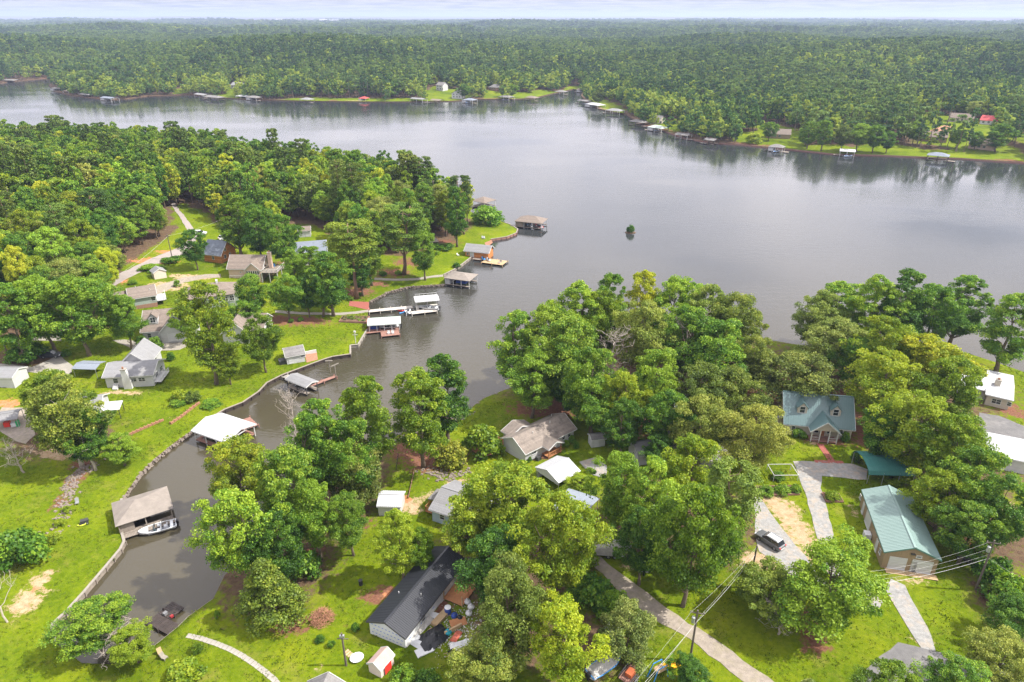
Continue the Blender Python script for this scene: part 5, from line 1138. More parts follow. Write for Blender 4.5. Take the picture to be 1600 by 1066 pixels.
# --- teal roofed house with dormers and porch
r, W, D = house('house', 'cream house with teal metal roof, two dormers and a front porch', (1224, 678), (1328, 688), 9.5, 2.9, 4.4, 'gx', W_CREAM, R_TEAL, wins=[('F', 1.3, .9, .8, 1.2), ('F', -2.6, .8, 1.0, 1.6), ('R', 2, .9, 1, 1.4), ('R', 6, .9, 1, 1.4), ('L', 4, .9, 1, 1.4)], panels=1.0)
dormer(r, 2.2, 1.5, 3.9, 1.9, 1.9, 3.2, W_CREAM, R_TEAL); dormer(r, W - 4.3, 1.5, 3.9, 1.9, 1.9, 3.2, W_CREAM, R_TEAL)
PW = W * .40; px0 = W * .36
p_ = walls(r, PW, 3.4, 5.2, 0, 'none', W_CREAM, 99, 99) if False else None
g_ = MB().prism([(px0 + .1, 2.75), (px0 + PW - .1, 2.75), (px0 + PW / 2, 2.75 + PW * .40)][::-1], 'y', -2.2, 2.0).build('porch_gable', W_CREAM, r)
roof_parts(r, PW, 4.4, 2.8, PW * .42, 'gy', R_TEAL, .3, x0=px0, y0=-2.3, name='porch_roof')
planks(r, px0, px0 + PW, -2.3, -.02, .25, WOODR, name='porch_deck'); posts(r, [(px0 + .15, -2.15), (px0 + PW * .33, -2.15), (px0 + PW * .67, -2.15), (px0 + PW - .15, -2.15)], -.6, 2.78, TRIM, .2)
railing(r, [(px0 + .15, -2.15, .25), (px0 + PW * .33, -2.15, .25)], .9); railing(r, [(px0 + PW * .67, -2.15, .25), (px0 + PW - .15, -2.15, .25)], .9)
opening(r, 'F', W * .36 + PW * .2, .9, 1, 1.3, W, D); opening(r, 'F', W * .36 + PW * .68, .9, 1, 1.3, W, D); opening(r, 'F', W * .36 + PW * .42, .2, 1.1, 2.1, W, D, name='door', fill=WOODO)
wing(r, W * .45, D - .5, W * .4, 5, 2.9, 3.2, 'gy', W_CREAM, R_TEAL, 'rear_wing')
MB().box(-1.6, -.05, 2.5, 5.5, -1, 2.0).build('side_porch', W_CREAM, r); plate('side_porch_roof', R_LGREY, r, [(-1.9, 2.2, 2.1), (-.05, 2.2, 2.5), (-.05, 5.8, 2.5), (-1.9, 5.8, 2.1)])
# --- green metal garage
r, W, D = house('garage', 'long tan metal garage with pale green ribbed roof', (1376, 887), (1459, 900), (1339, 770, 2.6), 3.3, 1.55, 'gy', W_TAN, R_GREEN, cat='garage', oh=.25, trim=mat('green_trim', (.10, .20, .17), .5, .05), panels=1.0,
    garage=[('F', .8, .05, 2.5, 2.35), ('F', -3.5, .05, 2.9, 2.4), ('L', 8.2, .05, 2.9, 2.6)], doors=[('F', 3.95, .05, .9, 2.05), ('L', 3.2, .05, 1.0, 2.1), ('L', 12.6, .05, 1.0, 2.1)], wins=[('L', 1.4, 1.1, .8, .9), ('L', 15.2, 1.1, .8, .9), ('F', 4.3, 2.85, .8, .45)])
planks(r, .5, W + .3, -1.1, -.02, .05, WOODN, name='apron'); MB().box(-1.1, -.1, 6.2, 7.4, -.2, .9).build('heat_pump', WHTPL, r); MB().box(W * .46, W * .54, -.35, -.08, 3.45, 3.62).build('lamp', DKTRIM, r)
# --- teal barrel carport
a, W, ang = frame_of((1357, 742), (1431, 746), up=2.1); cz = h1(a[0], a[1]); r = thing('carport', 'open carport with curved teal metal roof beside the teal house lawn', 'carport', (a[0], a[1], cz), ang); D = 7.0
prof = [(0, 2.1), (.35, 2.75), (1.2, 3.2), (D / 2, 3.65), (D - 1.2, 3.2), (D - .35, 2.75), (D, 2.1)]; mb = MB(); n = 9; me = None
for i in range(n):
    x0, x1 = W * i / n + .01, W * (i + 1) / n - .01; q = MB(); k = len(prof)
    q.add([(0, p[0], p[1]) for p in prof] + [(x1 - x0, p[0], p[1]) for p in prof] + [(0, p[0], p[1] - .05) for p in prof] + [(x1 - x0, p[0], p[1] - .05) for p in prof],
          [(j, k + j, k + j + 1, j + 1) for j in range(k - 1)] + [(2 * k + j, 2 * k + j + 1, 3 * k + j + 1, 3 * k + j) for j in range(k - 1)] + [(0, 2 * k, 3 * k, k), (k - 1, 2 * k - 1, 4 * k - 1, 3 * k - 1)])
    for j in range(k - 1):
        for s_ in (.12, .5, .88): q.bar(((x1 - x0) * s_, prof[j][0], prof[j][1] + .02), ((x1 - x0) * s_, prof[j + 1][0], prof[j + 1][1] + .02), .06, .05)
    o = (q.build('roof_sheet', R_CARP, r) if me is None else link(bpy.data.objects.new('roof_sheet', me), r)); me = o.data; o.location = (x0, 0, 0)
posts(r, [(x, y) for x in (.2, W / 3, 2 * W / 3, W - .2) for y in (.15, D - .15)], -.4, 2.4, STEEL, .1)
# --- ranch house
R_TAUPE2 = mat('stained_taupe_shingle', (.205, .172, .148), .9, .2, 1.6, .15, stripes=(1, .35), sdepth=.25, dirt=(.075, .068, .062), dirtamt=.7)
r, W, D = house('house', 'low white ranch house with weathered grey shingle roof', (821, 724), (896, 687), (787, 703), 2.6, 1.8, 'gx', W_WHITE, R_TAUPE2, wins=[('F', 1.6, 1.1, 1.2, 1.0), ('F', -1.8, 1.0, .9, 1.0), ('F', -3.4, 1.0, .9, 1.0)])
wing(r, 6.4, -1.9, 3.4, 3.5, 2.45, 1.0, 'gy', W_WHITE, R_GREY, 'porch', .35) if False else roof_parts(r, 3.6, 3.2, 2.5, .9, 'gy', R_TAUPE2, .3, x0=4.3, y0=-2.0, name='porch_roof')
posts(r, [(4.45, -1.85), (7.7, -1.85)], -.4, 2.5, WOODO, .14); planks(r, 4.3, 7.9, -2.0, -.02, .3, WOODO, name='porch_deck'); railing(r, [(4.45, -1.9, .3), (7.75, -1.9, .3)], .9, WOODO); opening(r, 'F', 5.6, .35, 1.0, 2.05, W, D, name='door', fill=DOORW)
wing(r, 1.6, D - .3, 5.6, 2.2, 2.6, 1.1, 'gy', W_WHITE, R_TAUPE2, 'rear_wing'); MB().box(2.2, 3.1, -1.2, -.4, -.3, .7).build('heat_pump', DKTRIM, r)
for x, y in ((4, 2.4), (9, 2.8), (12, 5.5)): vent_pipe(r, x, y, 2.6 + 1.8 * min(y, D - y) / (D / 2))
planks(r, -2.6, 1.4, D + .4, D + 4.6, .55, WOODO, name='deck_floor'); railing(r, [(1.3, D + 4.5, .55), (-2.5, D + 4.5, .55), (-2.5, D + .5, .55)], 1.0, WOODO)
planks(r, -5.6, -2.7, D - .5, D + 3.2, .35, WOODO, name='lower_deck'); railing(r, [(-2.8, D + 3.1, .35), (-5.5, D + 3.1, .35), (-5.5, D - .4, .35)], 1.0, WOODO)
MB().tube([(-3.4, D + 1.6, .35), (-3.4, D + 1.6, 2.7)], .04).build('parasol_pole', WOODD, r)
# --- carports and sheds in the middle
r, W, D = house('carport', 'white metal carport with gabled roof by the gravel pad', (873, 754), (905, 735), (840, 729, 0), 2.3, 1.2, 'gx', W_WHITE, R_WHITE, cat='carport', oh=.25, panels=1.0, up=2.3) if False else (None, 0, 0)
def carport(label, A, B, C, hw, rh, kind, rm, enclosed=False, panels=1.0, wm=W_WHITE):
    a, W, ang = frame_of(A, B, up=hw); x, y, z = T(*C, up=hw); D = abs(-(x - a[0]) * math.sin(ang) + (y - a[1]) * math.cos(ang)); r = thing('carport', label, 'carport', (a[0], a[1], h1(a[0], a[1])), ang)
    roof_parts(r, W, D, hw, rh, kind, rm, .15, .06, panels=panels, trim=None); n = max(2, int(W / 3) + 1)
    posts(r, [(.1 + (W - .2) * i / (n - 1), yy) for i in range(n) for yy in (.1, D - .1)], -.5, hw - .05, STEEL, .1)
    mb = MB()
    for i in range(n):
        x_ = .1 + (W - .2) * i / (n - 1)
        if kind == 'gx': mb.bar((x_, .1, hw - .1), (x_, D / 2, hw + rh - .12), .06); mb.bar((x_, D - .1, hw - .1), (x_, D / 2, hw + rh - .12), .06)
    if mb.v: mb.build('truss', STEEL, r)
    if kind == 'gx': MB().prism([(.1, hw - .7), (D - .1, hw - .7), (D - .1, hw - .1), (D / 2, hw + rh - .15), (.1, hw - .1)], 'x', -.02, .03).build('gable_panel', wm, r)
    return r, W, D
r, W, D = carport('white metal carport with gabled roof above the gravel pad', (873, 754), (906, 736), (840, 730), 2.3, 1.1, 'gx', R_WHITE)
MB().box(.3, W - .4, D - .25, D - .15, -.3, 2.1).build('back_wall', W_WHITE, r)
carport('silver ribbed metal carport at the end of the gravel lane', (862, 800), (910, 815), (893, 766), 2.4, .9, 'gx', R_SILVER)
r, W, D = house('house', 'pale house with light metal roof half hidden by the largest middle tree', (676, 814), (748, 836), (712, 772), 2.7, 1.5, 'gx', W_BLUE, R_LGREY, panels=1.0, wins=[('F', 1.5, .9, 1.0, 1.2), ('F', 5.5, .9, 1.0, 1.2), ('L', 3, .9, 1, 1.2)])
planks(r, -2.2, -.1, 1.0, 5.0, .5, WOODO, name='side_deck'); railing(r, [(-2.1, 4.9, .5), (-2.1, 1.1, .5), (-.2, 1.1, .5)], 1.0, WOODO); plate('side_roof', R_GREY, r, [(-2.4, 2.4, 2.1), (-.1, 2.4, 2.6), (-.1, 5.6, 2.6), (-2.4, 5.6, 2.1)]); posts(r, [(-2.3, 2.6), (-2.3, 5.4)], -.5, 2.1, WOODO, .12)
house('shed', 'little white shed with brown roof at the mulch edge', (924, 700), (945, 697), 2.2, 1.9, .5, 'gx', W_WHITE, R_GREY, cat='shed', oh=.15, doors=[('F', .6, .1, .9, 1.6)])
house('shed', 'white metal shed half hidden left of the slim bright tree', (592, 806), (626, 806), 4.0, 2.2, .9, 'gx', W_WHITE, R_WHITE, cat='shed', oh=.2, panels=1.0)
house('shed', 'light grey metal shed beside the yellow tree clump', (996, 728), (1036, 722), 4.6, 2.3, 1.3, 'gx', W_WHITE, R_LGREY, cat='shed', oh=.2, wins=[('L', 1.5, .9, .9, .9)], panels=1.0)
r, W, D = house('house', 'grey roofed house under the trees beside the wooden stairs', (1060, 672), (1110, 668), 8, 2.8, 2.2, 'gx', W_CREAM, R_BLUEG, wins=[('F', 1, .9, 1, 1.2), ('F', 4, .9, 1, 1.2)])
planks(r, -5.5, -.2, 1.5, 4.5, .9, WOODO, name='deck_floor'); railing(r, [(-5.4, 4.4, .9), (-5.4, 1.6, .9), (-.3, 1.6, .9)], 1.0, WOODO)
mb = MB()
for i in range(7): mb.box(-5.5 - .28 * (i + 1), -5.5 - .28 * i, 2.0, 3.6, .9 - .15 * (i + 1) - .05, .9 - .15 * (i + 1))
mb.build('stairs', WOODO, r)
# --- black roofed building wrapped for siding
r, W, D = house('building', 'long unfinished building with black ribbed roof and printed white wrap', (579, 990), (634, 1013), (683, 862, 2.3), 2.5, 1.25, 'gy', WHTPL, R_BLACK, cat='building', oh=.3, panels=.9, trim=DKTRIM)
WRAPB = mat('wrap_print', (.10, .18, .55), .6, .1)
for i in range(9):                                       # printed wrap: rows of blue blocks and rules, flat on the sheet
    for j in range(3):
        x = .35 + i * (W - .7) / 9 + (.25 if j % 2 else 0); MB().box(x, x + .30, -.012, -.004, .45 + j * .75, .58 + j * .75).build('wrap_mark', WRAPB, r)
for i in range(12): MB().box(W + .004, W + .012, .8 + i * 1.5, 1.3 + i * 1.5, .9 + (i % 2) * .7, 1.04 + (i % 2) * .7).build('wrap_mark', WRAPB, r)
opening(r, 'R', 4, .9, 1.0, 1.1, W, D); opening(r, 'R', 9, .1, 1.0, 2.0, W, D, name='door', fill=DOORW); vent_pipe(r, 1.2, 5.5, 2.9); vent_pipe(r, W - 1.6, 6.5, 3.1)
planks(r, W + .1, W + 3.4, 9.5, 13.5, .6, WOODO, name='deck_floor'); railing(r, [(W + .2, 13.4, .6), (W + 3.3, 13.4, .6), (W + 3.3, 9.6, .6)], 1.0, WOODO); posts(r, [(W + .2, 9.6), (W + 3.3, 9.6), (W + .2, 13.4), (W + 3.3, 13.4)], -.6, 2.3, WOODN, .12)
BLK = r
house('shed', 'tiny pink roofed shed with a red door on the lower lawn', (577, 1050), (596, 1060), 2.6, 1.7, .75, 'gy', mat('pale_pink_wall', (.62, .52, .48), .7, .1), mat('pinkish_roof', (.42, .30, .26), .8, .15), cat='shed', oh=.15)
sh = [o for o in COL.objects if o.get('label', '').startswith('tiny pink')][0]; opening(sh, 'R', .7, .05, 1.1, 1.5, 2.0, 2.6, name='door', fill=REDP) if False else None
W_ = max(v.co.x for v in sh.children[0].data.vertices); MB().box(W_ + .005, W_ + .06, .6, 1.9, .05, 1.5).build('door', REDP, sh)
r, W, D = house('house', 'grey roof corner cut by the lower picture edge', (455, 1160), (520, 1168), 6.0, 2.6, 1.9, 'gy', W_WHITE, R_GREY)
# --- right edge houses
r, W, D = house('house', 'house with a broad white roof and chimney on the right lake shore', (1538, 632), (1574, 641), (1524, 578, 2.6), 2.6, .5, 'gx', W_CREAM, R_WHITE, wins=[('F', 1.0, .7, 1.8, 1.2), ('F', 3.8, .9, .9, 1.0)], chim=(1.0, 4.5, 1.1, 1.1, 4.3, W_CREAM), panels=1.2)
wing(r, -5.5, 2, 5.4, 6, 2.7, 1.6, 'gx', W_WHITE, R_WHITE, 'side_wing')
house('house', 'white roofed building at the right edge behind the olive trees', (1540, 728), (1602, 742), 8, 2.8, .9, 'gx', W_WHITE, R_WHITE, cat='house', panels=1.2)
# --- left bank houses
r, W, D = house('house', 'white cottage house with pale grey roof and wide white chimney', (168, 606), (242, 603), 7.6, 3.0, 1.5, 'gx', W_WHITE, R_LGREY, wins=[('F', 1.6, 1.0, 1.2, 1.2), ('F', -5.2, 1.1, 1.6, 1.0), ('F', -3.3, 1.1, 1.6, 1.0), ('R', 1.5, 1, 1.6, 1.2), ('R', 4.5, 1, 1.6, 1.2)])
W0 = W
wing(r, W * .1, 6.0, W * .62, 8.0, 3.0, 2.8, 'gy', W_WHITE, R_LGREY, 'rear_wing', wins=[('R', 4, 1, 1, 1.2)])
c = MB().prism([(W * .38, -1.2), (W * .55, -1.2), (W * .55, 1.5), (W * .50, 4.6), (W * .40, 4.6), (W * .38, 1.5)][::-1], 'y', -.85, -.02).build('chimney', TRIM, r); MB().box(W * .40 - .1, W * .50 + .1, -.95, .08, 4.6, 4.8).build('chimney_cap', CONC, c); MB().box(W * .43, W * .46, -.6, -.3, 4.8, 5.3).build('flue', BRICKW, c)
planks(r, W + .02, W + 1.6, .3, 5.8, .6, TRIM, name='side_deck'); railing(r, [(W + 1.5, .4, .6), (W + 1.5, 5.7, .6)], .9)
mb = MB(); [mb.box(1.5 + .0, 2.6, -.28 * (i + 1), -.28 * i, -.4, .75 - .2 * i) for i in range(4)]; mb.build('steps', TRIM, r)
r, W, D = house('house', 'white gabled house with brown roof, dormer and garage door', (226, 534), (282, 531), 12, 3.0, 3.4, 'gx', W_WHITE, R_BROWN, wins=[('F', 1.0, .9, 1.0, 1.2)])
dormer(r, 1.6, 1.6, 3.9, 2.2, 1.9, 3.0, W_WHITE, R_BROWN)
wing(r, 4.6, -1.6, 8.2, 7, 3.0, 4.3, 'gy', W_WHITE, R_BROWN, 'garage_wing', .4, wins=[('F', 3.0, 3.9, 1.0, 1.4), ('F', 4.2, 3.9, 1.0, 1.4)]); opening(r, 'F', 1.6, .05, 5.2, 2.3, 8.2, 7, 4.6, -1.6, name='garage_door', fill=DOORW)
r, W, D = house('house', 'sage green house with taupe roof on a brick base', (207, 484), (247, 479), 8.5, 3.4, 1.7, 'gx', W_SAGE, R_BROWN, wins=[('F', 5.2, 1.5, 1.3, 1.3), ('R', 2, 1.2, 1.2, 1.4), ('R', 5, 1.2, 1.2, 1.4)])
MB().box(-.03, W + .03, -.03, D + .03, -1.4, .9).build('brick_base', W_BRICK, r); planks(r, W + .05, W + 2.6, .5, 6.5, 1.1, TRIM, name='side_deck'); railing(r, [(W + .1, .55, 1.1), (W + 2.5, .55, 1.1), (W + 2.5, 6.4, 1.1)], .9); vent_pipe(r, 5.5, 2.0, 4.3); vent_pipe(r, 2.0, 4.0, 5.0)
wing(r, -4, 2.0, 4.2, 5.5, 3.0, 1.3, 'gx', W_SAGE, R_BROWN, 'side_wing')
r, W, D = house('house', 'long sage house with brown hip roof behind the large lawn tree', (292, 484), (374, 477), 9.5, 3.2, 2.3, 'hip', W_SAGE, R_BROWN, wins=[('F', -7.5, .9, 1.2, 1.5), ('F', -5.9, .9, 1.4, 1.5), ('F', -4.1, .9, 1.4, 1.5), ('F', -2.3, .9, 1.4, 1.5), ('F', 4, .9, 1.2, 1.4)])
MB().box(W * .62, W * .66, 4.2, 5.2, 3, 6.2).build('chimney', TRIM, r); posts(r, [(W - 8, -.8), (W - 1, -.8)], -.5, 2.9, TRIM, .16)
r, W, D = house('house', 'peach house with brown roof, sunroom gable and white deck', (359, 434), (412, 438), 8.5, 3.3, 3.1, 'gx', W_PEACH, R_BROWN, chim=(None if False else (52 * .24, 2.2, 1.1, 1.1, 7.6, W_PEACH)), wins=[('F', 3.6, 1.6, .5, .5), ('F', 5.2, 1.6, .5, .5)])
SW = W * .44; wing(r, W - SW, -1.8, SW, 6, 3.3, 2.3, 'gy', W_PEACH, R_BROWN, 'sunroom', .35)
for i in range(6): opening(r, 'F', .3 + i * (SW - .6) / 6, 1.6, (SW - .6) / 6 - .08, 1.3, SW, 6, W - SW, -1.8, mull=False)
planks(r, W + .4, W + 5.6, -2.2, 5.5, 2.4, WOOD, name='deck_floor'); railing(r, [(W + .5, -2.1, 2.4), (W + 5.5, -2.1, 2.4), (W + 5.5, 5.4, 2.4)], 1.0); posts(r, [(W + .5, -2.1), (W + 3, -2.1), (W + 5.5, -2.1), (W + 5.5, 2), (W + 5.5, 5.4)], -1.2, 2.3, TRIM, .22)
MB().box(W + 1.2, W + 2.8, 3.6, 4.6, 2.42, 3.2).build('covered_grill', BLUEP, r); railing(r, [(.5, -1.2, .2), (W - SW - .3, -1.2, .2)], .9)
r, W, D = house('house', 'orange log house with steep blue grey roof', (320, 408), (347, 412), (340, 396), 2.9, 3.6, 'gx', W_LOG, R_BLUEG, wins=[('F', -3.6, .8, .9, 1.2), ('R', 2.2, 3.3, .9, 1.3), ('R', 1.6, .9, 1.0, 1.2), ('R', 4.2, .9, 1.0, 1.2)])
r, W, D = house('house', 'blue grey roofed house behind the bushy dark tree', (460, 411), (512, 407), 9.0, 3.0, 3.0, 'gx', W_WHITE, R_BLUEG, wins=[('F', 2, .9, 1.2, 1.3), ('F', -3, .9, 1.2, 1.3)]); wing(r, .3, -3.4, 5.2, 5, 3.0, 2.4, 'gy', W_WHITE, R_BLUEG, 'front_wing')
house('shed', 'white garden shed with brown roof at the wood edge', (467, 371), (486, 370), 3.6, 2.5, 1.2, 'gx', W_WHITE, R_BROWN, cat='shed', oh=.25, wins=[('F', .8, .9, .8, .9)], doors=[('F', 2.6, .1, .9, 1.9)])
house('shed', 'little tan shed with pale grey roof on the roadside lawn', (242, 437), (261, 434), 3.2, 2.2, 1.0, 'gy', mat('tan_wall', (.58, .50, .42), .7, .08), R_LGREY, cat='shed', oh=.2)
r, W, D = house('house', 'white walled house with sweeping brown roof behind the airy twin trunked tree', (350, 536), (389, 537), 11, 3.0, 3.2, 'gy', W_WHITE, R_BROWN, wins=[('F', -1.6, 1.0, 1.2, 1.4)]); wing(r, W - 4, 2.5, 7.5, 8, 3.0, 2.6, 'gx', W_WHITE, R_BROWN, 'side_wing', wins=[('F', 2, .9, 1.3, 1.3), ('F', 4.5, .9, 1.3, 1.3)])
carport('pale blue metal carport beside the white cottage house', (113, 576), (149, 579), (122, 563), 2.3, .5, 'gx', R_SILVER)
house('shed', 'long white shed at the left edge above the clay patch', (-30, 604), (24, 607), 5, 2.4, .9, 'gx', W_WHITE, R_LGREY, cat='shed', oh=.25)
r, W, D = carport('small grey open shed full of red and green toys at the left edge', (-12, 660), (26, 655), (-6, 644), 2.2, .6, 'gx', R_LGREY)
MB().box(W - 3.0, W - 1.9, 1.0, 2.0, 0, 1.1).build('stored_toy', REDP, r); MB().box(W - 1.7, W - .8, .8, 1.7, 0, .8).build('stored_box', WHTPL, r); MB().box(W - .7, W - .2, .6, 1.4, 0, 1.2).build('stored_bin', mat('green_plastic', (.03, .32, .12), .4), r)
r, W, D = house('house', 'white house hidden behind the leaning pale trunk', (112, 668), (160, 663), 8, 2.8, 1.8, 'gx', W_WHITE, R_LGREY, wins=[('F', -2, .9, 1.2, 1.2)])
plate('porch_roof', R_WHITE, r, [(W + .05, 1.0, 2.3), (W + 3.6, 1.0, 2.1), (W + 3.6, 5.0, 2.1), (W + .05, 5.0, 2.3)]); posts(r, [(W + 3.4, 1.2), (W + 3.4, 4.8)], -.5, 2.1, DKTRIM, .12)
r, W, D = house('cottage', 'small white lakeside cottage with grey roof on the left bank', (449, 570), (477, 565), 4.6, 2.3, 1.3, 'gx', W_WHITE, R_GREY, cat='cottage', oh=.3, wins=[('F', 3.4, 1.2, 1.3, .6)], doors=[('F', .5, .1, 1.0, 1.9)])
MB().box(W + .1, W + 3.6, 3.4, 3.6, -.3, .9).build('patio_wall', TRIM, r); MB().box(-1.8, -.2, .4, 2.2, -.2, 1.0).build('covered_grill', DKTRIM, r)
r, W, D = house('garden_shelter', 'dark garden shelter behind the hedge on the lakeside lawn', (668, 388), (684, 387), 4.5, 2.4, 1.0, 'hip', WOODD, WOOD, cat='shelter', oh=.4)
# ------------------------------------------------------------------ docks, boathouses, boats
def wframe(A, B, z):
    a = np.array((*G(*A, z), 0.0)); b_ = np.array((*G(*B, z), 0.0)); d = (b_ - a)[:2]; return a, float(np.hypot(*d)), math.atan2(d[1], d[0])
def wdepth(A, B, C, z):
    a, W, ang = wframe(A, B, z); x, y = G(*C, z); return abs(-(x - a[0]) * math.sin(ang) + (y - a[1]) * math.cos(ang))
def boathouse(label, A, B, D, eave, rh, kind, rm, pm=TRIM, dm=WOOD, deckz=.6, wall=None, catwalk=True, panels=None, group=None, npost=3, simple=False, side='back', oh=.35):
    a, W, ang = wframe(A, B, eave)
    if isinstance(D, tuple): D = wdepth(A, B, D, eave)
    r = thing('boathouse', label, 'boathouse', tuple(a), ang, group)
    roof_parts(r, W, D, eave, rh, kind, rm, oh, .12, trim=None if simple else TRIM, panels=panels)
    posts(r, [(.1 + (W - .2) * i / (npost - 1), y) for i in range(npost) for y in (.1, D - .1)], -1.4, eave - .02, pm, .17 if not simple else .24)
    (MB().box(0, W, 0, .9, deckz - .12, deckz).build('deck', dm, r) if simple else planks(r, 0, W, -.1, .9, deckz, dm, 'y', name='front_walk'))
    (MB().box(0, W, D - .9, D, deckz - .12, deckz).build('deck', dm, r) if simple else planks(r, 0, W, D - .9, D + .1, deckz, dm, 'y', name='back_walk'))
    (MB().box(0, .9, .9, D - .9, deckz - .12, deckz).build('deck', dm, r) if simple else planks(r, 0, .9, .92, D - .92, deckz, dm, 'x', name='side_walk'))
    mb = MB(); mb.bar((.1, .1, eave - .2), (W - .1, .1, eave - .2), .12, .22); mb.bar((.1, D - .1, eave - .2), (W - .1, D - .1, eave - .2), .12, .22); mb.bar((.1, .1, eave - .2), (.1, D - .1, eave - .2), .12, .22); mb.bar((W - .1, .1, eave - .2), (W - .1, D - .1, eave - .2), .12, .22); mb.build('beam', pm, r)
    if wall: MB().box(.05, W * wall[0], .25, D - .15, deckz, eave - .05).build('storage_wall', wall[1], r)
    return r, W, D
def deck(label, A, B, D, m=WOOD, z=.55, name='dock', cat='dock', along='x', pilings=True, parent=None):
    a, W, ang = wframe(A, B, z)
    if isinstance(D, tuple): D = wdepth(A, B, D, z)
    r = thing(name, label, cat, tuple(a), ang)
    planks(r, 0, W, 0, D, z, m, along); n = max(2, int(W / 3) + 1)
    if pilings: posts(r, [(W * i / (n - 1), y) for i in range(n) for y in (-.06, D + .06)], -1.4, z + .25, m, .2, 'piling')
    return r, W, D
def boat(label, pos, ang, L=6.0, Wd=2.2, hull=WHITEG, trim_=BLUEP, z=.1, cover=None, name='boat', cat='boat', group=None, top=None, engine=True):
    r = thing(name, label, cat, (pos[0], pos[1], z), ang, group); secs = [(-.5, .86, .0), (-.25, 1.0, .0), (.05, 1.0, .02), (.25, .86, .06), (.40, .52, .13), (.5, .05, .20)]
    V = []; F = []; rings = 7
    for t, w_, rise in secs:
        hw_ = Wd / 2 * w_; hg = .62 + rise * 1.2
        for yy, zz in ((-hw_, hg), (-hw_ * .94, .28 + rise), (-hw_ * .55, .04 + rise * .8), (0, -.10 + rise), (hw_ * .55, .04 + rise * .8), (hw_ * .94, .28 + rise), (hw_, hg)): V.append((t * L, yy, zz))
    for i in range(len(secs) - 1):
        for j in range(rings - 1): q = i * rings + j; F.append((q, q + 1, q + rings + 1, q + rings))
    F.append(tuple(range(rings))); h_ = meshobj('hull', V, F, hull, r, True)
    # gunwale, fore deck and cockpit sole
    g = MB()
    for i in range(len(secs) - 1):
        for s in (0, 6): g.bar(V[i * rings + s], V[(i + 1) * rings + s], .16, .07)
    g.bar(V[0], V[6], .16, .07); g.build('gunwale', trim_, r)
    fd = MB(); q = [V[3 * rings + 0], V[4 * rings + 0], V[5 * rings + 0], V[5 * rings + 6], V[4 * rings + 6], V[3 * rings + 6]]; fd.add([(x, y, z_ - .03) for x, y, z_ in q], [(0, 1, 4, 5), (1, 2, 3, 4)]); fd.build('fore_deck', hull, r)
    MB().box(-.48 * L, .26 * L, -Wd * .42, Wd * .42, .20, .26).build('sole', mat('boat_carpet', (.22, .23, .25), .8, .2), r)
    if cover:
        mb = MB(); mb.add([(-.5 * L, -Wd * .5, .62), (.25 * L, -Wd * .47, .70), (.5 * L, 0, .9), (.25 * L, Wd * .47, .70), (-.5 * L, Wd * .5, .62), (-.45 * L, 0, .95), (.0, 0, 1.25), (.25 * L, 0, 1.05)], [(0, 1, 7, 6), (0, 6, 5), (1, 2, 7), (2, 3, 7), (3, 4, 6, 7), (4, 5, 6), (4, 0, 5)]); mb.build('cover', cover, r)
    else:
        sm_ = mat('boat_seat', (.70, .72, .74), .5, .08); dk = mat('boat_dark', (.02, .05, .06), .4, .1)
        for x, y in ((-.05, -.28), (-.05, .28), (-.22, 0)): MB().box(x * L - .3, x * L + .3, y * Wd - .3, y * Wd + .3, .26, .62).box(x * L - .34, x * L - .22, y * Wd - .3, y * Wd + .3, .60, 1.0).build('seat', sm_ if y else trim_, r)
        MB().box(-.42 * L, -.34 * L, -Wd * .4, Wd * .4, .26, .66).build('rear_bench', sm_, r); MB().box(.06 * L, .10 * L, .1 * Wd, .4 * Wd, .26, .85).build('console', dk, r)
        MB().add([(.12 * L, -Wd * .42, .66), (.12 * L, Wd * .42, .66), (.06 * L, Wd * .36, 1.05), (.06 * L, -Wd * .36, 1.05)], [(0, 1, 2, 3)]).build('windscreen', GLASS, r)
    if engine: MB().box(-.5 * L - .45, -.5 * L - .02, -.22, .22, .35, 1.0).box(-.5 * L - .35, -.5 * L - .1, -.1, .1, -.5, .35).build('outboard', mat('engine_black', (.02, .02, .022), .35), r)
    if top: posts(r, [(-.2 * L, -Wd * .42), (-.2 * L, Wd * .42), (.12 * L, -Wd * .42), (.12 * L, Wd * .42)], .6, 2.1, STEEL, .05); MB().box(-.24 * L, .16 * L, -Wd * .46, Wd * .46, 2.1, 2.18).build('bimini', top, r)
    return r
def at(px, py, z=.5): return G(px, py, z)
def boat_px(label, bow, stern, Wd=2.2, **k):
    z = k.get('z', .2); b0 = np.array(G(*bow, z + .5)); s0 = np.array(G(*stern, z + .5)); d = b0 - s0; return boat(label, (b0 + s0) / 2, math.atan2(d[1], d[0]), float(np.hypot(*d)), Wd, **k)
# left bank, from the cove outwards
r, W, D = boathouse('taupe hip roofed boathouse on the near left bank', (183, 819.5), (267, 792.5), (179, 785), 2.9, 1.5, 'hip', R_TAUPE, WOOD, WOOD, wall=(.28, WOOD)); planks(r, -.6, W + .3, -1.3, -.12, .6, WOOD, 'y', name='outer_walk')
boat_px('white and teal ski boat tied in front of the taupe boathouse', (217, 833), (275, 817), 2.3, trim_=WHITEG, z=.1)
MB().box(W * .33, W * .58, D * .4, D * .75, .3, .9).build('covered_craft', BLKTARP, r)
r, W, D = boathouse('boathouse with broad white metal roof by the stone seawall', (302, 672), (354, 690), (342, 645), 2.9, 1.0, 'gx', R_WHITE, TRIM, WOODR, panels=1.0, npost=4)
boat('pontoon boat under the broad white metal roof', (r.location[0] + math.cos(r.rotation_euler[2]) * W * .5 - math.sin(r.rotation_euler[2]) * D * .45, r.location[1] + math.sin(r.rotation_euler[2]) * W * .5 + math.cos(r.rotation_euler[2]) * D * .45), r.rotation_euler[2], 6.2, 2.4, trim_=STEEL, z=.3)
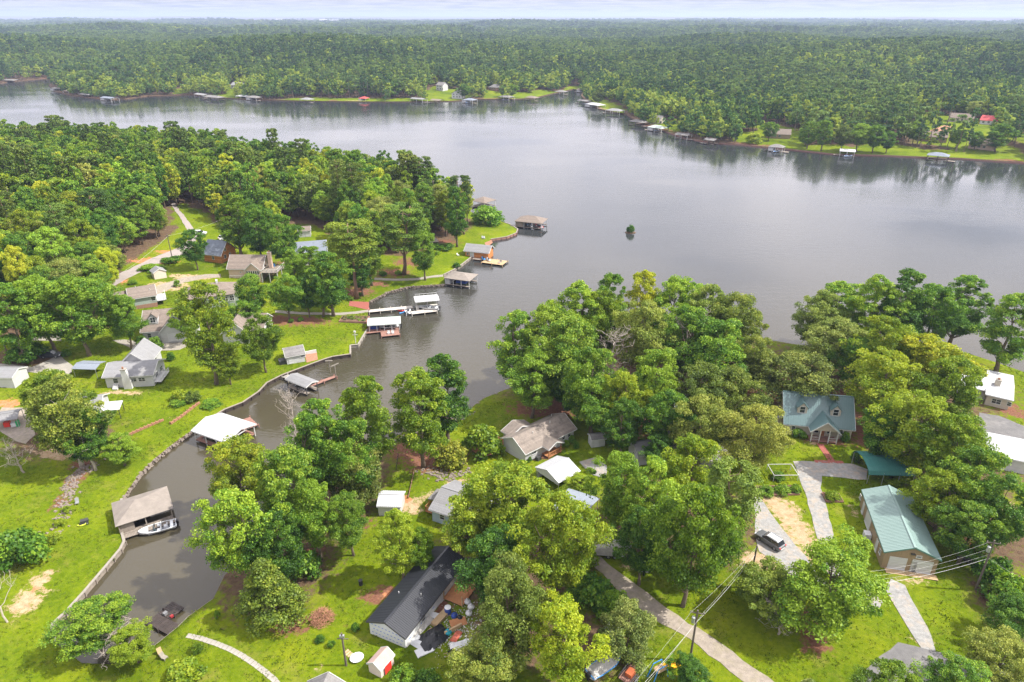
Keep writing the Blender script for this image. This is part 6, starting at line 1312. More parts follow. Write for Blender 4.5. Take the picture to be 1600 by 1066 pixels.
deck('red brown deck beyond the white roofed boathouse', (372, 676), (404, 664), (378, 656), WOODR)
r, W, D = boathouse('small grey roofed boat shelter in the cove by the cottage', (447, 592), (478, 604.5), (464, 583), 2.6, .5, 'gx', R_LGREY, DKTRIM, WOOD, oh=.2)
deck('brown dock joined to the grey boat shelter', (486, 604), (526, 589), (497, 596), WOODR)
deck('small concrete step to the grey boat shelter', (441, 589), (450, 593), 1.6, CONC, .8)
for i, (b0, t0) in enumerate((((516, 580), (513, 564)), ((525, 589), (522, 574)))):
    x, y = G(*b0, .5); p = thing('lift_post', ['pale lift post with crossbar at the dock corner', 'pale lift post with slanting arm at the dock end'][i], 'post', (x, y, 0)); MB().bar((0, 0, -1.4), (0, 0, 3.6), .16).build('post', PALESTONE, p); MB().bar((-.9, -.2, 3.4), (.9, .5 * i, 3.4 + .6 * i), .22).build('arm', PALESTONE, p)
# lawn corner pole
x, y, z = T(556, 537); p = thing('light_pole', 'white pole with arm on the green lawn corner', 'pole', (x, y, z)); MB().tube([(0, 0, -.3), (0, 0, 3.4)], .09).build('post', TRIM, p); MB().bar((-.7, 0, 2.6), (.7, 0, 2.6), .1).build('arm', TRIM, p); MB().box(-.25, .25, -.2, .2, 3.2, 3.7).build('lamp', TRIM, p)
r, W, D = boathouse('boathouse with pale sage roof beside the red brown deck', (576, 507.5), (624, 504.5), (575, 497.5), 2.7, .35, 'gx', R_SAGE, TRIM, WOODR, npost=5); MB().box(.3, W * .3, D * .3, D * .9, .6, 1.5).build('covered_craft', BLUEPL, r)
c, s = math.cos(r.rotation_euler[2]), math.sin(r.rotation_euler[2]); boat('long white boat under the pale sage roof', (r.location[0] + c * W * .66 - s * D * .5, r.location[1] + s * W * .66 + c * D * .5), r.rotation_euler[2] + math.pi, 6.0, 2.2, trim_=STEEL, z=.4)
deck('red brown deck in front of the pale sage boathouse', (570, 521.5), (597, 518.5), (571, 513), WOODR); r, W, D = deck('weathered brown platform with white chairs by the pale sage boathouse', (596, 526), (625, 523), (596, 515), WOODR, .6)
for i in range(2): MB().box(1.8 + i * 1.1, 2.5 + i * 1.1, 1.0, 1.7, .6, 1.0).box(1.8 + i * 1.1, 2.5 + i * 1.1, 1.65, 1.75, .9, 1.45).build('chair', TRIM, r)
# pier with boat lift
deck('long pale pier leading to the boat lift', (577, 488), (645, 481.5), (577, 484), mat('pale_boards', (.52, .48, .43), .8, .15), .7, 'pier', 'pier', 'y')
r, W, D = deck('pale platform in front of the boat lift', (644, 491), (683, 486.5), (644, 486.5), MATS['pale_boards'], .7); 
r, W, D = boathouse('open boat lift with white canopy at the pier end', (650, 471.5), (685, 468.5), 4.2, 3.6, .25, 'gx', R_WHITE, STEEL, MATS['pale_boards'], npost=3, oh=.25)
mb = MB(); mb.bar((.2, D + .25, 3.6), (W, D + .25, 3.6), .08); mb.bar((.2, D + .25, 4.2), (W, D + .25, 4.2), .08); [mb.bar((.2 + (W - .2) * i / 5, D + .25, 3.6), (.2 + (W - .2) * i / 5, D + .25, 4.2), .06) for i in range(6)]; mb.build('top_rail', TRIM, r)
boat_px('white wakeboard boat hanging in the open boat lift', (654, 479), (686, 481), 2.2, trim_=STEEL, z=.7)
def kayak(label, bow, stern, m):
    b0 = np.array(G(*bow, .25)); s0 = np.array(G(*stern, .25)); d = b0 - s0; L_ = float(np.hypot(*d)); r = thing('kayak', label, 'kayak', (*(b0 + s0) / 2, .05), math.atan2(d[1], d[0])); V = []; F = []
    for t in np.linspace(-.5, .5, 9):
        w_ = .38 * (1 - (2 * abs(t)) ** 2.2) + .03; rise = .12 * (2 * abs(t)) ** 3
        V += [(t * L_, -w_, .22 + rise), (t * L_, -w_ * .6, .0 + rise), (t * L_, w_ * .6, .0 + rise), (t * L_, w_, .22 + rise), (t * L_, 0, .32 + rise)]
    for i in range(8):
        for j in range(5): F.append((i * 5 + j, i * 5 + (j + 1) % 5, i * 5 + 5 + (j + 1) % 5, i * 5 + 5 + j))
    meshobj('hull', V, F, m, r, True); MB().box(-.5, .45, -.2, .2, .28, .36).build('cockpit', RUBBER, r)
kayak('red kayak floating beside the pale pier', (620, 484.5), (632, 486), REDP); kayak('blue kayak floating beside the red one', (624, 490), (634, 485.5), BLUEP)
def jetski(label, px, ang, m, z=.75):
    x, y = G(*px, z); r = thing('jet_ski', label, 'jet ski', (x, y, z), ang); V = []; F = []
    for t, w_, h_ in ((-1.4, .45, .35), (-.6, .55, .40), (.3, .55, .45), (1.0, .38, .5), (1.45, .04, .55)): V += [(t, -w_, h_), (t, -w_ * .6, .02), (t, w_ * .6, .02), (t, w_, h_), (t, 0, h_ + .12)]
    for i in range(4):
        for j in range(5): F.append((i * 5 + j, i * 5 + (j + 1) % 5, i * 5 + 5 + (j + 1) % 5, i * 5 + 5 + j))
    F.append((4, 3, 2, 1, 0)); meshobj('hull', V, F, m, r, True); MB().box(-1.1, .1, -.2, .2, .45, .8).build('seat', RUBBER, r); MB().bar((.35, -.4, 1.0), (.35, .4, 1.0), .07).bar((.35, 0, .5), (.35, 0, 1.0), .12).build('handlebar', RUBBER, r)
deck('white floating jet ski pad at the pier end', (635, 491), (643, 490), 3.4, WHTPL, .5); jetski('black jet ski on the white floating pad', (639, 487), 1.5, WHTPL)
# hip roofed dock, orange boathouse, lawn tip boathouse
r, W, D = boathouse('open dock with long grey hip roof at the path end', (695, 433.5), (733, 438.5), (715, 424.5), 2.9, 1.0, 'hip', R_TAUPE, TRIM, WOOD, npost=4); MB().box(W * .35, W * .75, D * .3, D * .7, .7, 1.5).build('covered_craft', BLUEPL, r); MB().box(.1, 1.6, .3, D - .3, .6, 2.4).build('storage_locker', W_WHITE, r)
a, W, ang = wframe((727, 400), (763, 403.5), .8); D = wdepth((727, 400), (763, 403.5), (774, 396.5), .8); D = max(5.0, D)
r = thing('boathouse', 'orange wooden boathouse with grey gabled roof', 'boathouse', (a[0], a[1], .4), ang); walls(r, W, D, 2.7, 1.7, 'gx', W_LOG, base=1.6); roof_parts(r, W, D, 2.7, 1.7, 'gx', R_LGREY, .5)
opening(r, 'F', W * .27, .2, 1.0, 2.0, W, D, name='door', fill=DOORW); opening(r, 'F', .6, .9, .8, .9, W, D); opening(r, 'F', W * .2, .2, .8, 2.0, W, D, name='door', fill=DOORW)
r, W, D = deck('tan sun deck with jet skis beside the orange boathouse', (752, 410), (785, 414.5), (757, 403), WOODN, .6); deck('narrow walk along the orange boathouse', (738, 405), (758, 407), 1.8, WOOD, .6); jetski('blue white jet ski on the tan deck nearer the shore', (755, 405), 1.9, BLUEP); jetski('white jet ski on the tan deck farther from the shore', (763, 406.5), 1.9, WHTPL); MB().box(W - 2.4, W - 1.6, 1.2, 3.2, .6, .8).box(W - 2.4, W - 1.6, 3.1, 3.3, .6, 1.2).build('deck_chair', WOOD, r)
r, W, D = boathouse('brown hip roofed boathouse standing off the lawn tip', (805, 345), (846, 349), 8.0, 3.0, 1.7, 'hip', R_BROWN, TRIM, WOOD, npost=4, wall=(.28, WOOD)); 
boat_px('red and white boat moored at the brown hip roofed boathouse', (849, 357), (834, 350), 2.2, trim_=REDP, z=.3); deck('gangway from the lawn tip to the brown hip roofed boathouse', (797, 353.5), (806, 354), 1.5, WOOD, .8); boat('white boat inside the brown hip roofed boathouse', (r.location[0] + W * .5, r.location[1] + D * .45), 1.6, 5.5, 2.2, z=.4)
r, W, D = boathouse('brown roofed boathouse behind the round bush at the peninsula tip', (737, 313), (757, 317), 8.0, 3.2, 1.6, 'hip', R_BROWN, TRIM, WOOD, npost=3); deck('low platform beside the boathouse at the peninsula tip', (738, 324), (764, 319.5), 2.4, WOOD, .5)
# L shaped dark dock at the cove head
a, W, ang = wframe((228, 973), (268, 995), .5); r = thing('dock', 'dark wet L shaped dock at the head of the cove', 'dock', tuple(a), ang); planks(r, 0, W, 0, 2.0, .5, WOODD, 'y', .28); D2 = wdepth((228, 973), (268, 995), (253, 951), .5); planks(r, 0, 2.6, 2.02, max(4.5, D2), .5, WOODD, 'x', .28, name='deck_arm')
posts(r, [(.1, -.1), (W / 2, -.1), (W - .1, -.1), (.1, D2), (2.5, D2)], -1.5, .75, WOODD, .2, 'piling'); MB().box(2.35, 2.65, 2.2, D2 - .2, .5, .85).build('red_rail', mat('faded_red_paint', (.30, .03, .035), .6, .3), r); MB().box(1.0, 1.5, 2.6, D2 - .8, .5, .95).build('bench', mat('grey_metal', (.18, .18, .19), .5), r)
r2 = thing('kayak', None, None) if False else None
# ------------------------------------------------------------------ far shore: docks and houses (right to left)
FAR_D = [  # left eave px, right eave px, depth m, roof, kind, label
 ((1449, 242), (1482, 245), 8, 'R_BLUEG', 'hip', 'boathouse with blue hip roof on the far right shore'), ((1313, 236), (1336, 237.5), 8, 'R_WHITE', 'gx', 'boathouse with flat white roof below the far right lawn'), ((1201, 229), (1223, 231), 7, 'R_GREY', 'hip', 'grey roofed boathouse with white boat below the tan far house'),
 ((1100, 218), (1115, 220), 7, 'R_GREY', 'gx', 'small dark boathouse left of the lone far bush'), ((1055, 210), (1074, 212), 8, 'R_GREY', 'gx', 'dark boathouse under the far tree edge'), ((1012, 198), (1034, 201), 8, 'R_SAGE', 'hip', 'pale green roofed dock at the far bend'), ((982, 189), (1004, 192), 9, 'R_GREY', 'hip', 'grey hip roofed dock left of the pale green one'), ((946, 172), (968, 174), 9, 'R_LGREY', 'hip', 'grey roofed dock beside the far lawn tongue'),
 ((914, 162), (934, 165), 10, 'R_WHITE', 'hip', 'big white two storey boathouse at the inlet mouth'), ((902, 157), (920, 159), 9, 'R_GREY', 'gx', 'dark roofed dock behind the big white boathouse'), ((867, 143), (881, 144), 9, 'R_GREY', 'hip', 'boathouse deep in the far inlet'), ((901, 140), (915, 141), 9, 'R_BROWN', 'gx', 'brown boathouse at the end of the far inlet'),
 ((820, 152), (834, 153.5), 9, 'R_BROWN', 'hip', 'brown boathouse on the far sunny lawn'), ((778, 151), (795, 152.5), 10, 'R_GREY', 'hip', 'grey boathouse left of the far sunny lawn'), ((722, 156), (738, 157), 10, 'R_BLUEG', 'hip', 'blue grey boathouse with a white boat in front of the tall white house'), ((672, 156.5), (686, 157.5), 9, 'R_BROWN', 'gx', 'boathouse with red canoe on the far shore lawn'),
 ((641, 154), (660, 155.5), 8, 'R_LGREY', 'gx', 'grey boathouse on the bare far bank'), ((560, 153.5), (571, 154), 8, 'R_RED', 'hip', 'little boathouse with bright red roof on the far shore'), ((468, 155), (482, 156), 9, 'R_LGREY', 'hip', 'pale roofed dock near the far left trees'), ((368, 150), (384, 151), 10, 'R_WHITE', 'hip', 'white roofed boathouse below the far left lawn'), ((384, 152), (400, 153), 9, 'R_GREY', 'hip', 'dark roofed dock right of the white roofed one'),
 ((318, 151), (340, 153), 9, 'R_GREY', 'hip', 'long dark dock below the far left white house'), ((303, 147), (318, 149), 9, 'R_LGREY', 'gx', 'grey dock at the edge of the far left clearing'), ((156, 152.5), (173, 154), 9, 'R_BLUEG', 'gx', 'teal roofed dock on the far left point'), ((122, 147), (138, 148.5), 9, 'R_GREY', 'hip', 'dark dock with white boat on the far left point'), ((98, 142), (115, 143.5), 10, 'R_BROWN', 'hip', 'white posted dock with brown roof at the far left'), ((78, 138), (92, 139), 10, 'R_GREY', 'gx', 'dark dock in the far left inlet'), ((4, 125), (22, 126), 12, 'R_GREY', 'gx', 'dock at the left edge of the far inlet')]
for i, (A, B, D, rm, kd, lab) in enumerate(FAR_D):
    r, W, D = boathouse(lab, A, B, D, 3.2, 1.5 if kd == 'hip' else .9, kd, globals()[rm], TRIM if i % 3 else WOODD, WOOD, simple=True, npost=3, wall=(.35, W_WHITE) if i % 3 == 2 or 'two storey' in lab else None, group='boathouses along the far shore')
    MB().box(-3.5 if i % 2 else W, 0 if i % 2 else W + 4, .2, 3.0, .4, .55).build('platform', WOOD, r)
    if 'boat' in lab.split('with')[-1] and 'white boat' in lab or i % 4 == 1:
        boat('small white boat lying at the ' + ' '.join(lab.split()[:3]) + ' ' + lab.split()[-1] + ' of the far shore', (r.location[0] + W * .5, r.location[1] - 2.6), .2 * (i % 3), 6.0, 2.3, z=.1, group='boats moored along the far shore')
FAR_H = [(((1197, 216), (1234, 217.5)), 9, 'gx', 'W_TAN', 'R_BROWN', 'tan house with brown roof above the lone far bush'), (((1440, 221), (1478, 224)), 10, 'gx', 'W_TAN', 'R_BROWN', 'brown roofed house behind the far right lawn'), (((1512, 232), (1552, 236)), 10, 'gx', 'W_PEACH', 'R_BROWN', 'peach house at the far right tree line'), (((1530, 194), (1556, 196)), 10, 'gx', 'W_WHITE', 'R_RED', 'far house with bright red roof at the right'),
 (((1482, 190), (1520, 192)), 9, 'gx', 'W_CREAM', 'R_BROWN', 'long brown house left of the far red roof'), (((1366, 217), (1390, 219)), 9, 'hip', 'W_WHITE', 'R_BLUEG', 'blue roofed house hidden in the far right trees'), (((706, 154), (722, 155)), 12, 'gy', 'W_WHITE', 'R_GREY', 'tall white house with grey gable on the far shore'), (((682, 146), (692, 146.5)), 10, 'gx', 'W_WHITE', 'R_GREY', 'white house left of the tall far white one'), (((763, 143), (779, 144)), 10, 'hip', 'W_BRICK', 'R_GREY', 'dark brick house above the far shore docks'),
 (((296, 132), (309, 132.5)), 12, 'gx', 'W_WHITE', 'R_GREY', 'white house above the far left clearing'), (((361, 140), (376, 140.5)), 12, 'gx', 'W_WHITE', 'R_LGREY', 'grey roofed house above the far left lawn'), (((1018, 193), (1030, 194)), 9, 'gx', 'W_CREAM', 'R_GREY', 'half hidden cream house at the far bend'), (((1538, 180), (1560, 181)), 9, 'gx', 'W_WHITE', 'R_BROWN', 'brown roofed house behind the far red roof')]
for (A, B), D, kd, wm, rm, lab in FAR_H:
    r, W, D = house('house', lab, A, B, D, 5.5 if 'tall' in lab else 3.2, 3.0, kd, globals()[wm], globals()[rm], far=True, wins=[('F', 1.5, 1, 1.6, 1.5), ('F', 5, 1, 1.6, 1.5), ('F', 8, 1, 1.6, 1.5)], trim=None, base=3)
    if 'tall' in lab: [opening(r, 'F', u, 3.6, 1.6, 1.3, W, D) for u in (1.5, 5)]
sheet('red_path', [(1448, 206), (1475, 196), (1490, 198), (1462, 211)], BRICKW, .1, 5, True)
# islet
x, y = G(985, 363, .2); r = tag(MB().add([(math.cos(a) * 2.4 * k + x, math.sin(a) * 1.6 * k + y, z_) for z_, k in ((-.6, 1.1), (.25, .9), (.4, .3)) for a in np.arange(0, 6.28, .7)], [(i + 9 * j, (i + 1) % 9 + 9 * j, (i + 1) % 9 + 9 * (j + 1), i + 9 * (j + 1)) for j in range(2) for i in range(9)] + [tuple(range(18, 27))]).build('islet', EARTH), None, None); r['kind'] = 'structure'
t_ = tree('bush', None, 3.0, 14, 'g', 'lone bush on the tiny islet in the middle of the lake', (.8, .95, .8), (985, 362)); t_.location = (x, y, .25)
for i, (px_, wd, lab) in enumerate(((430, 60, 'lone white building on the far horizon at the left'), (498, 70, 'white works building on the horizon, left of the pair'), (514, 90, 'white works building on the horizon, right of the pair'))):
    d_ = ray(px_, 30); d_ = d_ / d_[1]; yy = 6800; xx = d_[0] * yy; zz = hc1(xx, yy); r = thing('distant_building', lab, 'building', (xx, yy, zz)); walls(r, wd, 40, 34, 4, 'gx', W_WHITE, base=3); roof_parts(r, wd, 40, 34, 4, 'gx', R_WHITE, 1.0, .3, trim=None)
# trees that stand alone on the far right lawns
FT = [('bush', (1178, 222), 7, 30, 'y', 'bright round bush on the far right lawn below the tan house'), ('broad', (1205, 190), 13, 26, 'g', 'round tree right of the bright far bush'), ('tall', (1268, 190), 18, 28, 'g', 'dark far tree right of the tan house'), ('tall', (1292, 186), 20, 26, 'g', 'slim far tree over the white roofed dock'), ('broad', (1322, 196), 17, 28, 'o', 'far tree beside the white roofed dock lawn'), ('broad', (1348, 192), 18, 34, 'g', 'dark far tree left of the blue roofed house'),
 ('broad', (1372, 198), 18, 36, 'g', 'dark bulky far tree at the lake lawn'), ('broad', (1392, 206), 14, 28, 'g', 'dark far tree right of the blue roofed house'), ('broad', (1435, 190), 15, 26, 'g', 'far tree left of the brown roofed house'), ('broad', (1500, 202), 12, 30, 'g', 'far tree in front of the brown houses'), ('tall', (1568, 192), 18, 40, 'g', 'big dark far tree at the right edge lawn'), ('broad', (1530, 205), 12, 28, 'g', 'far tree left of the peach house'), ('broad', (1490, 152), 14, 30, 'y', 'light round far tree above the red roof'), ('oak', (1530, 158), 14, 34, 'o', 'pale round far tree beside the red roof'), ('broad', (725, 138), 15, 24, 'g', 'far tree right of the tall white house'), ('broad', (800, 135), 14, 20, 'g', 'far tree above the grey boathouse'), ('broad', (936, 140), 16, 22, 'o', 'reddish olive far tree at the inlet mouth')]
_T = T
def T(px, py, up=0.0, far=False): return _T(px, py, up, True)
for kd, tp, H, w_, lf, lab in FT:
    r = tree(kd, tp, H, w_, lf, lab, (.95, 1.0, .95)); q_ = np.array(r.location[:2])
    for _ in range(40):                                  # stand it on the bank, never in the lake
        if inpoly(q_, C_POLY)[0] and segdist(q_, SHC)[0] > 4: break
        q_ = q_ + q_ / np.hypot(*q_) * 3
    r.location = (q_[0], q_[1], hc1(*q_))
T = _T
# ------------------------------------------------------------------ vehicles
def wheel(root, x, y, r_, w_, name='wheel'):
    o = MB().tube([(x, y - w_ / 2, r_), (x, y + w_ / 2, r_)], r_, 14).build(name, RUBBER, root); MB().tube([(x, y - w_ / 2 - .01, r_), (x, y + w_ / 2 + .01, r_)], r_ * .58, 10).build('rim', STEEL, o)
def suv(label, px, ang, paint, roofm=None, L=4.8):
    x, y, z = T(*px); r = thing('parked_car', label, 'car', (x, y, z + .06), ang); Wd = 1.9
    def loft(secs, name, m, parent=r, sm=False):           # sections along x: (x, half width, z low, z high)
        V = []; F = []
        for x_, hw_, z0, z1 in secs: V += [(x_, -hw_, z0), (x_, hw_, z0), (x_, hw_ * .97, z1), (x_, -hw_ * .97, z1)]
        for i in range(len(secs) - 1):
            for j in range(4): F.append((i * 4 + j, i * 4 + (j + 1) % 4, i * 4 + 4 + (j + 1) % 4, i * 4 + 4 + j))
        F.append((3, 2, 1, 0)); n = 4 * (len(secs) - 1); F.append((n, n + 1, n + 2, n + 3)); o = meshobj(name, V, F, m, parent); b_ = o.modifiers.new('bevel', 'BEVEL'); b_.width = .07; b_.segments = 2; return o
    loft([(-2.38, .84, .42, .95), (-2.2, .93, .28, 1.02), (-1, .95, .26, 1.03), (.7, .95, .26, 1.02), (1.4, .94, .28, .98), (2.1, .90, .32, .86), (2.38, .74, .42, .72)], 'body', paint)
    V = [(-2.15, -.84, 1.0), (-2.15, .84, 1.0), (-1.75, .70, 1.62), (-1.75, -.70, 1.62), (.35, .70, 1.64), (.35, -.70, 1.64), (1.15, .84, 1.0), (1.15, -.84, 1.0)]
    meshobj('glasshouse', V, [(0, 1, 2, 3), (3, 2, 4, 5), (5, 4, 6, 7), (1, 6, 4, 2), (0, 3, 5, 7), (0, 7, 6, 1)], GLASS, r)
    o = MB().box(-1.78, .36, -.72, .72, 1.63, 1.70).build('roof', roofm or paint, r, bevel=.04)
    for s in (-1, 1):
        MB().bar((-1.6, s * .62, 1.76), (.2, s * .62, 1.76), .05).build('roof_rail', STEEL, r); MB().bar((-.7, s * .79, 1.0), (-.7, s * .71, 1.64), .10).build('pillar', paint, r)
        MB().box(.95, 1.15, s * .97 - .06, s * .97 + .12 * s if s > 0 else s * .97 + .06, 1.02, 1.16).build('mirror', paint, r); MB().box(2.28, 2.40, s * .62 - .18, s * .62 + .18, .62, .78).build('headlight', WHITEG, r); MB().box(-2.40, -2.28, s * .72 - .12, s * .72 + .12, .75, 1.0).build('tail_light', REDP, r)
        for xx in (-1.45, 1.45): wheel(r, xx, s * .82, .36, .24)
    MB().box(-2.41, -2.36, -.45, .45, .45, .62).build('number_plate', WHTPL, r); return r
suv('grey sport utility car parked on the gravel drive below the stout pine', (1202, 849), math.radians(126), CARGREY, mat('silver_roof_paint', (.42, .43, .45), .3, .05))
suv('dark car parked at the end of the left concrete drive', (81, 558), math.radians(5), CARDARK)
suv('white car parked by the road above the log house', (313, 367), math.radians(10), WHITEG); suv('white car behind the log house', (352, 374), math.radians(40), WHITEG)
suv('silver car under the trees beside the grey roofed house', (1058, 690), math.radians(30), mat('silver_car_paint', (.45, .46, .48), .3, .05, metal=.4))
# covered camper, boat trailer, flat trailers
x, y, z = T(955, 866); r = thing('camper', 'camper under a wrinkled grey cover by the gravel lane', 'camper', (x, y, z), math.radians(-6)); TARP = mat('grey_cover', (.40, .385, .36), .8, .25, 2.2, .5, 3)
V = []; secs = [(-3.1, 1.0, 1.9), (-2.9, 1.2, 2.35), (-1, 1.22, 2.55), (1, 1.22, 2.45), (2.7, 1.18, 2.3), (3.1, .95, 1.7)]
for xx, hw_, h_ in secs: V += [(xx, -hw_ * 1.02, .7), (xx, -hw_ * 1.03, h_ - .45), (xx, -hw_ * .8, h_), (xx, 0, h_ + .08), (xx, hw_ * .8, h_), (xx, hw_ * 1.03, h_ - .45), (xx, hw_ * 1.02, .7)]
F = [(i * 7 + j, i * 7 + j + 1, i * 7 + 8 + j, i * 7 + 7 + j) for i in range(5) for j in range(6)] + [tuple(range(7))[::-1], tuple(range(35, 42))]; meshobj('cover', V, F, TARP, r, True)
for xx in (-.5, .5):
    for yy in (-1.05, 1.05): wheel(r, xx, yy, .36, .22)
MB().box(-3.0, 3.0, -.9, .9, .45, .72).bar((3.0, -.6, .55), (4.3, 0, .5), .1).bar((3.0, .6, .55), (4.3, 0, .5), .1).build('chassis', DKTRIM, r)
def trailer(label, px, ang, L=3.6, W_=1.9, bedm=WOODR, rail=True):
    x, y, z = T(*px); r = thing('trailer', label, 'trailer', (x, y, z), ang); planks(r, -L / 2, L / 2, -W_ / 2, W_ / 2, .72, bedm, 'x', .2, name='bed'); MB().bar((L / 2, -.5, .6), (L / 2 + 1.3, 0, .55), .1).bar((L / 2, .5, .6), (L / 2 + 1.3, 0, .55), .1).build('drawbar', DKTRIM, r)
    for yy in (-W_ / 2 - .15, W_ / 2 + .15): wheel(r, -.2, yy, .34, .2); MB().box(-.65, .25, yy - .13, yy + .13, .70, .76).build('mudguard', DKTRIM, r)
    if rail: railing(r, [(-L / 2, -W_ / 2, .72), (L / 2, -W_ / 2, .72), (L / 2, W_ / 2, .72), (-L / 2, W_ / 2, .72)], .5, DKTRIM, 1.2)
    return r
trailer('flat trailer with brown bed right of the green garage', (1472, 832), math.radians(112), 4.6, 2.1); trailer('second trailer in the bushes below the flat brown one', (1505, 872), math.radians(100), 3.4, 1.9, WOODD)
r = trailer('utility trailer loaded with orange tool at the lower edge', (985, 1058), math.radians(50), 3.2, 1.7, WOODR); MB().box(-.8, .4, -.5, .4, .75, 1.3).build('machine', mat('rusty_paint', (.38, .10, .04), .5, .2), r)
boat('white bass boat on its trailer beside the covered camper', T(1010, 882)[:2], math.radians(70), 4.6, 1.8, z=T(1010, 882)[2] + .45)
boat('old boat under the bright yellow tree at the lower edge', T(945, 1045)[:2], math.radians(35), 5.2, 2.0, z=T(945, 1045)[2] + .2, cover=TARP)
r = trailer('second covered load on a trailer left of the olive tree', (958, 990), math.radians(60), 3.4, 1.8, WOOD); MB().box(-1.5, 1.5, -.8, .8, .75, 1.9).build('white_load', WHTPL, r, bevel=.2)
# playground slide and swing frame at the lower edge
x, y, z = T(1034, 1062); r = thing('playset', 'playground set with yellow slide at the lower edge', 'playset', (x, y, z), .5); MB().bar((-1.4, 0, 0), (-.7, .1, 2.1), .1).bar((-1.4, 1.2, 0), (-.7, 1.1, 2.1), .1).bar((1.0, 0, 0), (.7, .1, 2.1), .1).bar((1.0, 1.2, 0), (.7, 1.1, 2.1), .1).bar((-.7, .1, 2.1), (.7, .1, 2.1), .1).bar((-.7, 1.1, 2.1), (.7, 1.1, 2.1), .1).build('frame', BLUEP, r); MB().box(-.7, .7, .1, 1.1, 1.3, 1.4).build('platform', WOODN, r)
mb = MB(); pts = [(.75, 1.35), (1.4, 1.0), (2.2, .45), (3.0, .2), (3.4, .2)]
for (a0, z0), (a1, z1) in zip(pts[:-1], pts[1:]):
    mb.add([(a0, .3, z0), (a0, .9, z0), (a1, .9, z1), (a1, .3, z1)], [(0, 1, 2, 3)]); mb.bar((a0, .3, z0 + .1), (a1, .3, z1 + .1), .05, .2); mb.bar((a0, .9, z0 + .1), (a1, .9, z1 + .1), .05, .2)
mb.build('slide', YELP, r)
# ------------------------------------------------------------------ utility poles and wires
def pole(label, foot, H, transformer=True, lean=(0, 0), arm=True):
    x, y, z = T(*foot); r = thing('utility_pole', label, 'pole', (x, y, z)); r.rotation_euler = (lean[0], lean[1], 0); MB().tube([(0, 0, -.6), (0, 0, H)], [.17, .11], 9).build('post', POLEW, r)
    if arm: MB().bar((-.9, .2, H - .5), (.9, -.2, H - .5), .10, .12).build('crossarm', POLEW, r); [MB().tube([(s, -.22 * s, H - .44), (s, -.22 * s, H - .22)], .05, 7).build('insulator', PALESTONE, r) for s in (-.8, .8)]
    if transformer: o = MB().tube([(-.38, 0, H - 2.1), (-.38, 0, H - 1.2)], .24, 12).build('transformer', STEEL, r); MB().tube([(-.38, 0, H - 1.2), (-.38, 0, H - 1.1)], [.2, .08], 10).build('lid', STEEL, o)
    return Vector((x, y, z)), H
pA = pole('utility pole with transformer beside the gravel lane', (1078, 1032), 9.0); pB = pole('plain utility pole at the sandy end of the lane clump', (1170, 918), 8.0, False, arm=False); pC = pole('utility pole with transformer right of the green garage', (1524, 922), 9.5)
pD = pole('utility pole beside the road above the little tan shed', (270, 407), 9.0, False); pE = pole('utility pole at the left edge by the driveway bushes', (11, 552), 10.0, False); pF = pole('thin service pole on the near lawn beside the boards', (541, 1040), 6.0, False, arm=False)
def wire(label, a, b, sag=.6, r_=.009, group='overhead wires'):
    a, b = Vector(a), Vector(b); pts = [a.lerp(b, t) - Vector((0, 0, sag * 4 * t * (1 - t))) - a for t in np.linspace(0, 1, 15)]
    o = MB().tube(pts, r_, 5).build('overhead_wire', WIRE); o.location = a; return tag(o, label, 'wire', group)
def top_(p, d=0.0, s=0.0): return p[0] + Vector((s, 0, p[1] - d))
wire('upper wire from the lane pole to the sandy end pole', top_(pA, .3, -.8), top_(pB, .2), .5); wire('middle wire from the lane pole to the sandy end pole', top_(pA, .3, .8), top_(pB, .5), .5); wire('thick low cable from the lane pole to the sandy end pole', top_(pA, 2.2), top_(pB, 1.6), .5, .018)
q = Vector((*G(985, 1090, 8.0), 8.0)); wire('upper wire leaving the lane pole at the lower edge', top_(pA, .3, -.8), q + Vector((-.8, 0, .6)), .4); wire('second wire leaving the lane pole at the lower edge', top_(pA, .3, .8), q + Vector((.8, 0, .6)), .4); wire('thick cable leaving the lane pole at the lower edge', top_(pA, 2.2), q, .4, .018)
wire('upper wire from the garage pole towards the lane', top_(pC, .4, -.8), Vector((*G(1360, 893, 8.5), 8.5)), .8); wire('second wire from the garage pole towards the lane', top_(pC, 1.4), Vector((*G(1352, 902, 7.6), 7.6)), .8); wire('third wire from the garage pole towards the lane', top_(pC, 2.6), Vector((*G(1350, 908, 7.0), 7.0)), .8); wire('thick cable from the garage pole towards the lane', top_(pC, 3.4), Vector((*G(1350, 915, 6.2), 6.2)), .7, .02); wire('wire from the garage pole to the right edge', top_(pC, 3.2), Vector((*G(1620, 912, 6.0), 6.0)), .4)
wire('wire from the road pole to the log house trees', top_(pD, .4), Vector((*G(345, 352, 8.0), 10.0)), .6, .02); wire('wire from the left edge pole along the road', top_(pE, .6), Vector((*G(110, 485, 9.0), 9.0)), .8, .02); wire('wire from the road pole down the left lawn', top_(pD, .6), Vector((*G(190, 432, 8), 9.0)), .6, .02)
MB().box(-.3, .3, -.15, .15, 5.2, 5.6).build('meter_box', STEEL, [o for o in COL.objects if o.get('label', '').startswith('thin service')][0]); [MB().bar((-.7, 0, 5.0), (.7, .3, 4.6), .1).build('arm', POLEW, o) for o in COL.objects if o.get('label', '').startswith('thin service')]
